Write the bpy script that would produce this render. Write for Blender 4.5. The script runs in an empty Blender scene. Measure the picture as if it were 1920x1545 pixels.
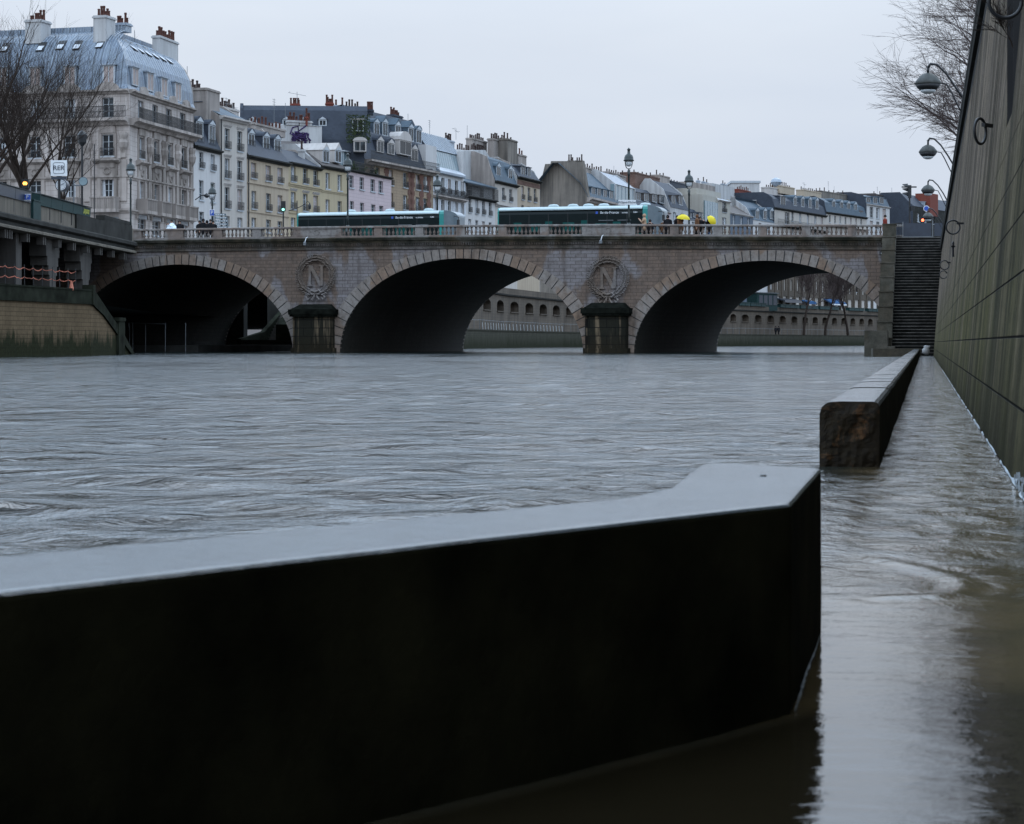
import bpy, bmesh, math, random
import numpy as np
from mathutils import Vector, Matrix
random.seed(7)
R = math.radians
C = bpy.context.scene.collection
F = 4290.0; CX = 960.0; HY = 642.0; CH = 0.70      # focal length in photo pixels, principal column, horizon row, eye height

# ------------------------------------------------------------------ camera
cam_d = bpy.data.cameras.new('camera'); cam = bpy.data.objects.new('camera', cam_d); C.objects.link(cam)
cam.location = (0, 0, CH); cam.rotation_euler = (R(90), 0, 0)
cam_d.sensor_width = 36; cam_d.lens = F/1920*36
cam_d.shift_y = -(772.5-HY)/1920
cam_d.clip_start = 0.1; cam_d.clip_end = 6000
cam_d.dof.use_dof = True; cam_d.dof.focus_distance = 120; cam_d.dof.aperture_fstop = 16
bpy.context.scene.camera = cam
# ------------------------------------------------------------------ sky (overcast) and weak sun
SUN_EL, SUN_AZ = R(42), R(200)
w = bpy.data.worlds.new('World'); bpy.context.scene.world = w; w.use_nodes = True
nt = w.node_tree; nt.nodes.clear()
def wn(t): return nt.nodes.new(t)
out = wn('ShaderNodeOutputWorld'); add = wn('ShaderNodeAddShader')
b1 = wn('ShaderNodeBackground'); b2 = wn('ShaderNodeBackground')
sky = wn('ShaderNodeTexSky'); sky.sky_type = 'NISHITA'; sky.sun_disc = False
sky.sun_elevation = SUN_EL; sky.sun_rotation = SUN_AZ; sky.dust_density = 6; sky.air_density = 1.5
b1.inputs[1].default_value = 0.012
tc = wn('ShaderNodeTexCoord'); sep = wn('ShaderNodeSeparateXYZ')
mr = wn('ShaderNodeMapRange'); mr.inputs['From Min'].default_value = 0.125; mr.inputs['From Max'].default_value = 0.42
mr.inputs['To Min'].default_value = 0.75; mr.inputs['To Max'].default_value = 2.15; mr.interpolation_type = 'SMOOTHSTEP'
mp = wn('ShaderNodeMapping'); mp.inputs['Scale'].default_value = (1.2, 1.2, 5)
nz = wn('ShaderNodeTexNoise'); nz.inputs['Scale'].default_value = 2.2; nz.inputs['Detail'].default_value = 5; nz.inputs['Roughness'].default_value = 0.5
cr = wn('ShaderNodeValToRGB'); cr.color_ramp.elements[0].position = 0.3; cr.color_ramp.elements[1].position = 0.72
cr.color_ramp.elements[0].color = (0.775, 0.870, 1.035, 1); cr.color_ramp.elements[1].color = (0.955, 1.03, 1.145, 1)
mul = wn('ShaderNodeVectorMath'); mul.operation = 'SCALE'
L = nt.links.new
L(tc.outputs['Generated'], sep.inputs[0]); L(sep.outputs['Z'], mr.inputs['Value'])
L(tc.outputs['Generated'], mp.inputs[0]); L(mp.outputs[0], nz.inputs['Vector']); L(nz.outputs['Fac'], cr.inputs[0])
tint = wn('ShaderNodeMix'); tint.data_type = 'RGBA'; tint.blend_type = 'MULTIPLY'; tint.inputs[7].default_value = (0.82, 0.96, 1.07, 1)
tr = wn('ShaderNodeMapRange'); tr.inputs['From Min'].default_value = 0.13; tr.inputs['From Max'].default_value = 0.45; L(sep.outputs['Z'], tr.inputs['Value']); L(tr.outputs[0], tint.inputs[0])
L(cr.outputs[0], tint.inputs[6]); L(tint.outputs[2], mul.inputs[0]); L(mr.outputs[0], mul.inputs['Scale']); L(mul.outputs[0], b2.inputs[0])
b2.inputs[1].default_value = 1.03
L(sky.outputs[0], b1.inputs[0]); L(b1.outputs[0], add.inputs[0]); L(b2.outputs[0], add.inputs[1]); L(add.outputs[0], out.inputs[0])
sd = bpy.data.lights.new('sun', 'SUN'); sd.energy = 0.5; sd.angle = R(25); sd.color = (1, 0.96, 0.9)
so = bpy.data.objects.new('sun', sd); C.objects.link(so)
so.rotation_euler = (R(90)-SUN_EL, 0, math.pi-SUN_AZ+math.pi)
vs = bpy.context.scene.view_settings
vs.view_transform = 'Standard'; vs.look = 'None'; vs.exposure = 0; vs.gamma = 1; vs.use_curve_mapping = False
bpy.context.scene.cycles.max_bounces = 6
bpy.context.scene.cycles.diffuse_bounces = 3

# ------------------------------------------------------------------ helpers
def at(px, py, Y): return Vector(((px-CX)/F*Y, Y, CH-(py-HY)/F*Y))
def zat(py, Y): return CH-(py-HY)/F*Y
class MB:
    def __init__(s): s.v = []; s.f = []
    def add(s, vs, fs):
        n = len(s.v); s.v += [tuple(p) for p in vs]; s.f += [tuple(n+i for i in q) for q in fs]; return s
    def quad(s, a, b, c, d): return s.add([a, b, c, d], [(0, 1, 2, 3)])
    def box(s, x0, x1, y0, y1, z0, z1):
        return s.add([(x0,y0,z0),(x1,y0,z0),(x1,y1,z0),(x0,y1,z0),(x0,y0,z1),(x1,y0,z1),(x1,y1,z1),(x0,y1,z1)],
                     [(3,2,1,0),(4,5,6,7),(0,1,5,4),(1,2,6,5),(2,3,7,6),(3,0,4,7)])
    def prism(s, pts, y0, y1):            # outline in (x,z), extruded along y
        n = len(pts)
        v = [(x, y0, z) for x, z in pts]+[(x, y1, z) for x, z in pts]
        f = [tuple(range(n)), tuple(range(2*n-1, n-1, -1))]+[(i, i+n, (i+1) % n+n, (i+1) % n) for i in range(n)]
        return s.add(v, f)
    def prismx(s, pts, x0, x1):           # outline in (y,z), extruded along x
        n = len(pts)
        v = [(x0, y, z) for y, z in pts]+[(x1, y, z) for y, z in pts]
        f = [tuple(range(n-1, -1, -1)), tuple(range(n, 2*n))]+[(i, (i+1) % n, (i+1) % n+n, i+n) for i in range(n)]
        return s.add(v, f)
    def prismz(s, pts, z0, z1):
        n = len(pts)
        v = [(x, y, z0) for x, y in pts]+[(x, y, z1) for x, y in pts]
        f = [tuple(range(n-1, -1, -1)), tuple(range(n, 2*n))]+[(i, (i+1) % n, (i+1) % n+n, i+n) for i in range(n)]
        return s.add(v, f)
    def tube(s, pts, rad, k=6, cap=True):
        pts = [Vector(p) for p in pts]; n = len(pts)
        if not hasattr(rad, '__len__'): rad = [rad]*n
        base = len(s.v)
        up = Vector((0, 0, 1)); prev = None
        for i, p in enumerate(pts):
            d = (pts[min(i+1, n-1)]-pts[max(i-1, 0)])
            if d.length < 1e-9: d = Vector((0, 0, 1))
            d.normalize()
            if prev is None:
                a = d.cross(up if abs(d.z) < 0.95 else Vector((1, 0, 0))).normalized()
            else:
                a = (prev-d*prev.dot(d))
                a = a.normalized() if a.length > 1e-6 else d.cross(Vector((1, 0.3, 0))).normalized()
            prev = a; b = d.cross(a)
            for j in range(k):
                t = 2*math.pi*j/k
                s.v.append(tuple(p+(a*math.cos(t)+b*math.sin(t))*rad[i]))
        for i in range(n-1):
            for j in range(k):
                s.f.append((base+i*k+j, base+i*k+(j+1) % k, base+(i+1)*k+(j+1) % k, base+(i+1)*k+j))
        if cap:
            s.f.append(tuple(base+j for j in range(k-1, -1, -1))); s.f.append(tuple(base+(n-1)*k+j for j in range(k)))
        return s
    def lathe(s, prof, cx=0, cy=0, k=12, sy=1.0):      # prof: (r,z)
        base = len(s.v)
        for r, z in prof:
            for j in range(k):
                t = 2*math.pi*j/k; s.v.append((cx+r*math.cos(t), cy+r*sy*math.sin(t), z))
        n = len(prof)
        for i in range(n-1):
            for j in range(k):
                s.f.append((base+i*k+j, base+i*k+(j+1) % k, base+(i+1)*k+(j+1) % k, base+(i+1)*k+j))
        s.f.append(tuple(base+j for j in range(k-1, -1, -1))); s.f.append(tuple(base+(n-1)*k+j for j in range(k)))
        return s
    def build(s, name, mat, parent=None, smooth=False, loc=None, rz=None):
        me = bpy.data.meshes.new(name); me.from_pydata(s.v, [], s.f); me.update()
        if smooth: me.polygons.foreach_set('use_smooth', [True]*len(me.polygons))
        for m in (mat if isinstance(mat, (list, tuple)) else [mat]): me.materials.append(m)
        o = bpy.data.objects.new(name, me); C.objects.link(o)
        if parent: o.parent = parent
        if loc is not None: o.location = loc
        if rz is not None: o.rotation_euler.z = rz
        return o
def tag(o, label=None, cat=None, group=None, kind=None):
    if label: o['label'] = label
    if cat: o['category'] = cat
    if group: o['group'] = group
    if kind: o['kind'] = kind
    return o
def empty(name, loc, rz=0, label=None, cat=None, group=None):
    o = bpy.data.objects.new(name, None); C.objects.link(o); o.location = loc; o.rotation_euler.z = rz
    o.empty_display_size = 0.3
    return tag(o, label, cat, group)
def copy_tree(o, parent=None):
    c = o.copy(); C.objects.link(c)
    if parent: c.parent = parent
    for ch in list(o.children): copy_tree(ch, c)
    return c
def text_mesh(txt, size, depth, mat, name, parent, loc, rot, align='CENTER'):
    cu = bpy.data.curves.new('t', 'FONT'); cu.body = txt; cu.size = size; cu.extrude = depth; cu.align_x = align; cu.align_y = 'CENTER'; cu.resolution_u = 3
    ob = bpy.data.objects.new('t', cu); C.objects.link(ob)
    bpy.context.view_layer.update()
    me = bpy.data.meshes.new_from_object(ob.evaluated_get(bpy.context.evaluated_depsgraph_get()))
    bpy.data.objects.remove(ob); bpy.data.curves.remove(cu)
    me.materials.clear(); me.materials.append(mat)
    o = bpy.data.objects.new(name, me); C.objects.link(o)
    if parent: o.parent = parent
    o.location = loc; o.rotation_euler = rot
    return o
# numpy perlin noise
_rs = np.random.RandomState(3); _P = _rs.permutation(256); _P = np.concatenate([_P, _P]); _G = _rs.uniform(0, 2*math.pi, 256)
def pnoise(x, y):
    xi = np.floor(x).astype(int); yi = np.floor(y).astype(int); xf = x-xi; yf = y-yi
    u = xf*xf*xf*(xf*(xf*6-15)+10); v = yf*yf*yf*(yf*(yf*6-15)+10)
    def g(ix, iy, dx, dy):
        a = _G[_P[(_P[ix & 255]+iy) & 255]]; return np.cos(a)*dx+np.sin(a)*dy
    n00 = g(xi, yi, xf, yf); n10 = g(xi+1, yi, xf-1, yf); n01 = g(xi, yi+1, xf, yf-1); n11 = g(xi+1, yi+1, xf-1, yf-1)
    return (n00*(1-u)+n10*u)*(1-v)+(n01*(1-u)+n11*u)*v
def roughen(o, amp, freq, keep=None):
    me = o.data; n = len(me.vertices); co = np.zeros(n*3); me.vertices.foreach_get('co', co); co = co.reshape(-1, 3)
    k = amp*(pnoise(co[:, 0]*freq+co[:, 2]*1.3*freq, co[:, 1]*freq+co[:, 2]*freq)+0.5*pnoise(co[:, 0]*2.3*freq+7, co[:, 1]*2.3*freq+co[:, 2]*2.7*freq))
    k2 = amp*pnoise(co[:, 1]*freq+31+co[:, 2]*freq*0.7, co[:, 0]*freq+9-co[:, 2]*freq)
    co[:, 0] += k; co[:, 1] += k2; co[:, 2] += k*0.7
    me.vertices.foreach_set('co', co.ravel()); me.update()

# ------------------------------------------------------------------ materials
class NM:
    """small node-material builder"""
    def __init__(s, name):
        s.m = bpy.data.materials.new(name); s.m.use_nodes = True; s.t = s.m.node_tree
        s.b = s.t.nodes['Principled BSDF']; s.o = s.t.nodes['Material Output']
        s.tc = s.n('ShaderNodeTexCoord')
    def n(s, t, **k):
        nd = s.t.nodes.new(t)
        for a, v in k.items(): setattr(nd, a, v)
        return nd
    def l(s, a, b): s.t.links.new(a, b)
    def coord(s, scale=(1, 1, 1), which='Object', xz=False, rot=0):
        mpn = s.n('ShaderNodeMapping'); mpn.inputs['Scale'].default_value = scale; mpn.inputs['Rotation'].default_value = (0, 0, rot)
        src = s.tc.outputs[which]
        if xz:
            a = s.n('ShaderNodeSeparateXYZ'); c = s.n('ShaderNodeCombineXYZ'); s.l(src, a.inputs[0])
            ad = s.n('ShaderNodeMath', operation='ADD'); s.l(a.outputs[0], ad.inputs[0]); s.l(a.outputs[1], ad.inputs[1])
            s.l(ad.outputs[0], c.inputs[0]); s.l(a.outputs[2], c.inputs[1]); src = c.outputs[0]
        s.l(src, mpn.inputs[0]); return mpn.outputs[0]
    def noise(s, vec, scale, detail=4, rough=0.55, dist=0):
        nd = s.n('ShaderNodeTexNoise'); nd.inputs['Scale'].default_value = scale; nd.inputs['Detail'].default_value = detail
        nd.inputs['Roughness'].default_value = rough; nd.inputs['Distortion'].default_value = dist
        s.l(vec, nd.inputs['Vector']); return nd.outputs['Fac']
    def ramp(s, f, lo, hi):
        nd = s.n('ShaderNodeMapRange'); nd.inputs['From Min'].default_value = lo; nd.inputs['From Max'].default_value = hi
        nd.inputs['To Min'].default_value = 0; nd.inputs['To Max'].default_value = 1; s.l(f, nd.inputs['Value']); return nd.outputs[0]
    def mix(s, f, a, b):
        nd = s.n('ShaderNodeMix', data_type='RGBA'); nd.blend_type = 'MIX'
        for sk, v in ((nd.inputs[0], f), (nd.inputs[6], a), (nd.inputs[7], b)):
            if isinstance(v, (int, float)): sk.default_value = v
            elif isinstance(v, tuple): sk.default_value = v if len(v) == 4 else (*v, 1)
            else: s.l(v, sk)
        return nd.outputs[2]
    def math(s, op, a, b=0.0):
        nd = s.n('ShaderNodeMath', operation=op)
        for sk, v in ((nd.inputs[0], a), (nd.inputs[1], b)):
            if isinstance(v, (int, float)): sk.default_value = v
            else: s.l(v, sk)
        return nd.outputs[0]
    def bump(s, h, dist=0.02, strength=0.5):
        nd = s.n('ShaderNodeBump'); nd.inputs['Distance'].default_value = dist; nd.inputs['Strength'].default_value = strength
        s.l(h, nd.inputs['Height']); s.l(nd.outputs[0], s.b.inputs['Normal']); return nd
    def col(s, c):
        if isinstance(c, tuple): s.b.inputs['Base Color'].default_value = (*c, 1)
        else: s.l(c, s.b.inputs['Base Color'])
    def set(s, rough=0.8, spec=0.3, metal=0.0):
        s.b.inputs['Roughness'].default_value = rough; s.b.inputs['Specular IOR Level'].default_value = spec; s.b.inputs['Metallic'].default_value = metal
        return s.m
    def brick(s, vec, bw, bh, mortar=0.012, off=0.5):
        nd = s.n('ShaderNodeTexBrick'); nd.inputs['Scale'].default_value = 1; nd.inputs['Brick Width'].default_value = bw
        nd.inputs['Row Height'].default_value = bh; nd.inputs['Mortar Size'].default_value = mortar; nd.inputs['Mortar Smooth'].default_value = 0.3
        nd.inputs['Color1'].default_value = (0, 0, 0, 1); nd.inputs['Color2'].default_value = (1, 1, 1, 1); nd.inputs['Mortar'].default_value = (0.5, 0.5, 0.5, 1); nd.offset = off
        nd.inputs['Bias'].default_value = 0
        s.l(vec, nd.inputs['Vector']); return nd
def sc(c, k): return tuple(x*k for x in c)
def plain(name, c, rough=0.6, spec=0.4, metal=0, var=0.12, scale=3, emit=None):
    m = NM(name); nf = m.noise(m.coord(), scale, 4)
    m.col(m.mix(m.ramp(nf, 0.3, 0.7), sc(c, 1-var), sc(c, 1+var)))
    if emit:
        m.b.inputs['Emission Color'].default_value = (*emit[0], 1); m.b.inputs['Emission Strength'].default_value = emit[1]
    return m.set(rough, spec, metal)
def stucco(name, c, dirt=None, amount=0.45, joints=None, streak=0.5):
    """plaster or dressed stone facade with rain streaks and blotches; joints=(bw,bh) for ashlar"""
    m = NM(name); dirt = dirt or sc(c, 0.5)
    big = m.ramp(m.noise(m.coord((0.16, 0.16, 0.16)), 1.0, 5, 0.6), 0.38, 0.68)
    st = m.ramp(m.noise(m.coord((1.6, 1.6, 0.10)), 1.0, 5, 0.6), 0.45, 0.75)
    fine = m.noise(m.coord(), 9, 5, 0.7)
    c1 = m.mix(m.math('MULTIPLY', big, amount*0.6), c, dirt)
    c2 = m.mix(m.math('MULTIPLY', st, min(1.0, amount*streak*1.7)), c1, sc(dirt, 0.8))
    c3 = m.mix(m.math('MULTIPLY', m.ramp(fine, 0.35, 0.7), 0.18), c2, sc(c, 0.6))
    if joints:
        br = m.brick(m.coord(xz=True), joints[0], joints[1], 0.018)
        c4 = m.mix(m.math('MULTIPLY', m.ramp(br.outputs['Color'], 0, 1), 0.14), c3, sc(c, 0.72))
        c3 = m.mix(m.math('MULTIPLY', br.outputs['Fac'], 0.55), c4, sc(dirt, 0.5))
    m.col(c3); m.bump(fine, 0.03, 0.4)
    return m.set(0.9, 0.2)
M = {}
M['cream'] = stucco('cream_plaster', (0.44, 0.405, 0.37), (0.26, 0.23, 0.205))
M['white'] = stucco('white_plaster', (0.50, 0.49, 0.485), (0.33, 0.31, 0.30))
M['beige'] = stucco('beige_plaster', (0.40, 0.33, 0.25), (0.24, 0.19, 0.145), 0.6)
M['yellow'] = stucco('yellow_plaster', (0.40, 0.335, 0.225), (0.26, 0.21, 0.15), 0.5)
M['pink'] = stucco('pink_plaster', (0.49, 0.40, 0.41), (0.38, 0.31, 0.32), 0.3, (3.0, 0.42))
M['tan'] = stucco('tan_stone', (0.31, 0.235, 0.165), (0.17, 0.125, 0.09), 0.6, (0.9, 0.36))
M['ashlar'] = stucco('dressed_stone', (0.50, 0.45, 0.42), (0.20, 0.165, 0.15), 0.8, (1.1, 0.45), 0.7)
M['trim'] = stucco('carved_stone', (0.42, 0.37, 0.34), (0.11, 0.093, 0.08), 1.2)
M['ltrim'] = stucco('light_moulding', (0.46, 0.43, 0.41), (0.25, 0.22, 0.2), 0.6)
M['party'] = stucco('grey_party_wall', (0.33, 0.29, 0.265), (0.13, 0.115, 0.105), 1.1)
M['party2'] = stucco('dark_party_wall', (0.20, 0.175, 0.15), (0.07, 0.065, 0.06), 1.4)
M['party3'] = stucco('pale_party_wall', (0.44, 0.44, 0.44), (0.27, 0.26, 0.26), 0.9)
M['modern'] = stucco('modern_facade', (0.36, 0.34, 0.30), (0.22, 0.2, 0.17), 0.4)
M['bluegrey'] = stucco('blue_grey_facade', (0.11, 0.135, 0.17), (0.07, 0.08, 0.10), 0.5)
def mk_brickwall(name, c, c2):
    m = NM(name); br = m.brick(m.coord(xz=True), 0.5, 0.16, 0.02)
    n2 = m.ramp(m.noise(m.coord((0.5, 0.5, 0.5)), 1.2, 5), 0.35, 0.7)
    a = m.mix(br.outputs['Color'], c, c2); a = m.mix(m.math('MULTIPLY', n2, 0.6), a, sc(c, 0.5)); a = m.mix(m.math('MULTIPLY', br.outputs['Fac'], 0.5), a, (0.16, 0.13, 0.11))
    m.col(a); return m.set(0.9, 0.2)
M['brick'] = mk_brickwall('old_brick', (0.115, 0.060, 0.045), (0.17, 0.10, 0.08))
M['redbrick'] = mk_brickwall('red_brick', (0.12, 0.055, 0.042), (0.16, 0.075, 0.055))
def mk_slate(name, c, seam=None, horiz=0.25, rough=0.62):
    m = NM(name)
    br = m.brick(m.coord(xz=True), 0.35, horiz, 0.01)
    n1 = m.ramp(m.noise(m.coord((0.35, 0.35, 0.35)), 1.5, 5), 0.3, 0.7)
    a = m.mix(m.math('MULTIPLY', br.outputs['Color'], 0.5), sc(c, 0.8), sc(c, 1.2))
    a = m.mix(m.math('MULTIPLY', n1, 0.5), a, sc(c, 0.55)); m.col(a)
    return m.set(rough, 0.08)
M['slate'] = mk_slate('slate', (0.055, 0.064, 0.082))
M['slate2'] = mk_slate('weathered_slate', (0.095, 0.085, 0.083))
M['bslate'] = mk_slate('blue_slate', (0.085, 0.115, 0.145))
def mk_zinc(name, c, along='x', period=0.75, rough=0.38):
    m = NM(name)
    a = m.n('ShaderNodeSeparateXYZ'); m.l(m.tc.outputs['Object'], a.inputs[0])
    src = a.outputs[0] if along == 'x' else a.outputs[1]
    fr = m.math('FRACT', m.math('DIVIDE', src, period)); line = m.math('LESS_THAN', fr, 0.09)
    pan = m.math('FLOOR', m.math('DIVIDE', src, period))
    cmb = m.n('ShaderNodeCombineXYZ'); m.l(pan, cmb.inputs[0]); m.l(m.math('FLOOR', m.math('DIVIDE', a.outputs[2], 2.0)), cmb.inputs[1])
    wn_ = m.n('ShaderNodeTexWhiteNoise', noise_dimensions='2D'); m.l(cmb.outputs[0], wn_.inputs[0])
    n1 = m.ramp(m.noise(m.coord((0.9, 0.9, 0.3)), 1.2, 6, 0.65), 0.3, 0.72)
    b = m.mix(wn_.outputs[0], sc(c, 0.8), sc(c, 1.18)); b = m.mix(m.math('MULTIPLY', n1, 0.65), b, (c[0]*0.55, c[1]*0.62, c[2]*0.8))
    b = m.mix(line, b, sc(c, 0.35)); m.col(b)
    m.bump(line, 0.05, 0.8)
    return m.set(rough, 0.5, 0.15)
M['zincx'] = mk_zinc('zinc_sheets', (0.145, 0.178, 0.215))
M['zincp'] = plain('zinc_flashing', (0.25, 0.29, 0.34), 0.45, 0.5, 0.2, 0.25)
M['frame'] = plain('white_joinery', (0.36, 0.385, 0.41), 0.6, 0.3)
M['iron'] = plain('black_iron', (0.012, 0.013, 0.015), 0.5, 0.4)
M['green_iron'] = plain('dark_green_iron', (0.010, 0.018, 0.018), 0.42, 0.5)
M['pot'] = plain('terracotta_pot', (0.085, 0.036, 0.028), 0.8, 0.2, 0, 0.4, 1.5)
M['darkpot'] = plain('sooty_pot', (0.05, 0.033, 0.03), 0.8, 0.2, 0, 0.4, 1.5)
M['shutter'] = plain('beige_blind', (0.33, 0.27, 0.25), 0.8, 0.2)
M['wshutter'] = plain('pale_shutter', (0.48, 0.50, 0.53), 0.7, 0.2)
def mk_glass():
    m = NM('window_glass')
    oi = m.n('ShaderNodeObjectInfo')
    n1 = m.ramp(m.noise(m.coord((1.5, 1.5, 0.5)), 1.5, 3), 0.4, 0.6)
    rnd = m.ramp(oi.outputs['Random'], 0.45, 1.0)
    m.col(m.mix(m.math('MULTIPLY', n1, rnd), (0.010, 0.014, 0.018), (0.06, 0.075, 0.085)))
    return m.set(0.2, 0.25)
M['glass'] = mk_glass()
M['tglass'] = plain('studio_glass', (0.17, 0.235, 0.26), 0.15, 0.6)
M['ivy'] = plain('ivy_leaves', (0.035, 0.05, 0.02), 0.7, 0.2, 0, 0.6, 6)
# bridge stone -------------------------------------------------
def mk_bridge(name, base, light, mossy=0.0, joints=(0.75, 0.235), islands=False):
    m = NM(name); vec = m.coord(xz=True)
    patch = m.ramp(m.noise(m.coord((0.42, 0.42, 0.24)), 1.0, 4, 0.5, 0.35), 0.49, 0.53)
    mid = m.ramp(m.noise(m.coord((1, 1, 1)), 1.9, 7, 0.7), 0.32, 0.68)
    fine = m.noise(m.coord(), 3.2, 8, 0.8)
    st = m.ramp(m.noise(m.coord((1.8, 1.8, 0.22)), 1.0, 5, 0.6), 0.52, 0.8)
    c = m.mix(mid, sc(base, 0.8), (base[0]*1.12, base[1]*1.02, base[2]*0.92))
    c = m.mix(m.math('MULTIPLY', patch, 0.85), c, m.mix(mid, light, sc(light, 0.8)))
    if joints:
        br = m.brick(vec, joints[0], joints[1], 0.022)
        c = m.mix(m.math('MULTIPLY', br.outputs['Color'], 0.36), c, sc(base, 0.58))
        c = m.mix(m.math('MULTIPLY', br.outputs['Fac'], 0.6), c, sc(base, 0.25))
    if islands:
        g = m.n('ShaderNodeNewGeometry')
        c = m.mix(m.math('MULTIPLY', g.outputs['Random Per Island'], 0.75), c, m.mix(g.outputs['Random Per Island'], base, light))
    c = m.mix(m.math('MULTIPLY', st, 0.7), c, sc(base, 0.28))
    c = m.mix(m.math('MULTIPLY', m.ramp(fine, 0.48, 0.66), 0.6), c, sc(base, 0.35)); c = m.mix(m.math('MULTIPLY', m.ramp(fine, 0.42, 0.3), 0.35), c, sc(light, 1.25))
    if mossy:
        ms = m.ramp(m.noise(m.coord((0.7, 0.7, 1.2)), 1.6, 6, 0.65), 0.36, 0.66)
        c = m.mix(m.math('MULTIPLY', ms, mossy), c, (0.012, 0.016, 0.011))
    m.col(c); m.bump(fine, 0.05, 0.6)
    return m.set(0.88, 0.25)
M['bstone'] = mk_bridge('bridge_masonry', (0.158, 0.122, 0.102), (0.235, 0.222, 0.232))
M['vous'] = mk_bridge('arch_stones', (0.200, 0.148, 0.115), (0.235, 0.215, 0.20), 0, None, True)
M['cornice'] = mk_bridge('mossy_cornice', (0.10, 0.085, 0.06), (0.15, 0.14, 0.12), 0.9, None)
M['frieze'] = mk_bridge('frieze_stone', (0.12, 0.095, 0.078), (0.17, 0.155, 0.15), 0.75, (0.5, 0.4))
M['rail'] = mk_bridge('balustrade_stone', (0.185, 0.155, 0.142), (0.25, 0.235, 0.225), 0.12, None)
M['relief'] = mk_bridge('carved_relief', (0.165, 0.138, 0.122), (0.225, 0.205, 0.20), 0.15, None)
def mk_pier():
    m = NM('stained_pier'); vec = m.coord(xz=True); br = m.brick(vec, 1.15, 0.56, 0.03)
    st = m.ramp(m.noise(m.coord((1.5, 1.5, 0.13)), 1.0, 4, 0.6), 0.37, 0.46)
    mid = m.ramp(m.noise(m.coord(), 1.4, 5), 0.3, 0.7); fine = m.noise(m.coord(), 8, 6, 0.7)
    sepz = m.n('ShaderNodeSeparateXYZ'); m.l(m.tc.outputs['Object'], sepz.inputs[0]); low = m.ramp(sepz.outputs[2], 1.4, 0.2)
    c = m.mix(mid, (0.17, 0.128, 0.082), (0.10, 0.078, 0.055)); c = m.mix(m.math('MULTIPLY', st, 0.93), c, (0.010, 0.012, 0.010))
    c = m.mix(m.math('MULTIPLY', br.outputs['Fac'], 0.95), c, (0.008, 0.008, 0.008))
    c = m.mix(m.math('MULTIPLY', m.math('MULTIPLY', low, m.ramp(fine, 0.3, 0.6)), 0.9), c, (0.02, 0.016, 0.01)); m.col(c); m.bump(fine, 0.05, 0.6)
    return m.set(0.95, 0.04)
M['pier'] = mk_pier()
M['moss'] = plain('black_moss', (0.0075, 0.0085, 0.0068), 0.95, 0.03, 0, 0.7, 2)
M['soffit'] = mk_bridge('dark_vault', (0.024, 0.021, 0.017), (0.032, 0.029, 0.025), 0.5, (0.8, 0.3))  # arch undersides, much darker than the rest of the bridge stone
M['road'] = plain('asphalt', (0.05, 0.05, 0.053), 0.6)
M['paving'] = plain('paving', (0.16, 0.155, 0.15), 0.7)
def mk_quay(name, base, moss, z0, z1, joints=(0.7, 0.22)):
    """quay masonry whose algae belt ends raggedly between z0 and z1"""
    m = NM(name); br = m.brick(m.coord(xz=True), joints[0], joints[1], 0.02)
    sp = m.n('ShaderNodeSeparateXYZ'); m.l(m.tc.outputs['Object'], sp.inputs[0])
    nn = m.noise(m.coord((1.6, 1.6, 0.45)), 1.2, 6, 0.65); fine = m.noise(m.coord(), 6, 6, 0.7)
    hz = m.math('SUBTRACT', sp.outputs[2], m.math('MULTIPLY', m.math('SUBTRACT', nn, 0.5), 2.6))
    al = m.ramp(hz, z1, z0)
    st = m.ramp(m.noise(m.coord((1.3, 1.3, 0.12)), 1, 5, 0.6), 0.4, 0.75)
    c = m.mix(m.ramp(m.noise(m.coord(), 0.8, 5), 0.3, 0.7), base, sc(base, 0.68))
    c = m.mix(m.math('MULTIPLY', st, 0.5), c, sc(base, 0.45)); c = m.mix(m.math('MULTIPLY', br.outputs['Color'], 0.3), c, sc(base, 0.55))
    c = m.mix(m.math('MULTIPLY', br.outputs['Fac'], 0.7), c, sc(base, 0.3)); c = m.mix(m.math('MULTIPLY', al, 0.93), c, m.mix(m.ramp(fine, 0.35, 0.65), moss, sc(moss, 0.4)))
    m.col(c); m.bump(fine, 0.05, 0.5); return m.set(0.95, 0.05)
M['lquay'] = mk_quay('low_quay_masonry', (0.15, 0.108, 0.066), (0.016, 0.022, 0.010), 0.7, 1.3)
M['fquay'] = mk_quay('far_quay_masonry', (0.075, 0.074, 0.058), (0.026, 0.03, 0.017), 0.3, 1.9)
M['fwall'] = stucco('far_embankment_stone', (0.125, 0.100, 0.078), (0.05, 0.042, 0.034), 1.3, (0.9, 0.4))
M['mossy'] = plain('mossy_coping', (0.015, 0.017, 0.012), 0.95, 0.03, 0, 0.6, 1.2)
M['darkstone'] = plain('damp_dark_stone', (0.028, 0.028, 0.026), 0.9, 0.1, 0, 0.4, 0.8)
M['cstone'] = stucco('concrete_parapet', (0.155, 0.135, 0.11), (0.06, 0.055, 0.045), 1.1)
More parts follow.
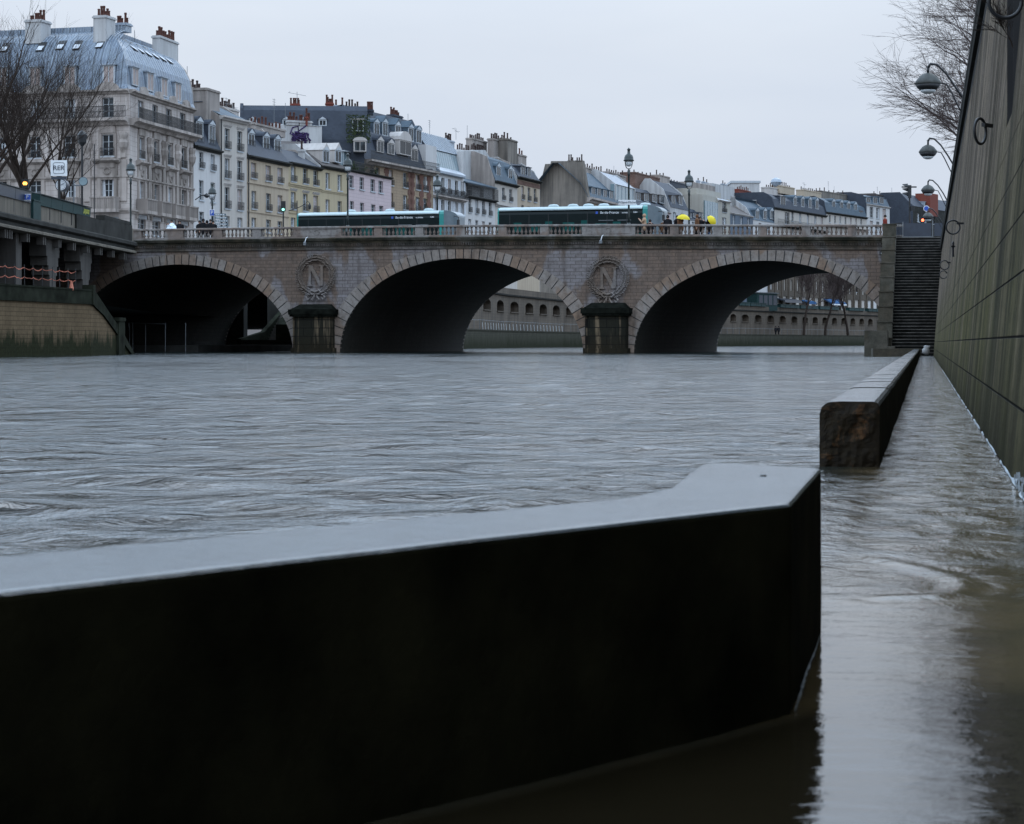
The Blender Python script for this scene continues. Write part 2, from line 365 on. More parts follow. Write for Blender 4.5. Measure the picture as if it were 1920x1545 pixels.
def mk_rightwall():
    m = NM('battered_quay_wall')
    sp = m.n('ShaderNodeSeparateXYZ'); m.l(m.tc.outputs['Object'], sp.inputs[0]); z = sp.outputs[2]; x = sp.outputs[0]
    row = m.math('DIVIDE', z, 0.365); fr = m.math('ABSOLUTE', m.math('SUBTRACT', m.math('FRACT', row), 0.5))
    wob = m.noise(m.coord((0.5, 1, 3)), 3, 4)
    jh = m.ramp(m.math('ADD', fr, m.math('MULTIPLY', m.math('SUBTRACT', wob, 0.5), 0.02)), 0.475, 0.492)
    jh = m.math('MULTIPLY', jh, m.ramp(z, 2.6, 1.7))
    cmb = m.n('ShaderNodeCombineXYZ'); m.l(x, cmb.inputs[0]); m.l(z, cmb.inputs[1])
    br = m.n('ShaderNodeTexBrick'); br.inputs['Scale'].default_value = 1; br.inputs['Brick Width'].default_value = 2.3; br.inputs['Row Height'].default_value = 0.365
    br.inputs['Mortar Size'].default_value = 0.004; br.inputs['Color1'].default_value = (0, 0, 0, 1); br.inputs['Color2'].default_value = (1, 1, 1, 1); m.l(cmb.outputs[0], br.inputs['Vector'])
    st1 = m.ramp(m.noise(m.coord((0.9, 1, 0.09)), 1.0, 7, 0.7, 0.5), 0.40, 0.62)
    st2 = m.ramp(m.noise(m.coord((2.2, 1, 0.30)), 1.0, 8, 0.75, 0.8), 0.42, 0.66)
    st3 = m.ramp(m.noise(m.coord((0.32, 1, 0.05)), 1.0, 5, 0.6, 0.2), 0.5, 0.62)
    fine = m.noise(m.coord((3, 3, 2.2)), 3.5, 9, 0.8); big = m.ramp(m.noise(m.coord((0.35, 1, 0.35)), 1.2, 5), 0.35, 0.65)
    c = m.mix(st1, (0.33, 0.265, 0.205), (0.058, 0.048, 0.038))
    c = m.mix(m.math('MULTIPLY', st2, 0.72), c, (0.040, 0.035, 0.028))
    c = m.mix(m.math('MULTIPLY', st3, 0.5), c, (0.040, 0.042, 0.045))
    grn = m.math('MULTIPLY', m.ramp(z, 3.0, 1.0), m.math('ADD', 0.55, m.math('MULTIPLY', big, 0.45)))
    c = m.mix(m.math('MULTIPLY', grn, 0.95), c, m.mix(st1, (0.115, 0.107, 0.042), (0.038, 0.041, 0.018)))
    low = m.ramp(z, 0.75, 0.0); c = m.mix(m.math('MULTIPLY', low, 0.6), c, (0.016, 0.016, 0.009))
    c = m.mix(m.math('MULTIPLY', br.outputs['Color'], 0.18), c, (0.03, 0.027, 0.018))
    c = m.mix(m.math('MULTIPLY', m.ramp(fine, 0.47, 0.62), 0.6), c, (0.022, 0.021, 0.014))
    # pale lime runs
    lr = m.math('MULTIPLY', m.ramp(m.noise(m.coord((4.0, 1, 0.06)), 1.0, 3, 0.5), 0.66, 0.72), m.ramp(fine, 0.3, 0.6)); c = m.mix(m.math('MULTIPLY', lr, 0.5), c, (0.22, 0.21, 0.18))
    c = m.mix(jh, c, (0.004, 0.004, 0.003))
    m.col(c)
    h = m.math('SUBTRACT', fine, m.math('MULTIPLY', jh, 3.0)); m.bump(h, 0.05, 0.9)
    return m.set(0.95, 0.04)
M['rwall'] = mk_rightwall()
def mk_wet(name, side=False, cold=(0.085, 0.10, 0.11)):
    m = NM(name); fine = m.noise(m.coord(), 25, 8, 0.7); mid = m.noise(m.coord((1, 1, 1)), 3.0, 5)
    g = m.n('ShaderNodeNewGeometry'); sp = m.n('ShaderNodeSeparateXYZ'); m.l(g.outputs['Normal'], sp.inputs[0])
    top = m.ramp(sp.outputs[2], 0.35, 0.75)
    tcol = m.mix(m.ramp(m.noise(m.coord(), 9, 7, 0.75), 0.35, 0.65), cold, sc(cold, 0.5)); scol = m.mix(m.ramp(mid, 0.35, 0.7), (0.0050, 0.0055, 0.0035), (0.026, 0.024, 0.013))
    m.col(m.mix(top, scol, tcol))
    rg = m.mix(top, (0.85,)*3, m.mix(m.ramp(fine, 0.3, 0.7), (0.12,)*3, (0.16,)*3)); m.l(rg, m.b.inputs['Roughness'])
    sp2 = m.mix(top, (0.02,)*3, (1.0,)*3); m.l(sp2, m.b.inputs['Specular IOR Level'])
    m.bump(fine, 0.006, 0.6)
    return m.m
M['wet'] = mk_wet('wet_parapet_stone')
def mk_rust():
    m = NM('broken_stone_end'); n1 = m.noise(m.coord(), 7, 7, 0.65, 0.5); n2 = m.noise(m.coord((1, 1, 1)), 24, 6, 0.7)
    c = m.mix(m.ramp(n1, 0.55, 0.68), (0.020, 0.014, 0.007), (0.15, 0.072, 0.030)); c = m.mix(m.ramp(n2, 0.4, 0.7), c, (0.010, 0.008, 0.006))
    m.col(c); m.bump(n1, 0.03, 0.8); return m.set(0.8, 0.2)
M['rust'] = mk_rust()
M['step'] = plain('wet_steps', (0.010, 0.010, 0.0095), 0.8, 0.1, 0, 0.5, 2)
M['nosing_and_sheen'] = plain('pale_nosing', (0.085, 0.08, 0.072), 0.7, 0.2, 0, 0.6, 2)
M['cheek'] = mk_bridge('stair_cheek_stone', (0.085, 0.076, 0.060), (0.115, 0.105, 0.085), 0.5, None)
M['foam'] = plain('foam', (0.30, 0.34, 0.37), 0.6)
M['box_green'] = plain('bookstall_green', (0.010, 0.032, 0.032), 0.6, 0.2, 0, 0.25)
M['boxlid'] = plain('zinc_lid', (0.09, 0.10, 0.105), 0.5)
M['bark'] = plain('bark', (0.030, 0.022, 0.018), 0.9, 0.1, 0, 0.4, 4)
M['twig'] = plain('twigs', (0.060, 0.045, 0.042), 0.9, 0.1, 0, 0.3, 4)
M['teal'] = plain('bus_teal', (0.012, 0.19, 0.175), 0.35, 0.5, 0, 0.08)
M['buswhite'] = plain('bus_roof_white', (0.32, 0.39, 0.40), 0.4, 0.5, 0, 0.08)
M['busglass'] = plain('bus_dark_glass', (0.004, 0.009, 0.010), 0.3, 0.12)
M['seat'] = plain('bus_seats_teal', (0.006, 0.055, 0.05), 0.6, 0.1)
M['busgrey'] = plain('bus_grey', (0.10, 0.13, 0.15), 0.3, 0.5)
M['signwhite'] = plain('sign_white', (0.62, 0.64, 0.66), 0.5)
M['signblue'] = plain('sign_blue', (0.02, 0.07, 0.35), 0.5)
M['signdark'] = plain('sign_lettering', (0.03, 0.04, 0.06), 0.6)
M['globe'] = plain('lamp_glass', (0.5, 0.53, 0.55), 0.2, 0.5)
M['yellow_u'] = plain('yellow_umbrella', (0.55, 0.44, 0.01), 0.6, 0.3, 0, 0.05)
M['black_c'] = plain('black_cloth', (0.012, 0.012, 0.014), 0.9, 0.1)
M['white_c'] = plain('white_poncho', (0.6, 0.68, 0.74), 0.5, 0.3)
M['tan_c'] = plain('tan_coat', (0.33, 0.22, 0.15), 0.9, 0.1)
M['brown_c'] = plain('brown_coat', (0.11, 0.055, 0.03), 0.9, 0.1)
M['red_c'] = plain('red_coat', (0.14, 0.025, 0.018), 0.9, 0.1)
M['blue_c'] = plain('blue_jeans', (0.03, 0.045, 0.09), 0.9, 0.1)
M['skin'] = plain('skin', (0.36, 0.21, 0.15), 0.6, 0.3)
M['hair'] = plain('dark_hair', (0.015, 0.011, 0.009), 0.7, 0.3)
M['orange_l'] = plain('amber_lamp', (0.9, 0.4, 0.05), 0.5, 0.3, 0, 0.05, 3, ((1.0, 0.42, 0.06), 6.0))
M['red_l'] = plain('red_lamp', (0.9, 0.1, 0.05), 0.5, 0.3, 0, 0.05, 3, ((1.0, 0.13, 0.05), 5.0))
M['green_l'] = plain('green_lamp', (0.2, 0.8, 0.6), 0.5, 0.3, 0, 0.05, 3, ((0.3, 1.0, 0.75), 2.0))
M['redtape'] = plain('red_white_tape', (0.5, 0.18, 0.12), 0.7, 0.2, 0, 0.6, 1.5)
M['graf'] = plain('purple_spray_paint', (0.045, 0.03, 0.085), 0.8, 0.1, 0, 0.5, 2)
M['grafy'] = plain('yellow_spray_paint', (0.35, 0.36, 0.10), 0.8, 0.1)
M['awning'] = plain('blue_awning', (0.03, 0.09, 0.20), 0.8, 0.1)
M['redwall'] = plain('red_rendered_chimney', (0.15, 0.042, 0.030), 0.8, 0.2)
M['panel'] = plain('dark_blue_panel', (0.022, 0.03, 0.046), 0.35, 0.5, 0, 0.15)
M['pillar'] = stucco('dark_pillar', (0.075, 0.068, 0.062), (0.03, 0.028, 0.025), 1.0)  # darker than the parapet stone, for brackets and pillars
M['lampdome'] = plain('weathered_lamp_shade', (0.06, 0.063, 0.06), 0.6, 0.2, 0, 0.3, 6)
M['galv'] = plain('galvanised_steel', (0.13, 0.14, 0.15), 0.5, 0.4, 0.3)
# ------------------------------------------------------------------ river
QT = math.tan(R(10.23)); QC = math.cos(R(10.23)); QROT = R(90-10.23)
def lat(a, Y): return (a+QT*Y, Y)                   # point at lateral offset a from the quay's vanishing line
def mk_river():
    ys = [1.2]
    while ys[-1] < 45: ys.append(ys[-1]*1.0052)
    while ys[-1] < 760: ys.append(ys[-1]*1.0105)
    ys = np.array(ys); ts = np.linspace(-0.34, 0.36, 430)
    Yg, Tg = np.meshgrid(ys, ts, indexing='ij'); X = Yg*Tg*1.0+np.sign(Tg)*np.maximum(0, np.abs(Tg)-0.30)*8; Y = Yg
    x = X; y = Y
    wx = x+0.5*pnoise(x*0.35+5, y*0.2)+0.12*pnoise(x*1.3, y*0.9+9); wy = y+0.6*pnoise(x*0.3+15, y*0.25+4)
    def ridg(a, b): return 1-2*np.abs(pnoise(a, b))
    fade = lambda wl: np.clip(wl/(0.012*Y+1e-3)*0.6, 0, 1)
    a = X-QT*Y; inq = 1/(1+np.exp(-(a+0.27)*30))*(Y > 5.4)      # on the flooded walkway
    inq = np.maximum(inq, 1/(1+np.exp(-(a+0.27)*30))*(Y <= 5.4))
    def oct_(lx, ly, amp, ox, sharp=0.0):
        n_ = pnoise(wx/lx+ox, wy/ly+ox*1.7)
        if sharp: n_ = n_*(1-sharp)+sharp*(0.32-np.abs(pnoise(wx/lx+ox+9, wy/ly+ox)))
        return amp*n_*fade(ly*0.8)
    patch = np.clip(0.55+1.5*pnoise(x*0.07+3, y*0.035+2), 0.12, 1.5); patch2 = np.clip(0.6+1.3*pnoise(x*0.19+13, y*0.06+7), 0.2, 1.4)
    far_ = np.clip(Y/10, 0.2, 1)
    riv = (0.030*pnoise(x*0.12, y*0.10)+oct_(2.2, 2.8, 0.036, 1.3)+patch*(oct_(.85, 1.15, .050, 4.1, .5)+oct_(.40, .55, .033, 8.2, .5))
           +patch2*(oct_(.19, .26, .0135, 12.7, .5)+oct_(.095, .13, .0060, 17.1)))*far_
    wlk = (oct_(.9, .85, .0075, 2.2)+oct_(.42, .34, .0062, 6.6, .5)+patch2*(oct_(.20, .16, .0034, 3.9, .4)+oct_(.10, .08, .0017, 5.9)))*np.clip(Y/9, 0.30, 1.8)
    h = riv*(1-inq)+wlk*inq
    def curl(pix, hh, wd):
        P = [at(px, py, CH*F/(py-HY)) for px, py in pix]
        nonlocal h
        best = np.full(X.shape, 1e9)
        for p, q in zip(P[:-1], P[1:]):
            dx, dy = q.x-p.x, q.y-p.y; l2 = dx*dx+dy*dy
            t = np.clip(((X-p.x)*dx+(Y-p.y)*dy)/l2, 0, 1)
            best = np.minimum(best, np.hypot(X-p.x-t*dx, Y-p.y-t*dy))
        h = h+hh*np.exp(-(best/wd)**2)-hh*0.5*np.exp(-((best-2.2*wd)/wd)**2)
    curl([(1640, 1046), (1690, 1056), (1750, 1070), (1798, 1086), (1808, 1100), (1790, 1113), (1740, 1119), (1660, 1122)], 0.0042, 0.035)
    curl([(1745, 925), (1790, 952), (1825, 968), (1862, 978)], 0.005, 0.05)
    curl([(1755, 975), (1790, 990), (1801, 1002), (1775, 1012)], 0.0036, 0.04)
    curl([(1655, 882), (1672, 893), (1668, 906), (1640, 912)], 0.002, 0.06)
    V = np.stack([X, Y, h], -1).reshape(-1, 3); ny, nx = X.shape
    idx = np.arange(ny*nx).reshape(ny, nx)
    q = np.stack([idx[:-1, :-1], idx[:-1, 1:], idx[1:, 1:], idx[1:, :-1]], -1).reshape(-1, 4)
    ex = np.array([[-900, -60, -0.14], [900, -60, -0.14], [900, 1200, -0.14], [-900, 1200, -0.14]])
    n0 = len(V); V = np.vstack([V, ex]); q = np.vstack([q, [[n0, n0+1, n0+2, n0+3]]])
    me = bpy.data.meshes.new('river'); me.vertices.add(len(V)); me.vertices.foreach_set('co', V.ravel())
    me.loops.add(q.size); me.polygons.add(len(q)); me.loops.foreach_set('vertex_index', q.ravel())
    me.polygons.foreach_set('loop_start', np.arange(0, q.size, 4)); me.polygons.foreach_set('loop_total', np.full(len(q), 4))
    me.update(); me.validate(); me.polygons.foreach_set('use_smooth', np.ones(len(me.polygons), bool))
    o = bpy.data.objects.new('river', me); C.objects.link(o); o['kind'] = 'structure'
    m = NM('river_water')
    sp = m.n('ShaderNodeSeparateXYZ'); m.l(m.tc.outputs['Object'], sp.inputs[0])
    aa = m.math('SUBTRACT', sp.outputs[0], m.math('MULTIPLY', sp.outputs[1], QT))
    walk = m.ramp(aa, -0.62, -0.20)
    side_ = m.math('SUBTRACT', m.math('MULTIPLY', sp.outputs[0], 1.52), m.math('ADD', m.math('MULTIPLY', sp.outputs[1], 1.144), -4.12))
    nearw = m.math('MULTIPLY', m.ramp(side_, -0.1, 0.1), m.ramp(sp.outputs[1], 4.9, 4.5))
    walk = m.math('MULTIPLY', m.math('MAXIMUM', walk, nearw), m.math('SUBTRACT', 1.0, m.ramp(sp.outputs[1], 60, 118)))
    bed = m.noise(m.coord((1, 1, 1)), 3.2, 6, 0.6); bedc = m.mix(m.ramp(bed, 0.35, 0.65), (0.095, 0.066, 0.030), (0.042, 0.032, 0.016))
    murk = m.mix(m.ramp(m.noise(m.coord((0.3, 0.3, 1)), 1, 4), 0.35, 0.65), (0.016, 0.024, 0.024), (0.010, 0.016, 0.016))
    m.col(m.mix(walk, murk, m.mix(nearw, bedc, (0.014, 0.011, 0.006))))  # nearw tint paints the shade before the near block into the bed colour
    n1 = m.noise(m.coord((1.0, 1.5, 1)), 9, 5, 0.6, 0.4); n2 = m.noise(m.coord((1.0, 0.7, 1)), 1.9, 6, 0.60, 0.7)
    pm = m.math('ADD', 0.35, m.math('MULTIPLY', m.ramp(m.noise(m.coord((0.16, 0.07, 1)), 1.0, 4), 0.38, 0.62), 0.85))
    h_r = m.math('ADD', m.math('MULTIPLY', n1, 0.0015), m.math('MULTIPLY', m.math('MULTIPLY', m.math('SUBTRACT', n2, 0.5), 0.17), pm)); h_w = m.math('ADD', m.math('MULTIPLY', n1, 0.0018), m.math('MULTIPLY', m.math('SUBTRACT', m.noise(m.coord((1.2, 0.9, 1)), 3.6, 6, 0.65, 0.5), 0.5), m.math('MULTIPLY', m.ramp(sp.outputs[1], 5.5, 11.0), 0.042)))
    bps = []
    for h_ in (h_r, h_w):
        nd = m.n('ShaderNodeBump'); nd.inputs['Distance'].default_value = 1.0; nd.inputs['Strength'].default_value = 1.0; m.l(h_, nd.inputs['Height']); bps.append(nd)
    mx = m.n('ShaderNodeMix', data_type='VECTOR'); m.l(walk, mx.inputs[0]); m.l(bps[0].outputs[0], mx.inputs[4]); m.l(bps[1].outputs[0], mx.inputs[5])
    nn_ = m.n('ShaderNodeVectorMath', operation='NORMALIZE'); m.l(mx.outputs[1], nn_.inputs[0]); m.l(nn_.outputs[0], m.b.inputs['Normal'])
    m.b.inputs['IOR'].default_value = 1.36
    m.set(0.035, 0.5)
    rg = m.mix(walk, (0.10,)*3, (0.035,)*3); m.l(rg, m.b.inputs['Roughness'])
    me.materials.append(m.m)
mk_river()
# ------------------------------------------------------------------ bridge
BR = R(16.3); BC, BS = math.cos(BR), math.sin(BR); BO = (6.39, 151.3)
def bpos(s, t, z=0): return Vector((BO[0]+BC*s+BS*t, BO[1]-BS*s+BC*t, z))
def bs(px, t=0):
    k = (px-CX)/F; return (k*(BO[1]+BC*t)-BO[0]-BS*t)/(BC+BS*k)
def by(px, t=0): s = bs(px, t); return BO[1]-BS*s+BC*t
_zs = [(-60, 8.66), (-34, 8.66), (-20.65, 8.65), (-10.3, 8.61), (0, 8.52), (10.3, 8.34), (20, 8.19), (40, 8.1)]
def zr(s): return float(np.interp(s, [a for a, b in _zs], [b for a, b in _zs]))
SL, SR = -46.0, 19.6
ARCH = [(-30.97, 8.6, 6.15), (-10.325, 8.6, 6.36), (10.325, 8.6, 6.0)]
bridge = empty('stone_arch_bridge', (BO[0], BO[1], 0), -BR, 'three-arched stone river bridge with carved letter medallions, crossing the whole picture', 'bridge')
WID = 28.0
def archz(s):
    for c, a, b in ARCH:
        if abs(s-c) < a: return b*math.sqrt(max(0, 1-((s-c)/a)**2))
    return -1.0
def build_bridge():
    ss = []
    for i in range(int((SR-SL)/0.4)+1): ss.append(SL+i*0.4)
    ss.append(SR)
    for c, a, b in ARCH:
        for i in range(65): ss.append(c-a*math.cos(math.pi*i/64))
    ss = sorted(set(round(x, 4) for x in ss if SL <= x <= SR))
    m = MB()
    for y in (0.0, WID):
        m = MB()
        for p, q in zip(ss[:-1], ss[1:]):
            mid = (p+q)/2; za, zb = (archz(p), archz(q))
            if archz(mid) < 0: za = zb = -1.0
            else: za = max(za, 0) if za >= 0 else 0; zb = max(zb, 0) if zb >= 0 else 0
            m.quad((p, y, za), (q, y, zb), (q, y, zr(q)-1.55), (p, y, zr(p)-1.55))
        m.build('spandrel_wall', M['bstone'], bridge)
    # vault per arch
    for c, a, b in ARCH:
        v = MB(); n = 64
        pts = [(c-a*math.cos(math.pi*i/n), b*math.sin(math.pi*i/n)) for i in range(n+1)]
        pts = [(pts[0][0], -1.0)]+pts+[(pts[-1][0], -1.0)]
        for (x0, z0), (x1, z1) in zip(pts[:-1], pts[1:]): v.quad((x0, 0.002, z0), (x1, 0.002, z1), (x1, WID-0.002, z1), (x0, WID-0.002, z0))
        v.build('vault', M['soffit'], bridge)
        r = MB(); rb = MB()
        # stones follow equal arc steps
        ts = [math.pi*i/400 for i in range(401)]; arc = [0]
        for t0, t1 in zip(ts[:-1], ts[1:]):
            arc.append(arc[-1]+math.hypot(a*(math.cos(t1)-math.cos(t0)), b*(math.sin(t1)-math.sin(t0))))
        N = 43; th = [float(np.interp(arc[-1]*i/N, arc, ts)) for i in range(N+1)]
        def P(t, k):
            x = -a*math.cos(t); z = b*math.sin(t); nx, nz = b*math.cos(t)*-1, a*math.sin(t); l = math.hypot(nx, nz) or 1
            return (c+x+nx/l*k, z+nz/l*k)
        for i in range(N):
            g = 0.0042; t0, t1 = th[i]+g, th[i+1]-g
            tm = (t0+t1)/2; dpt = 0.70+0.32*(1-math.sin(tm))**0.8
            tmid = (t0+t1)/2
            poly = [P(t0, 0), P(tmid, 0), P(t1, 0), P(t1, dpt), P(t0, dpt)]
            if abs(a*math.cos(tm)) > a-0.35: pass
            poly = [(x, max(z, -0.3)) for x, z in poly]
            for yy in ((-0.055-0.012*random.random(), 0.25),):
                r.prism(poly[::-1], yy[0], yy[1])
            rb.prism(poly[::-1], WID-0.25, WID+0.06)
        jt = MB()
        for i in range(N):
            q4 = [P(th[i], .02), P(th[i+1], .02), P(th[i+1], .66), P(th[i], .66)]
            jt.quad(*[(x, -.02, max(z, -.3)) for x, z in q4])
        jt.build('mortar', M['iron'], r.build('voussoir_ring', M['vous'], bridge)); rb.build('voussoir_ring', M['vous'], bridge)
    # frieze, cornice (profiled), deck
    def strip(name, mat, prof, s0=SL, s1=SR, both=True):
        mm = MB(); xs = np.linspace(s0, s1, 90)
        for sgn, off in (((1, 0),) + (((-1, WID),) if both else ())):
            base = len(mm.v); k = len(prof)
            for x in xs:
                for y, dz in prof: mm.v.append((x, off+sgn*y, zr(x)+dz))
            for i in range(len(xs)-1):
                for j in range(k-1): mm.f.append((base+i*k+j, base+(i+1)*k+j, base+(i+1)*k+j+1, base+i*k+j+1))
            for e in (0, (len(xs)-1)*k): mm.f.append(tuple(base+e+j for j in range(k)))
        return mm.build(name, mat, bridge)
    strip('frieze', M['frieze'], [(0.3, -1.60), (-0.10, -1.60), (-0.10, -1.54), (-0.045, -1.52), (-0.045, -1.2), (-0.16, -1.19), (-0.16, -1.12), (0.3, -1.12)])
    strip('cornice', M['cornice'], [(0.3, -1.18), (-0.14, -1.18), (-0.20, -1.13), (-0.22, -1.04), (-0.34, -1.0), (-0.40, -0.90), (-0.44, -0.86), (-0.44, -0.815), (-0.36, -0.80), (0.3, -0.80)])
    strip('cornice', M['rail'], [(0.32, -0.795), (-0.40, -0.795), (-0.40, -0.745), (-0.05, -0.735), (0.32, -0.735)])
    d = MB(); xs = np.arange(SL+0.3, SR, 0.17)
    for x in xs: d.box(x-0.045, x+0.045, -0.15, 0.0, zr(x)-1.335, zr(x)-1.19)
    d.build('dentils', M['frieze'], bridge)
    dk = MB(); xs = np.linspace(SL, SR, 60)
    prof = [(0.25, -1.0), (3.6, -1.0), (3.6, -1.14), (WID-3.6, -1.14), (WID-3.6, -1.0), (WID-0.25, -1.0), (WID-0.25, -1.5), (0.25, -1.5)]
    k = len(prof)
    for x in xs:
        for y, dz in prof: dk.v.append((x, y, zr(x)+dz))
    for i in range(len(xs)-1):
        for j in range(k): dk.f.append((i*k+j, (i+1)*k+j, (i+1)*k+(j+1) % k, i*k+(j+1) % k))
    dk.build('deck', M['road'], bridge)
    # balustrade
    secs = [(267, 312), (345, 402), (418, 475), (491, 550), (642+0, 703), (718, 780), (795, 857), (873, 935), (951, 1014), (1030, 1092), (1192, 1257), (1273, 1338), (1355, 1422), (1438, 1504), (1520, 1590), (1605, 1672)]
    secs = [(bs(a), bs(b)) for a, b in secs]
    rl = strip('handrail', M['rail'], [(-0.24, -0.13), (-0.24, -0.03), (-0.20, 0.0), (0.18, 0.0), (0.22, -0.03), (0.22, -0.13), (-0.24, -0.13)])
    strip('plinth', M['rail'], [(-0.20, -0.735), (-0.20, -0.66), (0.18, -0.66), (0.18, -0.735), (-0.20, -0.735)])
    pd = [(SL, secs[0][0])]+[(secs[i][1], secs[i+1][0]) for i in range(len(secs)-1)]
    for i, (a, b) in enumerate(pd):
        q = MB(); z0 = zr((a+b)/2)
        q.box(a, b, -0.19, 0.17, z0-0.70, z0-0.12)
        if b-a > 2:
            # raised frame of the long panels above the piers
            fa, fb = a+0.3, b-0.3
            if a < SL+1: fa = -999
            if fa > -900:
                for (x0, x1, za, zb) in ((fa, fb, z0-0.20, z0-0.17), (fa, fb, z0-0.64, z0-0.61), (fa, fa+0.03, z0-0.61, z0-0.20), (fb-0.03, fb, z0-0.61, z0-0.20)): q.box(x0, x1, -0.225, -0.19, za, zb)
                cc = (fa+fb)/2
                for j in range(20):
                    t0, t1 = 2*math.pi*j/20, 2*math.pi*(j+1)/20
                    q.prism([(cc+r_*math.cos(t_), z0-0.405+r_*math.sin(t_)) for r_, t_ in ((0.155, t0), (0.19, t0), (0.19, t1), (0.155, t1))][::-1], -0.23, -0.19)
        q.build('pedestal', M['rail'], bridge)
    prof = [(0.075, 0), (0.075, 0.035), (0.045, 0.05), (0.052, 0.075), (0.098, 0.15), (0.085, 0.22), (0.045, 0.33), (0.038, 0.40), (0.055, 0.43), (0.04, 0.45), (0.075, 0.48), (0.075, 0.53)]
    proto = MB().lathe(prof, 0, 0, 10).build('baluster', M['rail'], bridge, smooth=True)
    first = True; rest = MB(); cnt = 0
    places = []
    for a, b in secs:
        n = max(2, int(round((b-a)/0.285)))
        for i in range(n): places.append(a+(i+0.5)*(b-a)/n)
    places.sort(reverse=True)
    for i, x in enumerate(places):
        z = zr(x)-0.66
        if i == 0: proto.location = (x, 0, z)
        elif i < 100:
            c = proto.copy(); C.objects.link(c); c.location = (x, 0, z); c.parent = bridge
        else: rest.lathe([(r_, zz+z) for r_, zz in prof], x, 0, 10)
    for i in range(150): rest.lathe([(0.08, zr(0)-0.7), (0.09, zr(0)-0.4), (0.05, zr(0)-0.1)], SL+3+i*0.4, WID-0.05, 5)
    tag(rest.build('balusters', M['rail'], bridge), kind='stuff')
    fr = MB(); xs = np.linspace(SL, SR, 40)
    for x0, x1 in zip(xs[:-1], xs[1:]): fr.add([(x0, WID-0.2, zr(x0)-0.13), (x1, WID-0.2, zr(x1)-0.13), (x1, WID+0.1, zr(x1)-0.13), (x0, WID+0.1, zr(x0)-0.13), (x0, WID-0.2, zr(x0)), (x1, WID-0.2, zr(x1)), (x1, WID+0.1, zr(x1)), (x0, WID+0.1, zr(x0))], [(3, 2, 1, 0), (4, 5, 6, 7), (0, 1, 5, 4), (2, 3, 7, 6)])
    fr.build('handrail', M['rail'], bridge)
    # piers
    for sc_ in (-20.65, 0.0):
        hw = 1.36; p = MB()
        out = [(-hw, 0.05), (-hw, -0.95), (-hw+0.38, -1.35), (hw-0.38, -1.35), (hw, -0.95), (hw, 0.05)]
        p.prismz([(sc_+x, y) for x, y in out], -1.0, 2.46)
        p.prismz([(sc_+x*1.1, y*1.05-0.02) for x, y in out], -1.0, 0.32)
        MB().prismz([(sc_+x, WID-y) for x, y in out][::-1], -1.0, 2.46).build('pier', M['pier'], bridge)
        pr = p.build('pier', M['pier'], bridge)
        cpm = MB(); o2 = [(x*1.20, (y-0.05)*1.14) for x, y in out]; o3 = [(x*1.14, (y-0.05)*1.09) for x, y in out]
        cpm.prismz([(sc_+x, y) for x, y in o3], 2.46, 2.60); cpm.prismz([(sc_+x, y) for x, y in o2], 2.60, 2.96)
        # weathered sloping top
        top = [(x*1.1, (y-0.05)*1.02) for x, y in out]; n = len(top)
        b0 = len(cpm.v)
        for x, y in top: cpm.v.append((sc_+x, y, 2.96))
        for x, y in top: cpm.v.append((sc_+x*0.75, y*0.18, 3.32))
        for i in range(n-1): cpm.f.append((b0+i, b0+i+1, b0+n+i+1, b0+n+i))
        cpm.f.append(tuple(b0+n+i for i in range(n)))
        cpm.build('cap', M['moss'], pr)
        # medallion
        md = MB(); z0 = 4.98 if sc_ > -1 else 5.30
        Ro, Ri = 1.42, 1.02
        k = 48
        for j in range(k):
            t0, t1 = 2*math.pi*j/k, 2*math.pi*(j+1)/k
            for (ra, rb, ya, yb) in ((Ri, Ri+0.12, -0.06, -0.12), (Ri+0.12, Ri+0.27, -0.12, -0.13), (Ri+0.27, Ro, -0.13, -0.02)):
                md.add([(sc_+ra*math.cos(t0), ya, z0+ra*math.sin(t0)), (sc_+ra*math.cos(t1), ya, z0+ra*math.sin(t1)), (sc_+rb*math.cos(t1), yb, z0+rb*math.sin(t1)), (sc_+rb*math.cos(t0), yb, z0+rb*math.sin(t0))], [(0, 1, 2, 3)])
            md.add([(sc_+Ri*math.cos(t0), 0, z0+Ri*math.sin(t0)), (sc_+Ri*math.cos(t1), 0, z0+Ri*math.sin(t1)), (sc_+Ri*math.cos(t1), -0.06, z0+Ri*math.sin(t1)), (sc_+Ri*math.cos(t0), -0.06, z0+Ri*math.sin(t0))], [(0, 1, 2, 3)])
        rng = random.Random(int(sc_)+50)
        for side in (-1, 1):
            for j in range(26):
                u = j/25; t = -math.pi/2+side*(0.25+u*(math.pi-0.3))
                for w_ in (-1, 0, 1):
                    r0 = (Ri+Ro)/2+w_*0.10; cx_, cz_ = sc_+r0*math.cos(t), z0+r0*math.sin(t)
                    ta = t+side*math.pi/2+w_*-0.65*side*1.0+rng.uniform(-.25, .25); Lf = 0.22+rng.uniform(0, .1); wf = 0.055
                    dx, dz = math.cos(ta), math.sin(ta); px_, pz_ = -dz, dx; y0 = -0.12; y1 = -0.23-rng.uniform(0, .05)
                    md.add([(cx_, y0, cz_), (cx_+dx*Lf*.5+px_*wf, y1+0.06, cz_+dz*Lf*.5+pz_*wf), (cx_+dx*Lf, y1+0.02, cz_+dz*Lf), (cx_+dx*Lf*.5-px_*wf, y1+0.06, cz_+dz*Lf*.5-pz_*wf), (cx_+dx*Lf*.5, y1-0.02, cz_+dz*Lf*.5)], [(0, 1, 4), (1, 2, 4), (2, 3, 4), (3, 0, 4)])
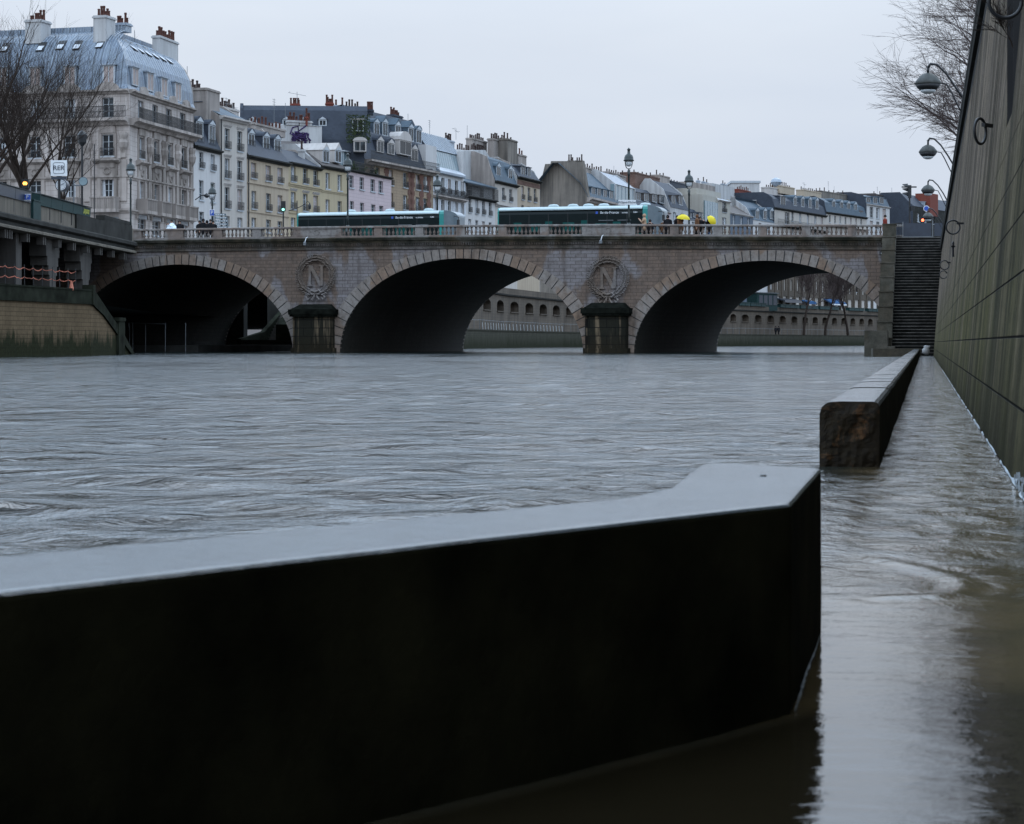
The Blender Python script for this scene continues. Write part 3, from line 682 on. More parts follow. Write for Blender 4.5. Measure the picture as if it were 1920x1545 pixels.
        # ribbon bow
        for side in (-1, 1):
            pts = [(sc_, -0.15, z0-1.15), (sc_+side*0.28, -0.22, z0-1.02), (sc_+side*0.42, -0.22, z0-1.16), (sc_+side*0.24, -0.2, z0-1.3), (sc_+side*0.1, -0.16, z0-1.25)]
            md.tube(pts, [0.06, 0.09, 0.08, 0.07, 0.05], 5)
            pts = [(sc_+side*0.1, -0.14, z0-1.3), (sc_+side*0.12, -0.18, z0-1.5), (sc_+side*0.25, -0.16, z0-1.68)]
            md.tube(pts, [0.05, 0.08, 0.1], 5)
            pts = [(sc_+side*0.5, -0.14, z0-1.25), (sc_+side*0.68, -0.18, z0-1.5), (sc_+side*0.56, -0.16, z0-1.66), (sc_+side*0.42, -0.14, z0-1.52)]
            md.tube(pts, [0.05, 0.08, 0.09, 0.05], 5)
        mdo = md.build('medallion', M['relief'], bridge)
        # capital N
        nm = MB(); w2, h2, st = 0.60, 0.72, 0.17; y0, y1 = -0.16, 0.02
        def S(pts): nm.prism([(sc_+x, z0-0.02+z) for x, z in pts], y0, y1)
        S([(-w2+0.08, -h2+.08), (-w2+0.08+st, -h2+.08), (-w2+0.08+st, h2-.08), (-w2+0.08, h2-.08)])
        S([(w2-0.08-st, -h2+.08), (w2-0.08, -h2+.08), (w2-0.08, h2-.08), (w2-0.08-st, h2-.08)])
        nm.prism([(sc_+x, z0-0.02+z) for x, z in ((-w2+0.05, h2), (-w2+0.33, h2), (w2-0.08, -h2+0.02), (w2-0.34, -h2+0.02))][::-1], y0-0.012, y1)
        for x0, x1 in ((-w2-0.03, -w2+0.36), ): S([(x0, -h2), (x1, -h2), (x1, -h2+0.08), (x0, -h2+0.08)])
        for x0, x1 in ((-w2-0.03, -w2+0.06), (w2-0.36, w2+0.03)): S([(x0, h2-0.08), (x1, h2-0.08), (x1, h2), (x0, h2)])
        nm.build('letter', M['relief'], mdo)
build_bridge()
# two floodlights hanging from the cornice
def floodlight(px, t, lab, dirx):
    s = bs(px); g = empty('floodlight', bpos(s, -0.5, zr(s)-1.0), -BR, lab, 'floodlight', 'white floodlights on the bridge cornice')
    MB().tube([(0.12*dirx, 0.05, 0.26), (0.08*dirx, -0.1, 0.2), (0, -0.15, -0.12)], 0.028, 6).build('arm', M['signwhite'], g)
    MB().lathe([(0.05, -0.05), (0.11, -0.12), (0.12, -0.3), (0.09, -0.33)], 0, -0.16, 10).build('lamp_head', M['galv'], g)
floodlight(1131, 0, 'small white floodlight on a slanted arm above the right medallion', 1)
floodlight(578, 0, 'small white floodlight bracket under the cornice above the left medallion', 1)
s_ = bs(1655); g = empty('security_camera', bpos(s_, -0.1, 6.3), -BR, 'small dark camera with a white front high on the bridge end wall', 'camera')
MB().box(-0.16, 0.16, -0.3, 0.0, -0.02, 0.22).build('housing', M['iron'], g); MB().box(-0.05, 0.05, -0.34, -0.301, 0.04, 0.13).build('lens', M['signwhite'], g)
g = tag(MB().box(-0.1, 0.1, -0.16, -0.005, 0, 0.2).box(-0.12, 0.12, -0.13, -0.0051, -0.03, 0.0).build('junction_box', M['signwhite'], None, loc=bpos(bs(1659), 0, 5.55), rz=-BR), 'small white box screwed to the bridge wall beside the stairs', 'box')
# ------------------------------------------------------------------ right quay: wall, stairs, parapet blocks
def quay_frame(name, a, Y, z=0, **k):
    x, y = lat(a, Y); return empty(name, (x, y, z), QROT, **k)
rw = quay_frame('quay_wall', 0.445, 0, label='tall battered stone quay wall streaked green and black, filling the right edge', cat='wall')
SH = 0.0879
def holes_wall(m, x0, x1, z0, z1, holes, depth=0.3, ysh=0.0, y0=0.0, flip=1):
    """wall sheet in the xz plane at y=y0 with rectangular openings and reveals going to +y*flip"""
    xs = sorted(set([x0, x1]+[v for h in holes for v in (h[0], h[1]) if x0 < v < x1]))
    zs = sorted(set([z0, z1]+[v for h in holes for v in (h[2], h[3]) if z0 < v < z1]))
    for xa, xb in zip(xs[:-1], xs[1:]):
        for za, zb in zip(zs[:-1], zs[1:]):
            cx_, cz_ = (xa+xb)/2, (za+zb)/2
            if any(h[0] < cx_ < h[1] and h[2] < cz_ < h[3] for h in holes): continue
            m.quad((xa, y0+ysh*za, za), (xb, y0+ysh*za, za), (xb, y0+ysh*zb, zb), (xa, y0+ysh*zb, zb))
    for a, b, c, d in holes:
        yi = y0+depth*flip
        m.quad((a, y0+ysh*c, c), (a, yi+ysh*c, c), (a, yi+ysh*d, d), (a, y0+ysh*d, d)); m.quad((b, y0+ysh*c, c), (b, y0+ysh*d, d), (b, yi+ysh*d, d), (b, yi+ysh*c, c))
        m.quad((a, y0+ysh*d, d), (a, yi+ysh*d, d), (b, yi+ysh*d, d), (b, y0+ysh*d, d)); m.quad((a, y0+ysh*c, c), (b, y0+ysh*c, c), (b, yi+ysh*c, c), (a, yi+ysh*c, c))
wm = MB(); xe = 142/QC
holes_wall(wm, -40, xe, -0.6, 6.3, [(17.75, 19.1, 2.45, 5.6)], 0.7, -SH, 0, -1)
wm.quad((17.6, -0.7-SH*2.4, 2.4), (19.3, -0.7-SH*2.4, 2.4), (19.3, -0.7-SH*5.7, 5.7), (17.6, -0.7-SH*5.7, 5.7))
wm.quad((xe, 0, -0.6), (xe, -SH*6.3, 6.3), (xe, -4, 6.3), (xe, -4, -0.6)); wm.quad((-40, 0, -0.6), (-40, -SH*6.3, 6.3), (-40, -4, 6.3), (-40, -4, -0.6))
wm.build('wall', M['rwall'], rw)
lm = MB()
for (xa_, xb_) in ((17.76, 17.765), (19.08, 19.085)): lm.box(xa_, xb_, -0.70-SH*2.5, 0.0-SH*2.5-.005, 2.46, 5.58)
lm.add([(17.76, -.69-SH*2.46, 2.46), (19.08, -.69-SH*2.46, 2.46), (19.08, -.69-SH*5.58, 5.58), (17.76, -.69-SH*5.58, 5.58)], [(0, 1, 2, 3)]).build('recess_shade', M['iron'], rw)  # black sheets paint in the shade inside the wall slot
MB().prismx([(-0.45, 6.18), (-0.47, 6.22), (-0.44, 6.34), (-0.425, 6.36), (-0.425, 6.46), (-0.50, 6.6), (-1.2, 6.6), (-1.2, 6.18)], -40, xe).build('coping', M['darkstone'], rw)
MB().tube([(-40, -0.55, 6.02), (60, -0.55, 6.02), (xe-1, -0.55, 6.02)], 0.05, 6).build('pipe', M['iron'], rw)
MB().prismx([(-0.52, 6.6), (-0.60, 6.66), (-1.2, 6.66), (-1.2, 6.6)], -40, xe).build('gutter', M['party3'], rw)
# foam along the waterline
fm = MB(); rng = random.Random(4)
xs = np.arange(8.5, 60, 0.06); pr = None
for x in xs:
    wd = (0.002+0.003*abs(math.sin(x*3.1)+0.6*math.sin(x*9.7)))*(1.0+1.1*max(0, 1-abs(x-10.3)/1.2)); up = 0.005+0.008*abs(math.sin(x*2.3+1)+rng.uniform(-.3, .3))+0.03*max(0, 1-abs(x-11.2)/0.8)
    q = [(x, 0.004+wd, 0.004), (x, 0.006, 0.010), (x, 0.002-SH*up, up)]
    if pr and (math.sin(x*1.7)+math.sin(x*4.3+1) > -0.7): fm.quad(pr[0], q[0], q[1], pr[1]); fm.quad(pr[1], q[1], q[2], pr[2])
    pr = q
f_ = fm.build('foam', M['foam'], None, loc=(*lat(0.445, 0), 0), rz=QROT); tag(f_, 'thin white line of foam where the water meets the right quay wall', 'foam', kind='stuff')
sp_ = MB()
for i in range(40):
    x = 10.4+rng.gauss(0, 0.45); z = 0.01+abs(rng.gauss(0, 0.035)); sp_.box(x-.004, x+.004, 0.012-SH*z, 0.018-SH*z, z, z+0.012+0.02*rng.random())
tag(sp_.build('splash', M['foam'], None, loc=(*lat(0.445, 0), 0), rz=QROT), 'small splash droplets on the nearest stretch of the wall', 'splash', kind='stuff')
# stairs
st = quay_frame('stone_stairs', 0.445, 119, label='long wet stone staircase climbing from the river to the bridge end', cat='stairs')
nS = 40; rise = 7.05/nS; run = 0.50; SW = 2.15
for i in range(nS):
    q = MB().box(i*run, i*run+run+0.04, -SH*0+0.02-0.0-0.9, SW, i*rise-0.2, (i+1)*rise)
    so_ = q.build('step', M['step'], st); MB().box(i*run-0.04, i*run-0.001, -0.9, SW, (i+1)*rise-0.035, (i+1)*rise+0.003).build('nosing_and_sheen', M['nosing_and_sheen'], so_)  # pale strip paints the wet sheen along each step edge
# stepped cheek wall
nB = 9; 
for i in range(nB):
    x0 = -0.6+i*2.35; x1 = x0+2.35 if i < nB-1 else x0+2.0; zt = 0.95+i*0.86
    q = MB().box(x0, x1, SW, SW+0.78, -0.5, zt-0.05); q.box(x0-0.05, x1, SW-0.03, SW+0.81, zt-0.05, zt); q.build('cheek_block', M['cheek'], st)
MB().box(-4.2, -0.6, SW+0.15, SW+1.3, -0.5, 1.3).box(-4.2, -0.6, SW-0.2, SW+0.15, -0.5, 0.5).build('foot_wall', M['cheek'], st)
# landing + hoarding
MB().box(nS*run, nS*run+6, -1.2, SW+0.7, 6.0, 7.05).build('landing', M['step'], st)
h = quay_frame('site_hoarding', 0.445, 119+nS*run*QC+0.6, 7.05, label='dark blue hoarding panel closing off the top of the stairs', cat='hoarding')
MB().box(0, 0.05, 0.05, 1.72, 0.12, 0.92).build('panel', M['panel'], h); MB().box(0, 0.05, -0.72, -0.12, 0.12, 0.92).build('panel', M['panel'], h)
MB().box(-0.03, 0.08, -0.06, -0.0, 0, 1.0).box(-0.03, 0.08, 1.73, 1.79, 0, 1.0).box(-0.02, 0.06, 0.0, 1.73, 0.06, 0.115).build('frame', M['galv'], h)
g = quay_frame('iron_gate', 0.445, 119+nS*run*QC+0.4, 7.05, label='narrow black iron gate leaf between the stair cheek and the dark hoarding', cat='gate')
q = MB()
for i in range(5): q.box(0, 0.03, 1.84+i*0.085, 1.87+i*0.085, 0, 0.95)
q.box(0, 0.03, 1.82, 2.2, 0.85, 0.9).box(0, 0.03, 1.82, 2.2, 0.1, 0.15); q.build('gate_leaf', M['iron'], g)
q = MB().lathe([(0.02, 0), (0.15, 0.03), (0.21, 0.12), (0.19, 0.24), (0.15, 0.34), (0.17, 0.42), (0.12, 0.46)], 0, 0, 9, 0.7)
sk = q.build('plastic_sack', M['party3'], None, smooth=True, loc=(*lat(0.445-0.42, 116.5), 0.08)); sk.rotation_euler = (0.1, 0.15, 0.4); roughen(sk, 0.06, 6); tag(sk, 'pale crumpled sack lying at the foot of the stairs', 'sack')
# far parapet
def slab(name, pts_bottom, zt, zb, mat, n, noise=0.006, bev=0.02, seg=0.25, lab=None, cat='parapet'):
    """extruded outline refined to small quads, bevelled and roughened"""
    bm = bmesh.new(); vs_ = [bm.verts.new((x, y, zb)) for x, y in pts_bottom]; f = bm.faces.new(vs_)
    r = bmesh.ops.extrude_face_region(bm, geom=[f]); up = [v for v in r['geom'] if isinstance(v, bmesh.types.BMVert)]
    for v in up: v.co.z = zt
    bmesh.ops.recalc_face_normals(bm, faces=bm.faces)
    if bev: bmesh.ops.bevel(bm, geom=[e for e in bm.edges if any(v.co.z > zt-1e-4 for v in e.verts)], offset=bev, segments=3, profile=0.6, affect='EDGES')
    for it in range(n):
        es = [e for e in bm.edges if e.calc_length() > seg]
        if not es: break
        bmesh.ops.subdivide_edges(bm, edges=es, cuts=1, use_grid_fill=True)
    bmesh.ops.triangulate(bm, faces=[f for f in bm.faces if len(f.verts) > 4])
    me = bpy.data.meshes.new(name); bm.to_mesh(me); bm.free(); me.materials.append(mat)
    o = bpy.data.objects.new(name, me); C.objects.link(o)
    roughen(o, noise, 3.0); return o
aR, aL = -0.252, -0.585
g = empty('parapet_wall', (*lat(aR, 12.7), 0), 0, 'long low wet stone parapet running from a broken rust-brown end to the stairs', 'parapet')
m = MB(); x = 12.7; rng = random.Random(9); zt = 0.372
rows = []
Yc = 12.7
while Yc < 113:
    Ln = 1.35 if Yc < 40 else 3.0
    e = min(Yc+Ln, 113.5); n = 5 if Yc < 40 else 2
    tilt = rng.uniform(-.004, .004)
    for i in range(n+1):
        Y = Yc+(e-Yc)*i/n; end = 0.004 if i in (0, n) else 0
        pr_ = []
        for (da, zz) in ((aL, -0.5), (aL, 0.10), (aL, 0.30), (aL+0.008, 0.335), (aL+0.035, 0.362), (aL+0.06, 0.370), (aL+0.12, 0.373), (aL+0.2, 0.3735), (aL+0.27, 0.373), (aR-0.03, 0.371), (aR-0.010, 0.362), (aR-0.002, 0.345), (aR, 0.25), (aR, 0.08), (aR, -0.5)):
            nn = 0.004*float(pnoise(np.array([Y*2.0]), np.array([da*5+zz*4]))[0])
            pr_.append((da+QT*Y+nn, Y, zz-end+tilt+nn))
        rows.append(pr_)
    Yc = e
k = len(rows[0]); 
for r_ in rows: m.v += [tuple(p) for p in r_]
for i in range(len(rows)-1):
    for j in range(k-1): m.f.append((i*k+j, i*k+j+1, (i+1)*k+j+1, (i+1)*k+j))
ox, oy = lat(aR, 12.7)
m.v = [(a-ox, b-oy, c) for a, b, c in m.v]
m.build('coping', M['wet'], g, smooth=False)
# rough broken end
em = MB(); nx, nz = 34, 40
xs = np.linspace(aL+0.001, aR-0.001, nx); zs = np.linspace(-0.5, 1, nz)
for j in range(nz):
    for i in range(nx):
        u = i/(nx-1); a = aL+(aR-aL)*u
        tz = float(np.interp(a, [aL, aL+0.008, aL+0.035, aL+0.06, aL+0.12, aR-0.03, aR-0.010, aR], [0.30, 0.335, 0.362, 0.370, 0.373, 0.371, 0.362, 0.345]))
        z = -0.3+(tz+0.3)*j/(nz-1); ed = min(u, 1-u, (nz-1-j)/(nz-1))*10
        dd = min(1, ed)*(0.028*float(pnoise(np.array([a*9]), np.array([z*9]))[0])+0.012*float(pnoise(np.array([a*30]), np.array([z*30]))[0])-0.012)
        Y = 12.7+dd; em.v.append((a+QT*12.7-ox, Y-oy, z))
for j in range(nz-1):
    for i in range(nx-1): em.f.append((j*nx+i, j*nx+i+1, (j+1)*nx+i+1, (j+1)*nx+i))
em.build('broken_end', M['rust'], g)
# return wall joining the parapet to the stair foot
x0, y0 = lat(aL, 113); x1, y1 = lat(-1.9, 113)
q = MB().box(-2.0+0.0, 0.35, -0.2, 0.4, -0.5, 0.40).build('return_wall', M['cheek'], g, loc=(*(Vector(lat(aL, 112.6))-Vector((ox, oy))), 0))
# near parapet: short return aligned with the quay, then turning towards the lower left
pts = [(0.524, 4.30), (0.741, 5.48), (0.735, 5.52), (0.505, 5.78), (0.47, 5.70), (0.40, 5.25), (0.33, 4.78), (0.225, 4.47), (-0.73, 3.235), (-1.9, 1.66), (-1.62, 1.44), (-0.62, 2.78)]
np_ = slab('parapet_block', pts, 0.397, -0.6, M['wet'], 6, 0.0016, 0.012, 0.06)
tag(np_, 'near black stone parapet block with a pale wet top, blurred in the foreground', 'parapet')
kn = MB().lathe([(0.009, 0), (0.008, 0.003), (0.004, 0.005)], 0, 0, 8).build('iron_stud', M['iron'], None, loc=(*at(1431, 893, 0.303*F/(893-HY)).xy, 0.396)); tag(kn, 'small dark stud on top of the near parapet block', 'stud')
# ------------------------------------------------------------------ land
def poly_sheet(name, pts, z, mat, zb=None):
    m = MB(); n = len(pts); m.add([(x, y, z) for x, y in pts], [tuple(range(n))])
    return m.build(name, mat)
def g2(px, Y): return ((px-CX)/F*Y, Y)
UQ = [(-28.6, 60), (-27.7, 124), (-26.55, 158), (-27.5, 188)]     # upper embankment line on the left
FU = [(800, 250), (900, 286), (950, 312), (1055, 354), (1200, 400), (1385, 458), (1500, 498), (1640, 551), (1800, 620)]   # far embankment, upper wall
FL = [(800, 240), (900, 276), (950, 300), (1055, 340), (1200, 384), (1385, 440), (1500, 478), (1640, 530), (1800, 598)]
fu = [g2(*p) for p in FU]; fl = [g2(*p) for p in FL]
kk = [(-900, 20), (-28.75, 20)]+[(x-0.25, y) for x, y in UQ]+[(-14, 250)]+[(x, y+0.3) for x, y in fu]+[(700, 1400), (700, 2500), (-1500, 2500)]
m = MB(); n = len(kk); m.add([(x, y, 7.35) for x, y in kk], [tuple(range(n))])
tag(m.build('ground', M['paving']), kind='structure')
aw = [(lat(1.25, -40)), (lat(1.25, 139)), lat(0.5, 146), (45, 150), (90, 250), (900, 800), (900, -40)]
m = MB(); m.add([(x, y, 6.55) for x, y in aw], [tuple(range(len(aw)-1, -1, -1))]); tag(m.build('ground', M['paving']), kind='structure')
# ------------------------------------------------------------------ left low quay
ql = empty('low_quay', (-24.4, 109, 0), 0, 'low stone landing quay at the left with a green algae belt and mossy parapet', 'quay')
def P2(x, y): return (x+24.4, y-109)
def wallstrip(par, name, mat, pts, z0, z1, thick, ox=0, oy=0, dz=None):
    """vertical wall along a polyline (world xy), own local frame per stretch"""
    for (xa, ya), (xb, yb) in zip(pts[:-1], pts[1:]):
        L_ = math.hypot(xb-xa, yb-ya); a = math.atan2(yb-ya, xb-xa)
        o = MB().box(0, L_, 0, thick, z0, z1).build(name, mat, par, loc=(xa-ox, ya-oy, 0), rz=a)
LQ = [(-27.0, 84.0), (-24.4, 109), (-22.35, 121.5)]
wallstrip(ql, 'wall', M['lquay'], LQ, -0.8, 2.72, 0.7, -24.4, 109)
for (xa, ya), (xb, yb) in zip(LQ[:-1], LQ[1:]):
    L_ = math.hypot(xb-xa, yb-ya); a = math.atan2(yb-ya, xb-xa)
    MB().box(0, L_+0.02, -0.09, 0.35, 2.72, 3.5).box(0, L_+0.02, -0.12, 0.38, 3.42, 3.505).build('parapet', M['mossy'], ql, loc=(xa+24.4, ya-109, 0), rz=a)
# quay surface
m = MB(); pts = LQ+[(-22.3, 123), (-24, 150), (-24, 186), (-36, 186), (-36, 84)]
m.add([(x+24.4, y-109, 2.74) for x, y in pts], [tuple(range(len(pts)))]); m.build('paved_top', M['darkstone'], ql)
# descending stair wall: from (172,570) to (250,661)
xa, ya = -22.35, 121.5; xb, yb = -22.1, 134.0; L_ = math.hypot(xb-xa, yb-ya); a = math.atan2(yb-ya, xb-xa)
MB().prism([(0, -0.8), (0, 2.72), (3.0, 2.2), (8.2, 0.72+0.1), (12.5, -0.3), (12.5, -0.8)][::-1], 0, 0.5).build('stair_wall', M['lquay'], ql, loc=(xa+24.4, ya-109, 0), rz=a)
MB().prism([(0, 2.72), (0, 3.5), (0.9, 3.35), (8.6, 1.2), (12.9, -0.25), (12.5, -0.35), (8.2, 0.8), (3.0, 2.18)][::-1], -0.1, 0.38).prism([(6.9, -0.8), (6.9, 2.0), (8.7, 2.0), (8.7, -0.8)][::-1], -0.16, 0.5).prism([(6.8, 1.9), (6.8, 2.1), (8.8, 2.1), (8.8, 1.9)][::-1], -0.2, 0.5).build('stair_parapet', M['mossy'], ql, loc=(xa+24.4, ya-109, 0), rz=a)
MB().box(-0.12, 0.45, -0.15, 0.45, 2.7, 3.75).build('end_post', M['mossy'], ql, loc=(xa+24.4, ya-109, 0), rz=a)
# post-and-tape barrier along the quay
fb = empty('quay_barrier', (-24.9, 109, 3.5), 0, 'rusty thin posts with red and white tape along the low quay', 'barrier')
tops = []
pxs = [-30, -12, 10, 28, 46, 63, 79, 98, 112, 128, 142]
for px in pxs:
    u = (px+30)/190; Y = 107+u*13; X = (px-CX)/F*Y
    MB().tube([(0, 0, 0), (random.uniform(-.04, .04), 0, 1.02)], 0.022, 5).build('post', M['iron'], fb, loc=(X+24.9, Y-109, 0)); tops.append((X+24.9, Y-109))
for hz_, lab in ((0.88, 0), (0.42, 1)):
    tp = MB()
    for (x0, y0), (x1, y1) in zip(tops[:-1], tops[1:]):
        n = 5; pr = None
        for i in range(n+1):
            u = i/n; z = hz_-0.10*math.sin(math.pi*u)*random.uniform(.5, 1.3); c = (x0+(x1-x0)*u, y0+(y1-y0)*u-0.03, z)
            if pr: tp.add([(pr[0], pr[1], pr[2]-.022), (c[0], c[1], c[2]-.022), (c[0], c[1]+.004, c[2]+.022), (pr[0], pr[1]+.004, pr[2]+.022)], [(0, 1, 2, 3), (3, 2, 1, 0)])
            pr = c
    tp.build('tape', M['redtape'], fb)
q = MB().lathe([(0.1, 0), (0.12, 0.1), (0.05, 0.45), (0.03, 0.5)], 0, 0, 8); cn = q.build('traffic_cone', M['redtape'], None, loc=(*g2(134, 118.5), 3.4)); tag(cn, 'red and white cone leaning at the end of the taped barrier', 'cone')
# ------------------------------------------------------------------ left upper embankment with bookstalls
ue = empty('embankment', (-27.7, 124, 0), 0, 'upper embankment at the left with a stone parapet overhanging a dark arcade', 'embankment')
def uq(Y): return float(np.interp(Y, [p[1] for p in UQ], [p[0] for p in UQ]))
A = (uq(84), 84); B = (uq(124), 124); D_ = (uq(159.3), 159.3)
for (xa, ya), (xb, yb) in ((A, B), (B, D_)):
    L_ = math.hypot(xb-xa, yb-ya); a = math.atan2(yb-ya, xb-xa); loc = (xa+27.7, ya-124, 0)
    MB().prismx([(-0.42, 7.70), (-0.5, 7.62), (-0.5, 7.42), (-0.42, 7.36), (-0.30, 7.30), (-0.30, 7.12), (0.4, 7.12), (0.4, 7.70)], 0, L_).build('ledge', M['darkstone'], ue, loc=loc, rz=a)
    MB().prismx([(-0.34, 7.10), (-0.46, 7.02), (-0.46, 6.90), (-0.15, 6.82), (0.4, 6.82), (0.4, 7.10)], 0, L_).build('moulding', M['cstone'], ue, loc=loc, rz=a)
    q = MB(); x = 0
    while x < L_-0.1:
        e = min(x+1.15, L_); q.box(x+0.012, e-0.012, -0.22, 0.16, 7.70, 8.6); x = e
    pl = q.build('parapet', M['cstone'], ue, loc=loc, rz=a)
    MB().box(0, L_, 0.1, 9, 6.86, 7.34).build('slab', M['darkstone'], ue, loc=loc, rz=a)
    x = 1.0
    while x < L_:
        for dx in (-0.24, 0.24): MB().box(x+dx-.11, x+dx+.11, -0.30, 0.1, 6.36, 6.82).build('bracket', M['pillar'], ue, loc=loc, rz=a)
        x += 3.9
# darker end stretch of parapet near the bridge
for px0, px1, zt in ((144, 185, 8.63), (185, 232, 8.78)):
    Y0 = 141 if px0 == 144 else 149.2; Y1 = 149.2 if px0 == 144 else 158.2
    xa, xb = uq(Y0), uq(Y1); L_ = math.hypot(xb-xa, Y1-Y0); a = math.atan2(Y1-Y0, xb-xa)
    MB().box(0, L_, -0.30, 0.3, 7.71, zt).box(0, L_-0.9, -0.31, 0.31, zt, zt+0.0 if px0 == 144 else zt+0.22).build('parapet', M['darkstone'], ue, loc=(xa+27.7, Y0-124, 0), rz=a)
# arcade behind: back wall, pillars with stepped corbels
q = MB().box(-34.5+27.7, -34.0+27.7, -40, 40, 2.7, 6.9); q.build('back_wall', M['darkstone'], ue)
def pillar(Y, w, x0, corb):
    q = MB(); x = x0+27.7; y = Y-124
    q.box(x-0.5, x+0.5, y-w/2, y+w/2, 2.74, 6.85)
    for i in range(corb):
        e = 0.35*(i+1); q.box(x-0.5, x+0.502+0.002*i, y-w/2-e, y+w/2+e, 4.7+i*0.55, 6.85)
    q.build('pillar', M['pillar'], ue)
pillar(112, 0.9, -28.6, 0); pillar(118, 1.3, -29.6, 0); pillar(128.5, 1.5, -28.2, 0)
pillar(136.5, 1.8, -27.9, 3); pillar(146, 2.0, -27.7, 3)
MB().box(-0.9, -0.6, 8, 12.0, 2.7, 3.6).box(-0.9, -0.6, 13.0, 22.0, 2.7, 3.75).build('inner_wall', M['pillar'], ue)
# bookstall boxes, each a thing
def bookbox(px0, px1, Y0, Y1, lab, gmat=None, z0=8.6, h=0.66, graf=False):
    xa, xb = uq(Y0)-0.02, uq(Y1)-0.02; L_ = math.hypot(xb-xa, Y1-Y0); a = math.atan2(Y1-Y0, xb-xa)
    r = empty('bookstall_box', (xa, Y0, z0), a, lab, 'bookstall', 'green bookstall boxes bolted to the left parapet')
    MB().prismx([(-0.30, 0), (-0.33, h-0.06), (0.45, h+0.12), (0.45, 0)], 0.03, L_-0.03).build('box', gmat or M['box_green'], r)
    MB().prismx([(-0.40, h-0.05), (-0.42, h-0.01), (0.5, h+0.19), (0.5, h+0.13)], 0, L_).build('lid', M['boxlid'], r)
    q = MB().box(L_-0.06, L_+0.02, -0.245, -0.19, -0.72, 0.0); q.build('strap', M['iron'], r)
    if graf:
        g_ = MB(); rr = random.Random(3)
        for i in range(9):
            x = 0.3+i*(L_-0.8)/9; g_.tube([(x, -0.325, 0.12+rr.random()*.1), (x+.15, -0.335, 0.45), (x+.3, -0.325, 0.15+rr.random()*.2)], 0.02, 4)
        g_.build('graffiti', M['grafy'], r)
Ys = [131.6, 134.4, 137.3, 140.1, 142.6, 145.0]
labs = ['first green box from the tree trunk on the left parapet', 'second green box right of the trunk on the parapet', 'middle green box of the five below the clock', 'fourth green box, just left of the graffitied one', 'green bookstall box with yellow graffiti at the end of the row']
for i in range(5): bookbox(0, 0, Ys[i], Ys[i+1], labs[i], graf=(i == 4))
Ys = [113.5, 118, 122.0, 126.0, 129.6]
labs = ['dark box cut by the left picture edge, out at the frame', 'second dark box from the left picture edge', 'dark closed box left of the blue parking sign', 'last dark box before the tree trunk, beside the parking sign']
for i in range(4): bookbox(0, 0, Ys[i], Ys[i+1], labs[i], M['panel'] if i != 9 else None)
xa, xb = uq(129.8), uq(131.5)
q = MB().box(0, 1.75, -0.36, 0.3, 7.72, 8.75).box(-0.05, 1.8, -0.4, 0.34, 8.75, 8.82).build('pier_block', M['box_green'], ue, loc=(xa+27.7, 129.8-124, 0), rz=math.atan2(1.7, xb-xa))
# ------------------------------------------------------------------ quay under the first arch
aq = empty('inner_quay', bpos(-40, 3), -BR, 'dark quay with a stair seen under the leftmost arch', 'quay')
MB().box(-2, 9.2, 0, 24, -0.6, 0.5).box(-6, 0.5, 0, 25, -0.6, 8).build('platform', M['darkstone'], aq)
MB().box(-6, 2.0, 25.2, 26, -0.6, 8).box(2.0, 9.5, 24.0, 25.0, -0.6, 0.9).box(-2, 16, 40, 41, -0.6, 8).build('wall', M['darkstone'], aq)
q = MB()
for i in range(20): q.box(2.3, 4.1, 29.0+i*0.3, 38, 0.0, 0.45+i*0.24).box(2.3, 4.1, 28.97+i*0.3, 28.999+i*.3, 0.40+i*0.24, 0.46+i*.24)
q.build('steps', M['nosing_and_sheen'], aq)
MB().prismx([(24, -0.5), (24, 1.0), (29, 1.6), (36, 4.6), (36, -0.5)][::-1], 1.9, 2.28).prismx([(27, -0.5), (27, 2.2), (30, 3.6), (36, 5.6), (36, -0.5)][::-1], 4.12, 6.6).build('stair_cheek', M['mossy'], aq)
MB().box(0, 9, 26.1, 29.2, -0.5, 0.42).build('landing', M['darkstone'], aq)
fc = empty('arch_fence', bpos(-38, -0.6), -BR, 'thin wire fence with pale posts in the dark mouth of the leftmost arch', 'fence')
for px in (243, 249, 273, 310, 348):
    x = bs(px, -0.6)+38; MB().tube([(x, 0, 0.05), (x, 0, 2.05)], 0.025, 5).build('post', M['galv'], fc)
MB().tube([(bs(241, -.6)+38, 0, 2.08), (bs(310, -.6)+38, 0, 1.98)], 0.014, 4).tube([(bs(241, -.6)+38, 0, 2.06), (bs(243, -.6)+38, 0, 1.5)], 0.03, 4).build('rail', M['galv'], fc)
# ------------------------------------------------------------------ far embankment seen through the arches
fe = empty('far_embankment', (fl[0][0], fl[0][1], 0), 0, 'far embankment seen through the arches, with a row of round-headed niches', 'embankment')
o_ = fl[0]
for i in range(len(fl)-1):
    (xa, ya), (xb, yb) = fl[i], fl[i+1]; L_ = math.hypot(xb-xa, yb-ya); a = math.atan2(yb-ya, xb-xa)
    MB().box(0, L_+.02, 0, 0.8, -0.8, 2.15).box(0, L_+.02, -0.1, 0.9, 2.15, 2.3).build('low_wall', M['fquay'], fe, loc=(xa-o_[0], ya-o_[1], 0), rz=a)
m = MB(); ring = fl+fu[::-1]; m.add([(x-o_[0], y-o_[1], 2.16) for x, y in ring], [tuple(range(len(ring)))]); m.build('quay_paving', M['darkstone'], fe)
sp_n = [100/27, 50/26.5, 105/26, 145/25, 185/22, 115/21, 140/18.5, 160/17.5]
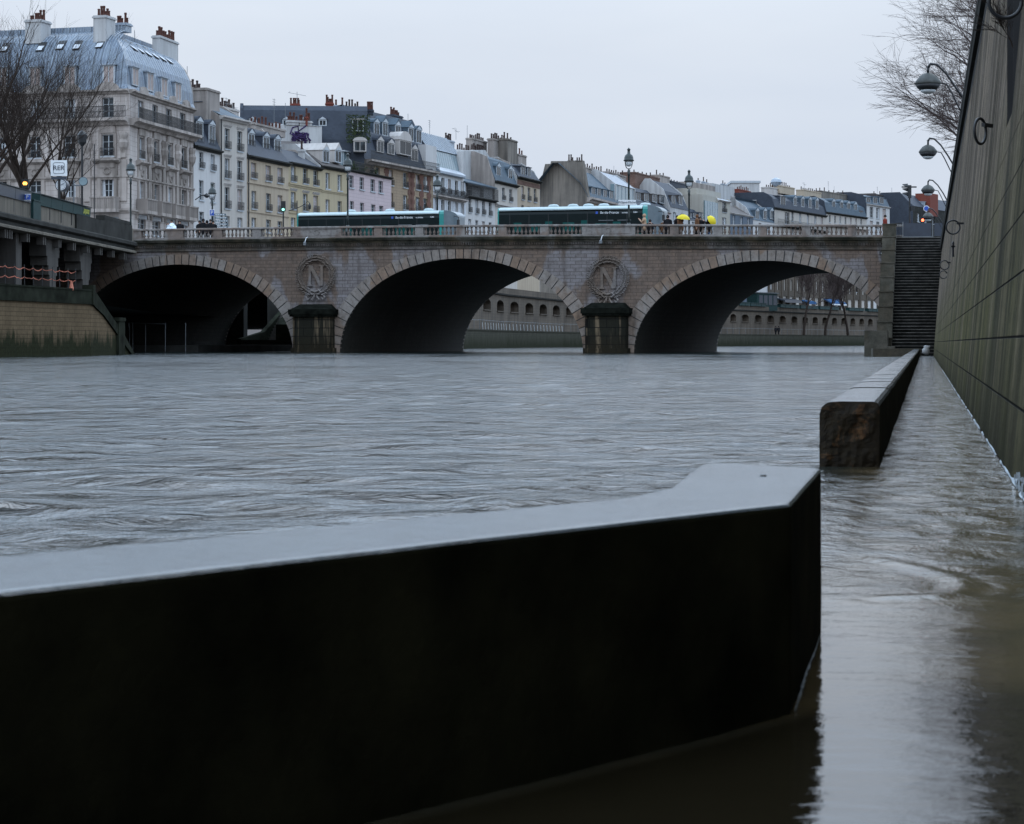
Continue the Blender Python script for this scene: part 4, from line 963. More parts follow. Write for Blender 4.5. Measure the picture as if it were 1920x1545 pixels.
def niche_wall(L_, sp_):
    m = MB(); n = int(round(sp_)); hs = []; hw_ = L_/n*.27
    for i in range(n):
        c = (i+0.5)*L_/n; hs.append((c-hw_, c+hw_, 4.9, 6.35))
    holes_wall(m, 0, L_, 2.0, 7.0, hs, 1.1)
    for a_, b_, c_, d_ in hs:
        m.quad((a_, 1.1, c_), (b_, 1.1, c_), (b_, 1.1, d_), (a_, 1.1, d_))
        cx_, r_ = (a_+b_)/2, (b_-a_)/2; zc = d_-.65
        for sgn in (-1, 1):
            P_ = [(cx_+sgn*r_*math.cos(t), zc+.65*math.sin(t)) for t in [math.pi/2*j/6 for j in range(7)]]+[(cx_+sgn*r_, d_)]
            P_ = P_[::-1] if sgn > 0 else P_
            m.prism([(x, z) for x, z in ([P_[-1]]+P_[:-1])], 0.001, 0.6)
        m.box(a_-0.12, b_+0.12, -0.18, 0.0, c_-0.14, c_-0.02)
    return m
for i in range(len(fu)-1):
    (xa, ya), (xb, yb) = fu[i], fu[i+1]; L_ = math.hypot(xb-xa, yb-ya); a = math.atan2(yb-ya, xb-xa); loc = (xa-o_[0], ya-o_[1], 0)
    niche_wall(L_, sp_n[i]).build('niche_wall', M['fwall'], fe, loc=loc, rz=a)
    MB().prismx([(0, 6.98), (-0.25, 7.05), (-0.3, 7.25), (0.5, 7.25), (0.5, 6.98)], 0, L_+.05).build('string_course', M['darkstone'], fe, loc=loc, rz=a)
    MB().box(0, L_+.05, -0.05, 0.35, 7.25, 8.1).build('parapet', M['fwall'], fe, loc=loc, rz=a)
    # railing on the low quay
    (xc, yc), (xd, yd) = fl[i], fl[i+1]; L2 = math.hypot(xd-xc, yd-yc); a2 = math.atan2(yd-yc, xd-xc)
    q = MB(); x = 1
    if i in (1, 2):
        q2 = MB()
        while x < L2: q.tube([(x, 0.2, 2.3), (x-0.0, 0.2, 3.5)], 0.03, 4); q2.tube([(x+0.5, -0.12, 2.32), (x+0.15, -0.12, 3.1)], 0.035, 4); x += 2.4
        q.tube([(0, 0.2, 3.45), (L2, 0.2, 3.4)], 0.02, 4); q.build('railing', M['galv'], fe, loc=(xc-o_[0], yc-o_[1], 0), rz=a2); q2.build('leaning_stakes', M['signwhite'], fe, loc=(xc-o_[0], yc-o_[1], 0), rz=a2)
    else:
        while x < L2: q.tube([(x, 0.2, 2.3), (x, 0.2, 3.5)], 0.03, 4); x += 4
        q.tube([(0, 0.2, 3.45), (L2, 0.2, 3.4)], 0.02, 4); q.build('railing', M['galv'], fe, loc=(xc-o_[0], yc-o_[1], 0), rz=a2)
# green bookstall runs along the far parapet
def fupt(px):
    k = (px-CX)/F
    for (xa, ya), (xb, yb) in zip(fu[:-1], fu[1:]):
        ux, uy = xb-xa, yb-ya; s = (k*ya-xa)/(ux-k*uy)
        if -1e-6 <= s <= 1+1e-6: return (xa+ux*s, ya+uy*s)
    return fu[-1]
for a_, b_, lab in ((1384, 1404, 'far green bookstall run nearest the dark vault edge'), (1405, 1434, 'far green bookstall beside the tall dark kiosk, seen through the right arch'), (1461, 1496, 'far green bookstall left of the middle tree trunk'), (1499, 1532, 'far green bookstall between two bare tree trunks'), (1535, 1571, 'far green bookstall below the blue and white awning'), (1590, 1618, 'far green bookstall right of the last tree trunk'), (1626, 1648, 'far green bookstall next to the stair cheek')):
    (xa, ya), (xb, yb) = fupt(a_), fupt(b_); L_ = math.hypot(xb-xa, yb-ya)
    r = empty('bookstall_box', (xa, ya, 8.1), math.atan2(yb-ya, xb-xa), lab, 'bookstall', 'green bookstalls on the far embankment')
    q = MB(); n = max(2, int(L_/3.2))
    for i in range(n): q.box(i*L_/n+.08, (i+1)*L_/n-.08, -0.35, 0.6, 0, 0.62)
    q.build('box', M['box_green'], r); MB().box(0, L_, -0.42, 0.66, 0.62, 0.72).build('lid', M['box_green'], r)
r = empty('kiosk', (*fupt(1428), 7.3), 0.95, 'tall dark green kiosk behind the far parapet', 'kiosk')
MB().box(0, 8.5, 1.0, 3.5, 0, 3.6).build('body', M['box_green'], r); MB().box(-0.3, 8.8, 0.8, 3.7, 3.6, 3.8).build('roof', M['boxlid'], r)
q = MB()
for i in range(4): q.box(0.7+i*2, 2.2+i*2, 0.95, 0.999, 1.2, 3.2)
q.build('panels', M['panel'], r)
# ------------------------------------------------------------------ houses
_FY = [(200, 205), (240, 211), (362, 229), (412, 236.5), (463, 243), (541, 254.5), (602, 264), (651, 271), (733, 285), (812, 300), (870, 312), (928, 325), (970, 336), (1015, 348), (1103, 378), (1160, 398), (1190, 409), (1257, 432), (1290, 444), (1320, 455), (1368, 472), (1412, 488), (1440, 498), (1548, 535), (1625, 560), (1668, 575), (1800, 630)]
def FY(px): return float(np.interp(px, [a for a, b in _FY], [b for a, b in _FY]))
_pots = {}
class Frame:
    def __init__(s, root, px0, px1, Y0=None, Y1=None):
        s.root = root; Y0 = Y0 or FY(px0); Y1 = Y1 or FY(px1)
        s.P0 = Vector(g2(px0, Y0)); s.P1 = Vector(g2(px1, Y1)); d = s.P1-s.P0; s.L = d.length; s.u = d/s.L; s.v = Vector((-s.u.y, s.u.x)); s.a = math.atan2(d.y, d.x)
    def b(s, mb, name, mat, parent=None):
        if parent is not None: return mb.build(name, mat, parent)
        rl = s.root.location
        return mb.build(name, mat, s.root, loc=(s.P0.x-rl.x, s.P0.y-rl.y, 0), rz=s.a)
    def q(s, px, py=None, yin=0.0):
        k = (px-CX)/F; O = s.P0+s.v*yin; x = (k*O.y-O.x)/(s.u.x-k*s.u.y)
        if py is None: return x
        return x, CH-(py-HY)/F*(O.y+s.u.y*x)
    def win(s, px, t, b_, w, ref=None, style='std', zt=None):
        ref = px if ref is None else ref
        x = s.q(px); wm = abs(s.q(px+w/2)-s.q(px-w/2))
        z1 = s.q(ref, t)[1]; z0 = s.q(ref, b_)[1]
        return (x, wm, z0, z1, style)
    def row(s, pxs, t, b_, w, ref=None, style='std'):
        ref = pxs[0] if ref is None else ref
        return [s.win(p, t, b_, w, ref, style) for p in pxs]
    def wall(s, mat, z1, wins, z0=7.2, x0=0.0, x1=None, name='wall', deep=0.28):
        x1 = s.L if x1 is None else x1; m = MB()
        hs = [(x-w/2, x+w/2, a, b_) for x, w, a, b_, st in wins]
        holes_wall(m, x0, x1, z0, z1, hs, deep); o = s.b(m, name, mat)
        for wdef in wins: s.window(*wdef, deep=deep)
        return o
    def window(s, x, w, z0, z1, style='std', deep=0.28, parent=None, y=None):
        y = deep-0.03 if y is None else y; f = 0.07; m = MB()
        xa, xb = x-w/2, x+w/2
        m.box(xa, xa+f, y-.04, y, z0, z1).box(xb-f, xb, y-.04, y, z0, z1).box(xa+f, xb-f, y-.04, y, z1-f, z1).box(xa+f, xb-f, y-.04, y, z0, z0+f)
        if w > 0.7: m.box(x-.045, x+.045, y-.05, y-0.001, z0+f, z1-f)
        for k in (1, 2):
            zz = z0+(z1-z0)*k/3; m.box(xa+f, xb-f, y-.035, y-0.002, zz-.02, zz+.02)
        if 'sh' not in style or True:
            m.box(xa-.12, xb+.12, -.12, 0.05, z0-.14, z0-.001)
        wo = s.b(m, 'window', M['frame'], parent)
        rnd = random.random()
        if style.startswith('blind') or (rnd < 0.07 and not style.startswith('dark')):
            MB().quad((xa, y-.02, z0), (xb, y-.02, z0), (xb, y-.02, z1), (xa, y-.02, z1)).build('blind', M['shutter'], wo)
        else:
            MB().quad((xa, y-.015, z0), (xb, y-.015, z0), (xb, y-.015, z1), (xa, y-.015, z1)).build('pane', M['glass'], wo)
            if rnd > 0.62: 
                c = 0.28*w*random.uniform(.6, 1.2); MB().quad((xa+f, y-.0165, z0+f), (xa+f+c, y-.0165, z0+f), (xa+f+c*.7, y-.0165, z1-f), (xa+f, y-.0165, z1-f)).quad((xb-f-c, y-.0165, z0+f), (xb-f, y-.0165, z0+f), (xb-f, y-.0165, z1-f), (xb-f-c*.7, y-.0165, z1-f)).build('curtain', M['wshutter'], wo)
        if 'rail' in style:
            hh = min(1.0, (z1-z0)*.38); s.railing(xa-.12, xb+.12, z0, z0+hh, -.16, wo)
        if 'lint' in style:
            MB().prismx([(-.02, z1+.12), (-.16, z1+.30), (-.2, z1+.38), (.0, z1+.38), (0, z1+.12)], xa-.2, xb+.2).build('lintel', M['ltrim'], wo)
        if 'wsh' in style:
            MB().box(xa-w*.48, xa-.04, -.07, -.03, z0, z1).build('shutter', M['wshutter'], wo); MB().box(xb+.04, xb+w*.48, -.07, -.03, z0, z1).build('shutter', M['wshutter'], wo)
        return wo
    def railing(s, xa, xb, z0, z1, y, parent=None, name='railing', step=0.16):
        m = MB(); m.box(xa, xb, y-.02, y+.02, z1-.05, z1).box(xa, xb, y-.02, y+.02, z0+.02, z0+.06)
        n = max(2, int((xb-xa)/step))
        for i in range(n+1):
            x = xa+(xb-xa)*i/n; m.box(x-.018, x+.018, y-.012, y+.012, z0+.06, z1-.05)
        mid = (z0+z1)/2; m.box(xa, xb, y-.012, y+.012, mid-.02, mid+.03)
        return s.b(m, name, M['iron'], parent)
    def band(s, z0, z1, out, mat, x0=0, x1=None, name='string_course', inn=0.05):
        x1 = s.L if x1 is None else x1; h = z1-z0
        return s.b(MB().prismx([(inn, z0), (-out*.35, z0), (-out*.5, z0+h*.4), (-out, z0+h*.6), (-out, z1), (inn, z1)], x0, x1), name, mat)
    def roof(s, prof, D, mat, gmat=None, x0=0, x1=None, extra=0.25, name='roof', ends=(1, 1)):
        """prof: list of (y,z) up to the ridge; falls back to the rear eave at depth D"""
        x1 = s.L if x1 is None else x1; ze = prof[0][1]; zr_ = prof[-1][1]
        P = list(prof)+[(D-prof[-1][0], zr_), (D, ze)]
        m = MB(); k = len(P)
        for (ya, za), (yb, zb) in zip(P[:-1], P[1:]): m.quad((x0, ya, za), (x1, ya, za), (x1, yb, zb), (x0, yb, zb))
        o = s.b(m, name, mat)
        g = gmat or mat
        for e, on in zip((x0, x1), ends):
            if not on: continue
            w = 0.18
            Q = [(max(0.02, y), z+extra if z > ze else z) for y, z in P]; Q = [(0.02, 7.2)]+Q+[(D, 7.2)]
            s.b(MB().prismx(Q, e-w, e+w), 'party_wall', g)
        return o
    def dormer(s, px, t, b_, w, style='flat', yin=0.5, depth=2.2, cheek=None, wstyle='std', fmat=None):
        x, z1 = s.q(px, t, yin); z0 = s.q(px, b_, yin)[1]; wm = abs(s.q(px+w/2, None, yin)-s.q(px-w/2, None, yin)); cheek = cheek or M['slate']; fmat = fmat or M['frame']
        m = MB(); xa, xb = x-wm/2, x+wm/2; zt = z1
        m.box(xa, xb, yin+0.02, yin+depth, z0, zt-0.12)
        if style == 'gable': m.prism([(xa-.12, zt-.12), (xb+.12, zt-.12), (x, zt+wm*.42)][::1], yin-.12, yin+depth+.6)
        elif style == 'arch':
            m.prism([(x+(wm/2+.1)*math.cos(t_), zt-.12+(wm*.30)*math.sin(t_)) for t_ in [math.pi*i/8 for i in range(9)]][::-1], yin-.1, yin+depth+.6)
        elif style == 'hip': m.add([(xa-.15, yin-.15, zt-.12), (xb+.15, yin-.15, zt-.12), (xb+.15, yin+depth, zt-.12), (xa-.15, yin+depth, zt-.12), (x, yin+.5, zt+.45), (x, yin+depth+.8, zt+.45)], [(0, 1, 4), (1, 2, 5, 4), (2, 3, 5), (3, 0, 4, 5), (3, 2, 1, 0)])
        else: m.prismx([(yin-.18, zt-.14), (yin-.18, zt-.04), (yin+depth+.6, zt+.12), (yin+depth+.6, zt-.14)], xa-.14, xb+.14)
        d = s.b(m, 'dormer', cheek)
        f = MB(); t_ = 0.14
        f.box(xa, xa+t_, yin-.04, yin+.015, z0, zt-.12).box(xb-t_, xb, yin-.04, yin+.015, z0, zt-.12).box(xa+t_, xb-t_, yin-.04, yin+.015, zt-.12-t_, zt-.12).box(x-.035, x+.035, yin-.04, yin+.010, z0, zt-.12-t_).box(xa+t_, xb-t_, yin-.045, yin+.012, z0, z0+.1)
        if style in ('arch', 'gable'): f.prism([(xa, zt-.12), (xb, zt-.12), (x, zt+wm*.2)], yin-.13, yin-.125)
        f.build('frame', fmat, d)
        if 'blind' in wstyle: MB().quad((xa+t_, yin, z0), (xb-t_, yin, z0), (xb-t_, yin, zt-.2), (xa+t_, yin, zt-.2)).build('blind', M['shutter'], d)
        else: MB().quad((xa+t_, yin, z0), (xb-t_, yin, z0), (xb-t_, yin, zt-.2), (xa+t_, yin, zt-.2)).build('pane', M['glass'], d)
        if 'rail' in wstyle: 
            mm = MB(); n = 6
            for i in range(n+1): xx = xa+(xb-xa)*i/n; mm.box(xx-.015, xx+.015, yin-.14, yin-.12, z0, z0+.8)
            mm.box(xa, xb, yin-.145, yin-.115, z0+.76, z0+.82); mm.build('railing', M['iron'], d)
        return d
    def chimney(s, pa, pb, t, b_, n=5, mat=None, yin=3.0, dep=0.8, pot='pot', along=False, ph=0.75):
        xa, z1 = s.q(pa, t, yin); xb = s.q(pb, None, yin); z0 = s.q(pa, b_, yin)[1]; mat = mat or M['party']
        m = MB().box(xa, xb, yin, yin+dep, z0, z1-.25).box(xa-.1, xb+.1, yin-.1, yin+dep+.1, z1-.25, z1-.1).box(xa-.02, xb+.02, yin-.02, yin+dep+.02, z1-.1, z1)
        c = s.b(m, 'chimney', mat); rr = random.Random(int(pa*7+t))
        for i in range(n):
            key = (pot, rr.randint(0, 2)); h = ph*(0.7, 1.0, 1.35)[key[1]]
            x = xa+(xb-xa)*(i+.5)/n+rr.uniform(-.08, .08)
            if key not in _pots:
                _pots[key] = MB().lathe([(0.15, 0), (0.13, h*.15), (0.11, h*.8), (0.14, h*.85), (0.13, h), (0.08, h)], 0, 0, 7).build('chimney_pot', M['pot' if pot == 'pot' else 'darkpot'], c, smooth=True); po = _pots[key]
            else: po = _pots[key].copy(); C.objects.link(po); po.parent = c
            po.location = (x, yin+dep*.5, z1)
        return c
    def antenna(s, px, t, b_, yin=2.5, kind=0):
        x, z1 = s.q(px, t, yin); z0 = s.q(px, b_, yin)[1]; m = MB().tube([(x, yin, z0), (x, yin, z1)], 0.028, 4)
        if kind == 1:
            for k in range(4): zz = z1-.1-.28*k; m.tube([(x-.55+k*.06, yin, zz), (x+.55-k*.06, yin, zz)], 0.018, 4)
        elif kind == 2: m.tube([(x-1.1, yin, z1-.1), (x+1.1, yin, z1-.5)], 0.02, 4).tube([(x-.9, yin-.3, z1), (x-.9, yin+.3, z1-.1)], .018, 4).tube([(x+.5, yin-.4, z1-.4), (x+.5, yin+.4, z1-.3)], .018, 4)
        return s.b(m, 'antenna', M['galv'])
def house(name, label, px0, px1, Y0=None, Y1=None, cat='building', group=None):
    Y0 = Y0 or FY(px0); r = empty(name, (*g2(px0, Y0), 7.2*0), 0, label, cat, group)
    return r, Frame(r, px0, px1, Y0, Y1)
# ---- A: corner building with the domed zinc roof
r, fr = house('corner_building', 'grand stone corner building with a curved blue-grey zinc roof and white chimneys', 250, 362)
fl_ = Frame(r, -110, 243, 216.5, 210.8); fc_ = Frame(r, 243, 250, 210.8, FY(250))
ZE = 24.0
wr = []
for (px, t, b_, tt) in ((264, 189, 226, 0), (291, 197.5, 234, 0), (317, 206, 241, 0), (342.5, 214, 249, 0)): wr.append(fr.win(px, t, b_, 10.5, style='dark'))
z5 = wr[0][2:4]; wr = [(a, b_, z5[0], z5[1], s_) for a, b_, c, d, s_ in wr]
r4 = [fr.win(px, 257.5, 297, 9, 264, 'rail') for px in (264.5, 292, 318, 343.5)]
r3 = [fr.win(px, 337, 373, 8.5, 264, 'std') for px in (264.5, 292, 318, 343.5)]
r1 = [fr.win(px, 410, 438, 15, 264, 'dark') for px in (266, 293, 319, 344)]
fr.wall(M['ashlar'], ZE-.1, wr+r4+r3+r1)
zw5, zw4, zw3, zw1 = wr[0][2:4], r4[0][2:4], r3[0][2:4], r1[0][2:4]
pl_ = (2, 66, 131, 202)
L5 = [(fl_.q(p), 1.15, *zw5, 'dark') for p in (-58,)+pl_]; L4 = [(fl_.q(p), 1.2, *zw4, 'rail') for p in (-58,)+pl_]
L3 = [(fl_.q(p), 1.25, *zw3, 'std') for p in (-58,)+pl_]; L1 = [(fl_.q(p), 2.2, *zw1, 'dark') for p in (-58,)+pl_]
fl_.wall(M['ashlar'], ZE-.1, L5+L4+L3+L1); fc_.wall(M['ashlar'], ZE-.1, [])
for f_, wl5, wl4, wl3 in ((fl_, L5, L4, L3), (fr, wr, r4, r3), (fc_, [], [], [])):
    f_.band(ZE-.35, ZE+.05, .5, M['trim'], name='cornice')
    f_.band(zw5[0]-.75, zw5[0]-.1, .95, M['trim'], name='balcony'); f_.railing(0, f_.L, zw5[0]-.08, zw5[0]+.98, -.88, step=.13)
    f_.band(zw4[0]-2.2, zw4[0]-1.85, .22, M['trim']); f_.band(zw3[0]-1.5, zw3[0]-1.15, .3, M['trim'])
    for x, w_, a, b_, st_ in wl4:
        m = MB().box(x-w_/2-.32, x-w_/2-.02, -.10, 0, a-.2, b_+.15).box(x+w_/2+.02, x+w_/2+.32, -.10, 0, a-.2, b_+.15)
        m.prism([(x-w_/2-.3, b_+.15), (x+w_/2+.3, b_+.15), (x+w_/2+.2, b_+.75), (x, b_+1.0), (x-w_/2-.2, b_+.75)][::-1], -.16, 0).box(x-w_/2-.2, x+w_/2+.2, -.2, 0, a-1.1, a-.15)
        f_.b(m, 'window_surround', M['trim'])
    for x, w_, a, b_, st_ in wl3:
        m = MB().box(x-w_/2-.42, x-w_/2-.04, -.14, 0, a-.9, b_+.1).box(x+w_/2+.04, x+w_/2+.42, -.14, 0, a-.9, b_+.1)
        m.box(x-w_/2-.4, x+w_/2+.4, -.12, 0, b_+.12, b_+1.25).prismx([(0, b_+1.25), (-.25, b_+1.35), (-.55, b_+1.55), (-.55, b_+1.7), (0, b_+1.75)], x-w_/2-.75, x+w_/2+.75)
        rr = random.Random(5)
        for i in range(14): 
            t_ = i*math.pi/7; m.lathe([(0.10, b_+.62+.28*math.sin(t_)-.06), (0.12, b_+.68+.28*math.sin(t_)), (0.03, b_+.75+.28*math.sin(t_))], x+.34*math.cos(t_)*(1 if i < 14 else 0), -.14, 6)
        f_.b(m, 'pediment', M['trim'])
        f_.b(MB().box(x-w_/2-.7, x+w_/2+.7, -1.15, 0, a-1.45, a-1.15), 'balcony', M['trim'])
        m = MB()
        for xx in (x-w_/2-.65, x+w_/2+.55): m.box(xx, xx+.12, -1.13, -.02, a-1.15, a-.05)
        m.box(x-w_/2-.7, x+w_/2+.7, -1.16, -1.03, a-.15, a-.02)
        for i in range(13): xx = x-w_/2-.5+(w_+1.0)*i/12; m.box(xx-.035, xx+.035, -1.12, -1.06, a-1.15, a-.15)
        m.quad((x-w_/2-.55, -1.07, a-1.15), (x+w_/2+.55, -1.07, a-1.15), (x+w_/2+.55, -1.07, a-.15), (x-w_/2-.55, -1.07, a-.15))
        f_.b(m, 'balcony_front', M['party'])
for f_, cols in ((fr, (278.5, 305.5, 331, 357)), (fl_, (165, 232))):
    for p in cols:
        x = f_.q(p); m = MB().box(x-.28, x+.28, -.2, 0, zw4[0]-.2, zw4[1]+.2)
        m.lathe([(0.12, zw4[0]+.2), (0.42, zw4[0]+.75), (0.5, zw4[0]+1.2), (0.36, zw4[0]+1.5), (0.46, zw4[0]+1.9), (0.46, zw4[1]+.1)], x, -.1, 8)
        m.box(x-.34, x+.34, -.16, 0, zw3[0]-.4, zw4[0]-.4); f_.b(m, 'pilaster', M['trim'])
for px in (266, 293, 319, 344):
    x = fr.q(px); m = MB()
    za = zw1[1]; 
    for j in range(10):
        t0, t1 = math.pi*j/10, math.pi*(j+1)/10; m.prism([(x+1.25*math.cos(t0), za+1.1*math.sin(t0)), (x+1.25*math.cos(t1), za+1.1*math.sin(t1)), (x+1.7*math.cos(t1), za+1.55*math.sin(t1)), (x+1.7*math.cos(t0), za+1.55*math.sin(t0))], -.15, 0)
    fr.b(m, 'arch', M['trim']); fr.b(MB().prism([(x+1.25*math.cos(math.pi*j/12), za+1.1*math.sin(math.pi*j/12)) for j in range(13)][::-1], -.04, 0), 'fanlight', M['wshutter'])
# roof by offsetting the eave line
prof = [(-.25, ZE+.05), (-.05, ZE+.5), (0.05, ZE+1.6), (0.35, ZE+2.9), (0.9, ZE+4.0), (1.7, ZE+4.9), (2.7, ZE+5.55), (4.2, ZE+6.1), (4.25, ZE+6.6), (6.0, ZE+6.65)]
def isect(f_, g_):
    d = g_.P0-f_.P0; den = f_.u.x*g_.u.y-f_.u.y*g_.u.x; t = (d.x*g_.u.y-d.y*g_.u.x)/den; return f_.P0+f_.u*t
Pc = [Vector(fl_.P0), isect(fl_, fr), Vector(fr.P1)]; vn = [fl_.v, fr.v]
def offp(d): return [Pc[0]+vn[0]*d, Pc[1]+(vn[0]+vn[1])*(d/(1+vn[0].dot(vn[1]))), Pc[2]+vn[1]*d]
rows = [(offp(d), z) for d, z in prof]
for i, f_ in enumerate((fl_, fr)):
    m = MB()
    for (o0, za), (o1, zb) in zip(rows[:-1], rows[1:]):
        m.quad(*[((p-f_.P0).dot(f_.u), (p-f_.P0).dot(f_.v), z) for p, z in ((o0[i], za), (o0[i+1], za), (o1[i+1], zb), (o1[i], zb))])
    f_.b(m, 'roof', M['zincx'])
fr.b(MB().prismx([(0.0, 7.2)]+[(max(0, y), z) for y, z in prof]+[(7, 7.2)], fr.L-.02, fr.L+.3), 'party_wall', M['party'])
# standing seams as thin ribs
for f_, n in ((fr, 24), (fl_, 60)):
    m = MB()
    for i in range(1, n):
        x = f_.L*i/n
        if f_ is fr: pts = [(x, y, z+.02) for y, z in prof[:-1] if x > y*0.55]
        else: pts = [(x, y, z+.02) for y, z in prof[:-1] if f_.L-x > y*0.62]
        if len(pts) > 1: m.tube(pts, .035, 4)
    f_.b(m, 'seams', M['zincp'])
def roofpt(z): return float(np.interp(z, [p[1] for p in prof], [p[0] for p in prof]))
def skylight(f_, px, py, w=0.8, h=1.0):
    x, z = f_.q(px, py, 1.3); y = roofpt(z); y2 = roofpt(z+h); m = MB()
    m.add([(x-w/2, y-.12, z), (x+w/2, y-.12, z), (x+w/2, y2-.12, z+h), (x-w/2, y2-.12, z+h), (x-w/2, y+.1, z), (x+w/2, y+.1, z), (x+w/2, y2+.1, z+h), (x-w/2, y2+.1, z+h)], [(0, 1, 2, 3), (0, 4, 5, 1), (1, 5, 6, 2), (2, 6, 7, 3), (3, 7, 4, 0)])
    o = f_.b(m, 'skylight', M['iron']); a = .1
    MB().quad((x-w/2+a, y-.14, z+a), (x+w/2-a, y-.14, z+a), (x+w/2-a, y2-.14, z+h-a), (x-w/2+a, y2-.14, z+h-a)).build('pane', M['wshutter'], o)
for px, py in ((251, 95), (264, 100), (277, 106), (291, 110), (304, 115), (317, 119)): skylight(fr, px, py, 1.1, 1.15)
for px, py in ((188, 91), (146, 94), (114, 94), (78, 97), (9, 98), (-50, 98)): skylight(fl_, px, py, .8, .95)
for px, t in ((254, 123), (282, 133), (308, 143), (334, 152)): fr.dormer(px, t+1, t+38, 12, 'flat', -.14, 2.2, M['zincp'], 'blind')
for px, t in ((204, 119), (131, 121), (66, 123), (3, 124), (-60, 124)): fl_.dormer(px, t, t+40, 23, 'flat', -.14, 2.2, M['zincp'], 'blind')
for f_, cols in ((fr, (266, 294, 321, 345.5)), (fl_, (204, 131, 66, 3))):
    for p in cols:
        x = f_.q(p); m = MB()
        ra = 1.15 if f_ is fr else 1.25
        m.prism([(x+ra*math.cos(math.pi*j/10), ZE-.1+ra*.68*math.sin(math.pi*j/10)) for j in range(11)][::-1], -.32, .3)
        m.prism([(x+ra*.8*math.cos(math.pi*j/10), ZE+ra*.45*math.sin(math.pi*j/10)) for j in range(11)][::-1], -.38, -.32)
        f_.b(m, 'lunette', M['trim'])
fl_.chimney(47, 76, 37, 82, 7, M['party3'], 1.5, 2.0); fl_.chimney(175, 198, 29, 82, 6, M['party3'], 1.5, 2.0); fl_.chimney(214, 236, 43, 60, 5, M['zincp'], 4.5, 1.2)
fr.chimney(300, 334, 66, 130, 9, M['party3'], 2.0, .8)
fr.antenna(351, 124, 175, .8, 0); fr.antenna(252, 57, 75, 3, 0)
# ---- B: narrow white house with black mansard
r, f = house('townhouse', 'narrow white town house under a steep black mansard with two arched white dormers', 363, 412)
e = f.q(363, 273)[1]
f.wall(M['white'], e, f.row((377.5, 399), 285, 315, 8, 377, 'rail')+f.row((377.5, 399), 338, 375, 8.5, 377)+f.row((378, 400), 397, 420, 9, 378))
f.band(e-.3, e+.05, .5, M['darkstone'], name='gutter')
zt = f.q(380, 188)[1]
f.roof([(-.2, e), (.9, e+2.8), (1.6, f.q(380, 219)[1]), (3.8, zt)], 11, M['slate'], M['party'])
f.dormer(374, 226, 271, 13, 'arch', .1, 1.8, None, 'rail'); f.dormer(397, 232, 277, 12, 'arch', .1, 1.8, None, 'rail'); f.dormer(383, 190, 217, 10, 'hip', 1.5, 2)
x0, zt = f.q(377, 164, 1.6); x1 = f.q(411, None, 1.6)
f.chimney(388, 412, 164, 285, 0, M['party'], .9, 6); f.chimney(359, 384, 163, 200, 6, M['party'], 3.5, 1, 'dark')
# ---- C: cream house
r, f = house('townhouse', 'tall cream town house with black window railings and raised brows above the windows', 412, 463)
e = f.q(412, 217)[1]
rows_ = [f.row((426, 449.7), a, b_, 9.5, 426, 'raillint') for a, b_ in ((241, 279), (297, 334), (351, 391))]+[f.row((426, 450), 405, 425, 9.5, 426)]
f.wall(M['cream'], e, sum(rows_, [])); f.band(e-.35, e+.05, .55, M['ltrim'], name='cornice')
f.roof([(-.3, e), (2.8, e+1.5), (5, e+2.0)], 11, M['bslate'], M['party'])
f.chimney(418, 448, 199, 222, 7, M['ltrim'], 3.5, 1, 'dark'); f.antenna(424, 183, 205, 3.5, 1); f.antenna(437, 195, 210, 3.5, 2)
f.b(MB().tube([(.15, -.12, 7.3), (.15, -.12, e)], .07, 5), 'drainpipe', M['iron'])
# ---- D: beige house with slate roof
r, f = house('townhouse', 'beige town house with iron window balconies and three slate-roof dormers', 463, 541)
e = f.q(463, 292)[1]; zt = f.q(463, 238, 3)[1]
f.wall(M['beige'], e, f.row((475.5, 503, 525), 305, 334, 10, 475, 'blindrail')+f.row((476, 503.5, 525), 358, 391, 9, 475, 'rail')+f.row((476, 503.5, 525), 408, 432, 9, 475))
f.band(f.q(463, 344)[1], f.q(463, 341)[1], .14, M['beige']); f.band(e-.3, e+.08, .5, M['darkstone'], name='gutter'); f.band(f.q(463, 398)[1], f.q(463, 395)[1], .12, M['beige'])
f.roof([(-.3, e), (1.6, e+2.2), (3.2, zt)], 10, M['slate'], M['party'])
for px, t in ((471, 248), (499, 254), (520, 259)): f.dormer(px, t, t+29, 12, 'arch', 1.0, 2.6, None, 'rail')
f.chimney(476, 535, 229, 245, 9, M['party'], 4, 1, 'pot', ph=.6); f.antenna(514, 185, 232, 4, 1); f.antenna(535, 193, 240, 4, 0)
f.b(MB().tube([(.2, -.12, 7.3), (.2, -.12, e)], .07, 5), 'drainpipe', M['iron'])
# ---- E: yellow house
r, f = house('townhouse', 'mustard yellow town house with three window bays and a low slate roof', 541, 602)
e = f.q(541, 304)[1]
f.wall(M['yellow'], e, f.row((550, 572.6, 592), 311, 340, 9, 550, 'rail')+f.row((550, 572.6, 592), 360, 392, 9, 550, 'raillint')+f.row((550, 572.6, 592), 408, 430, 9, 550))
f.band(e-.3, e+.05, .45, M['darkstone'], name='gutter'); f.band(f.q(541, 348)[1], f.q(541, 342)[1], .22, M['yellow']); f.band(f.q(541, 400)[1], f.q(541, 397)[1], .12, M['yellow'])
f.roof([(-.25, e), (3.2, e+2.0)], 9, M['slate'], M['party'])
f.chimney(568, 572, 280, 300, 1, M['party3'], 1.6, .6, 'dark')
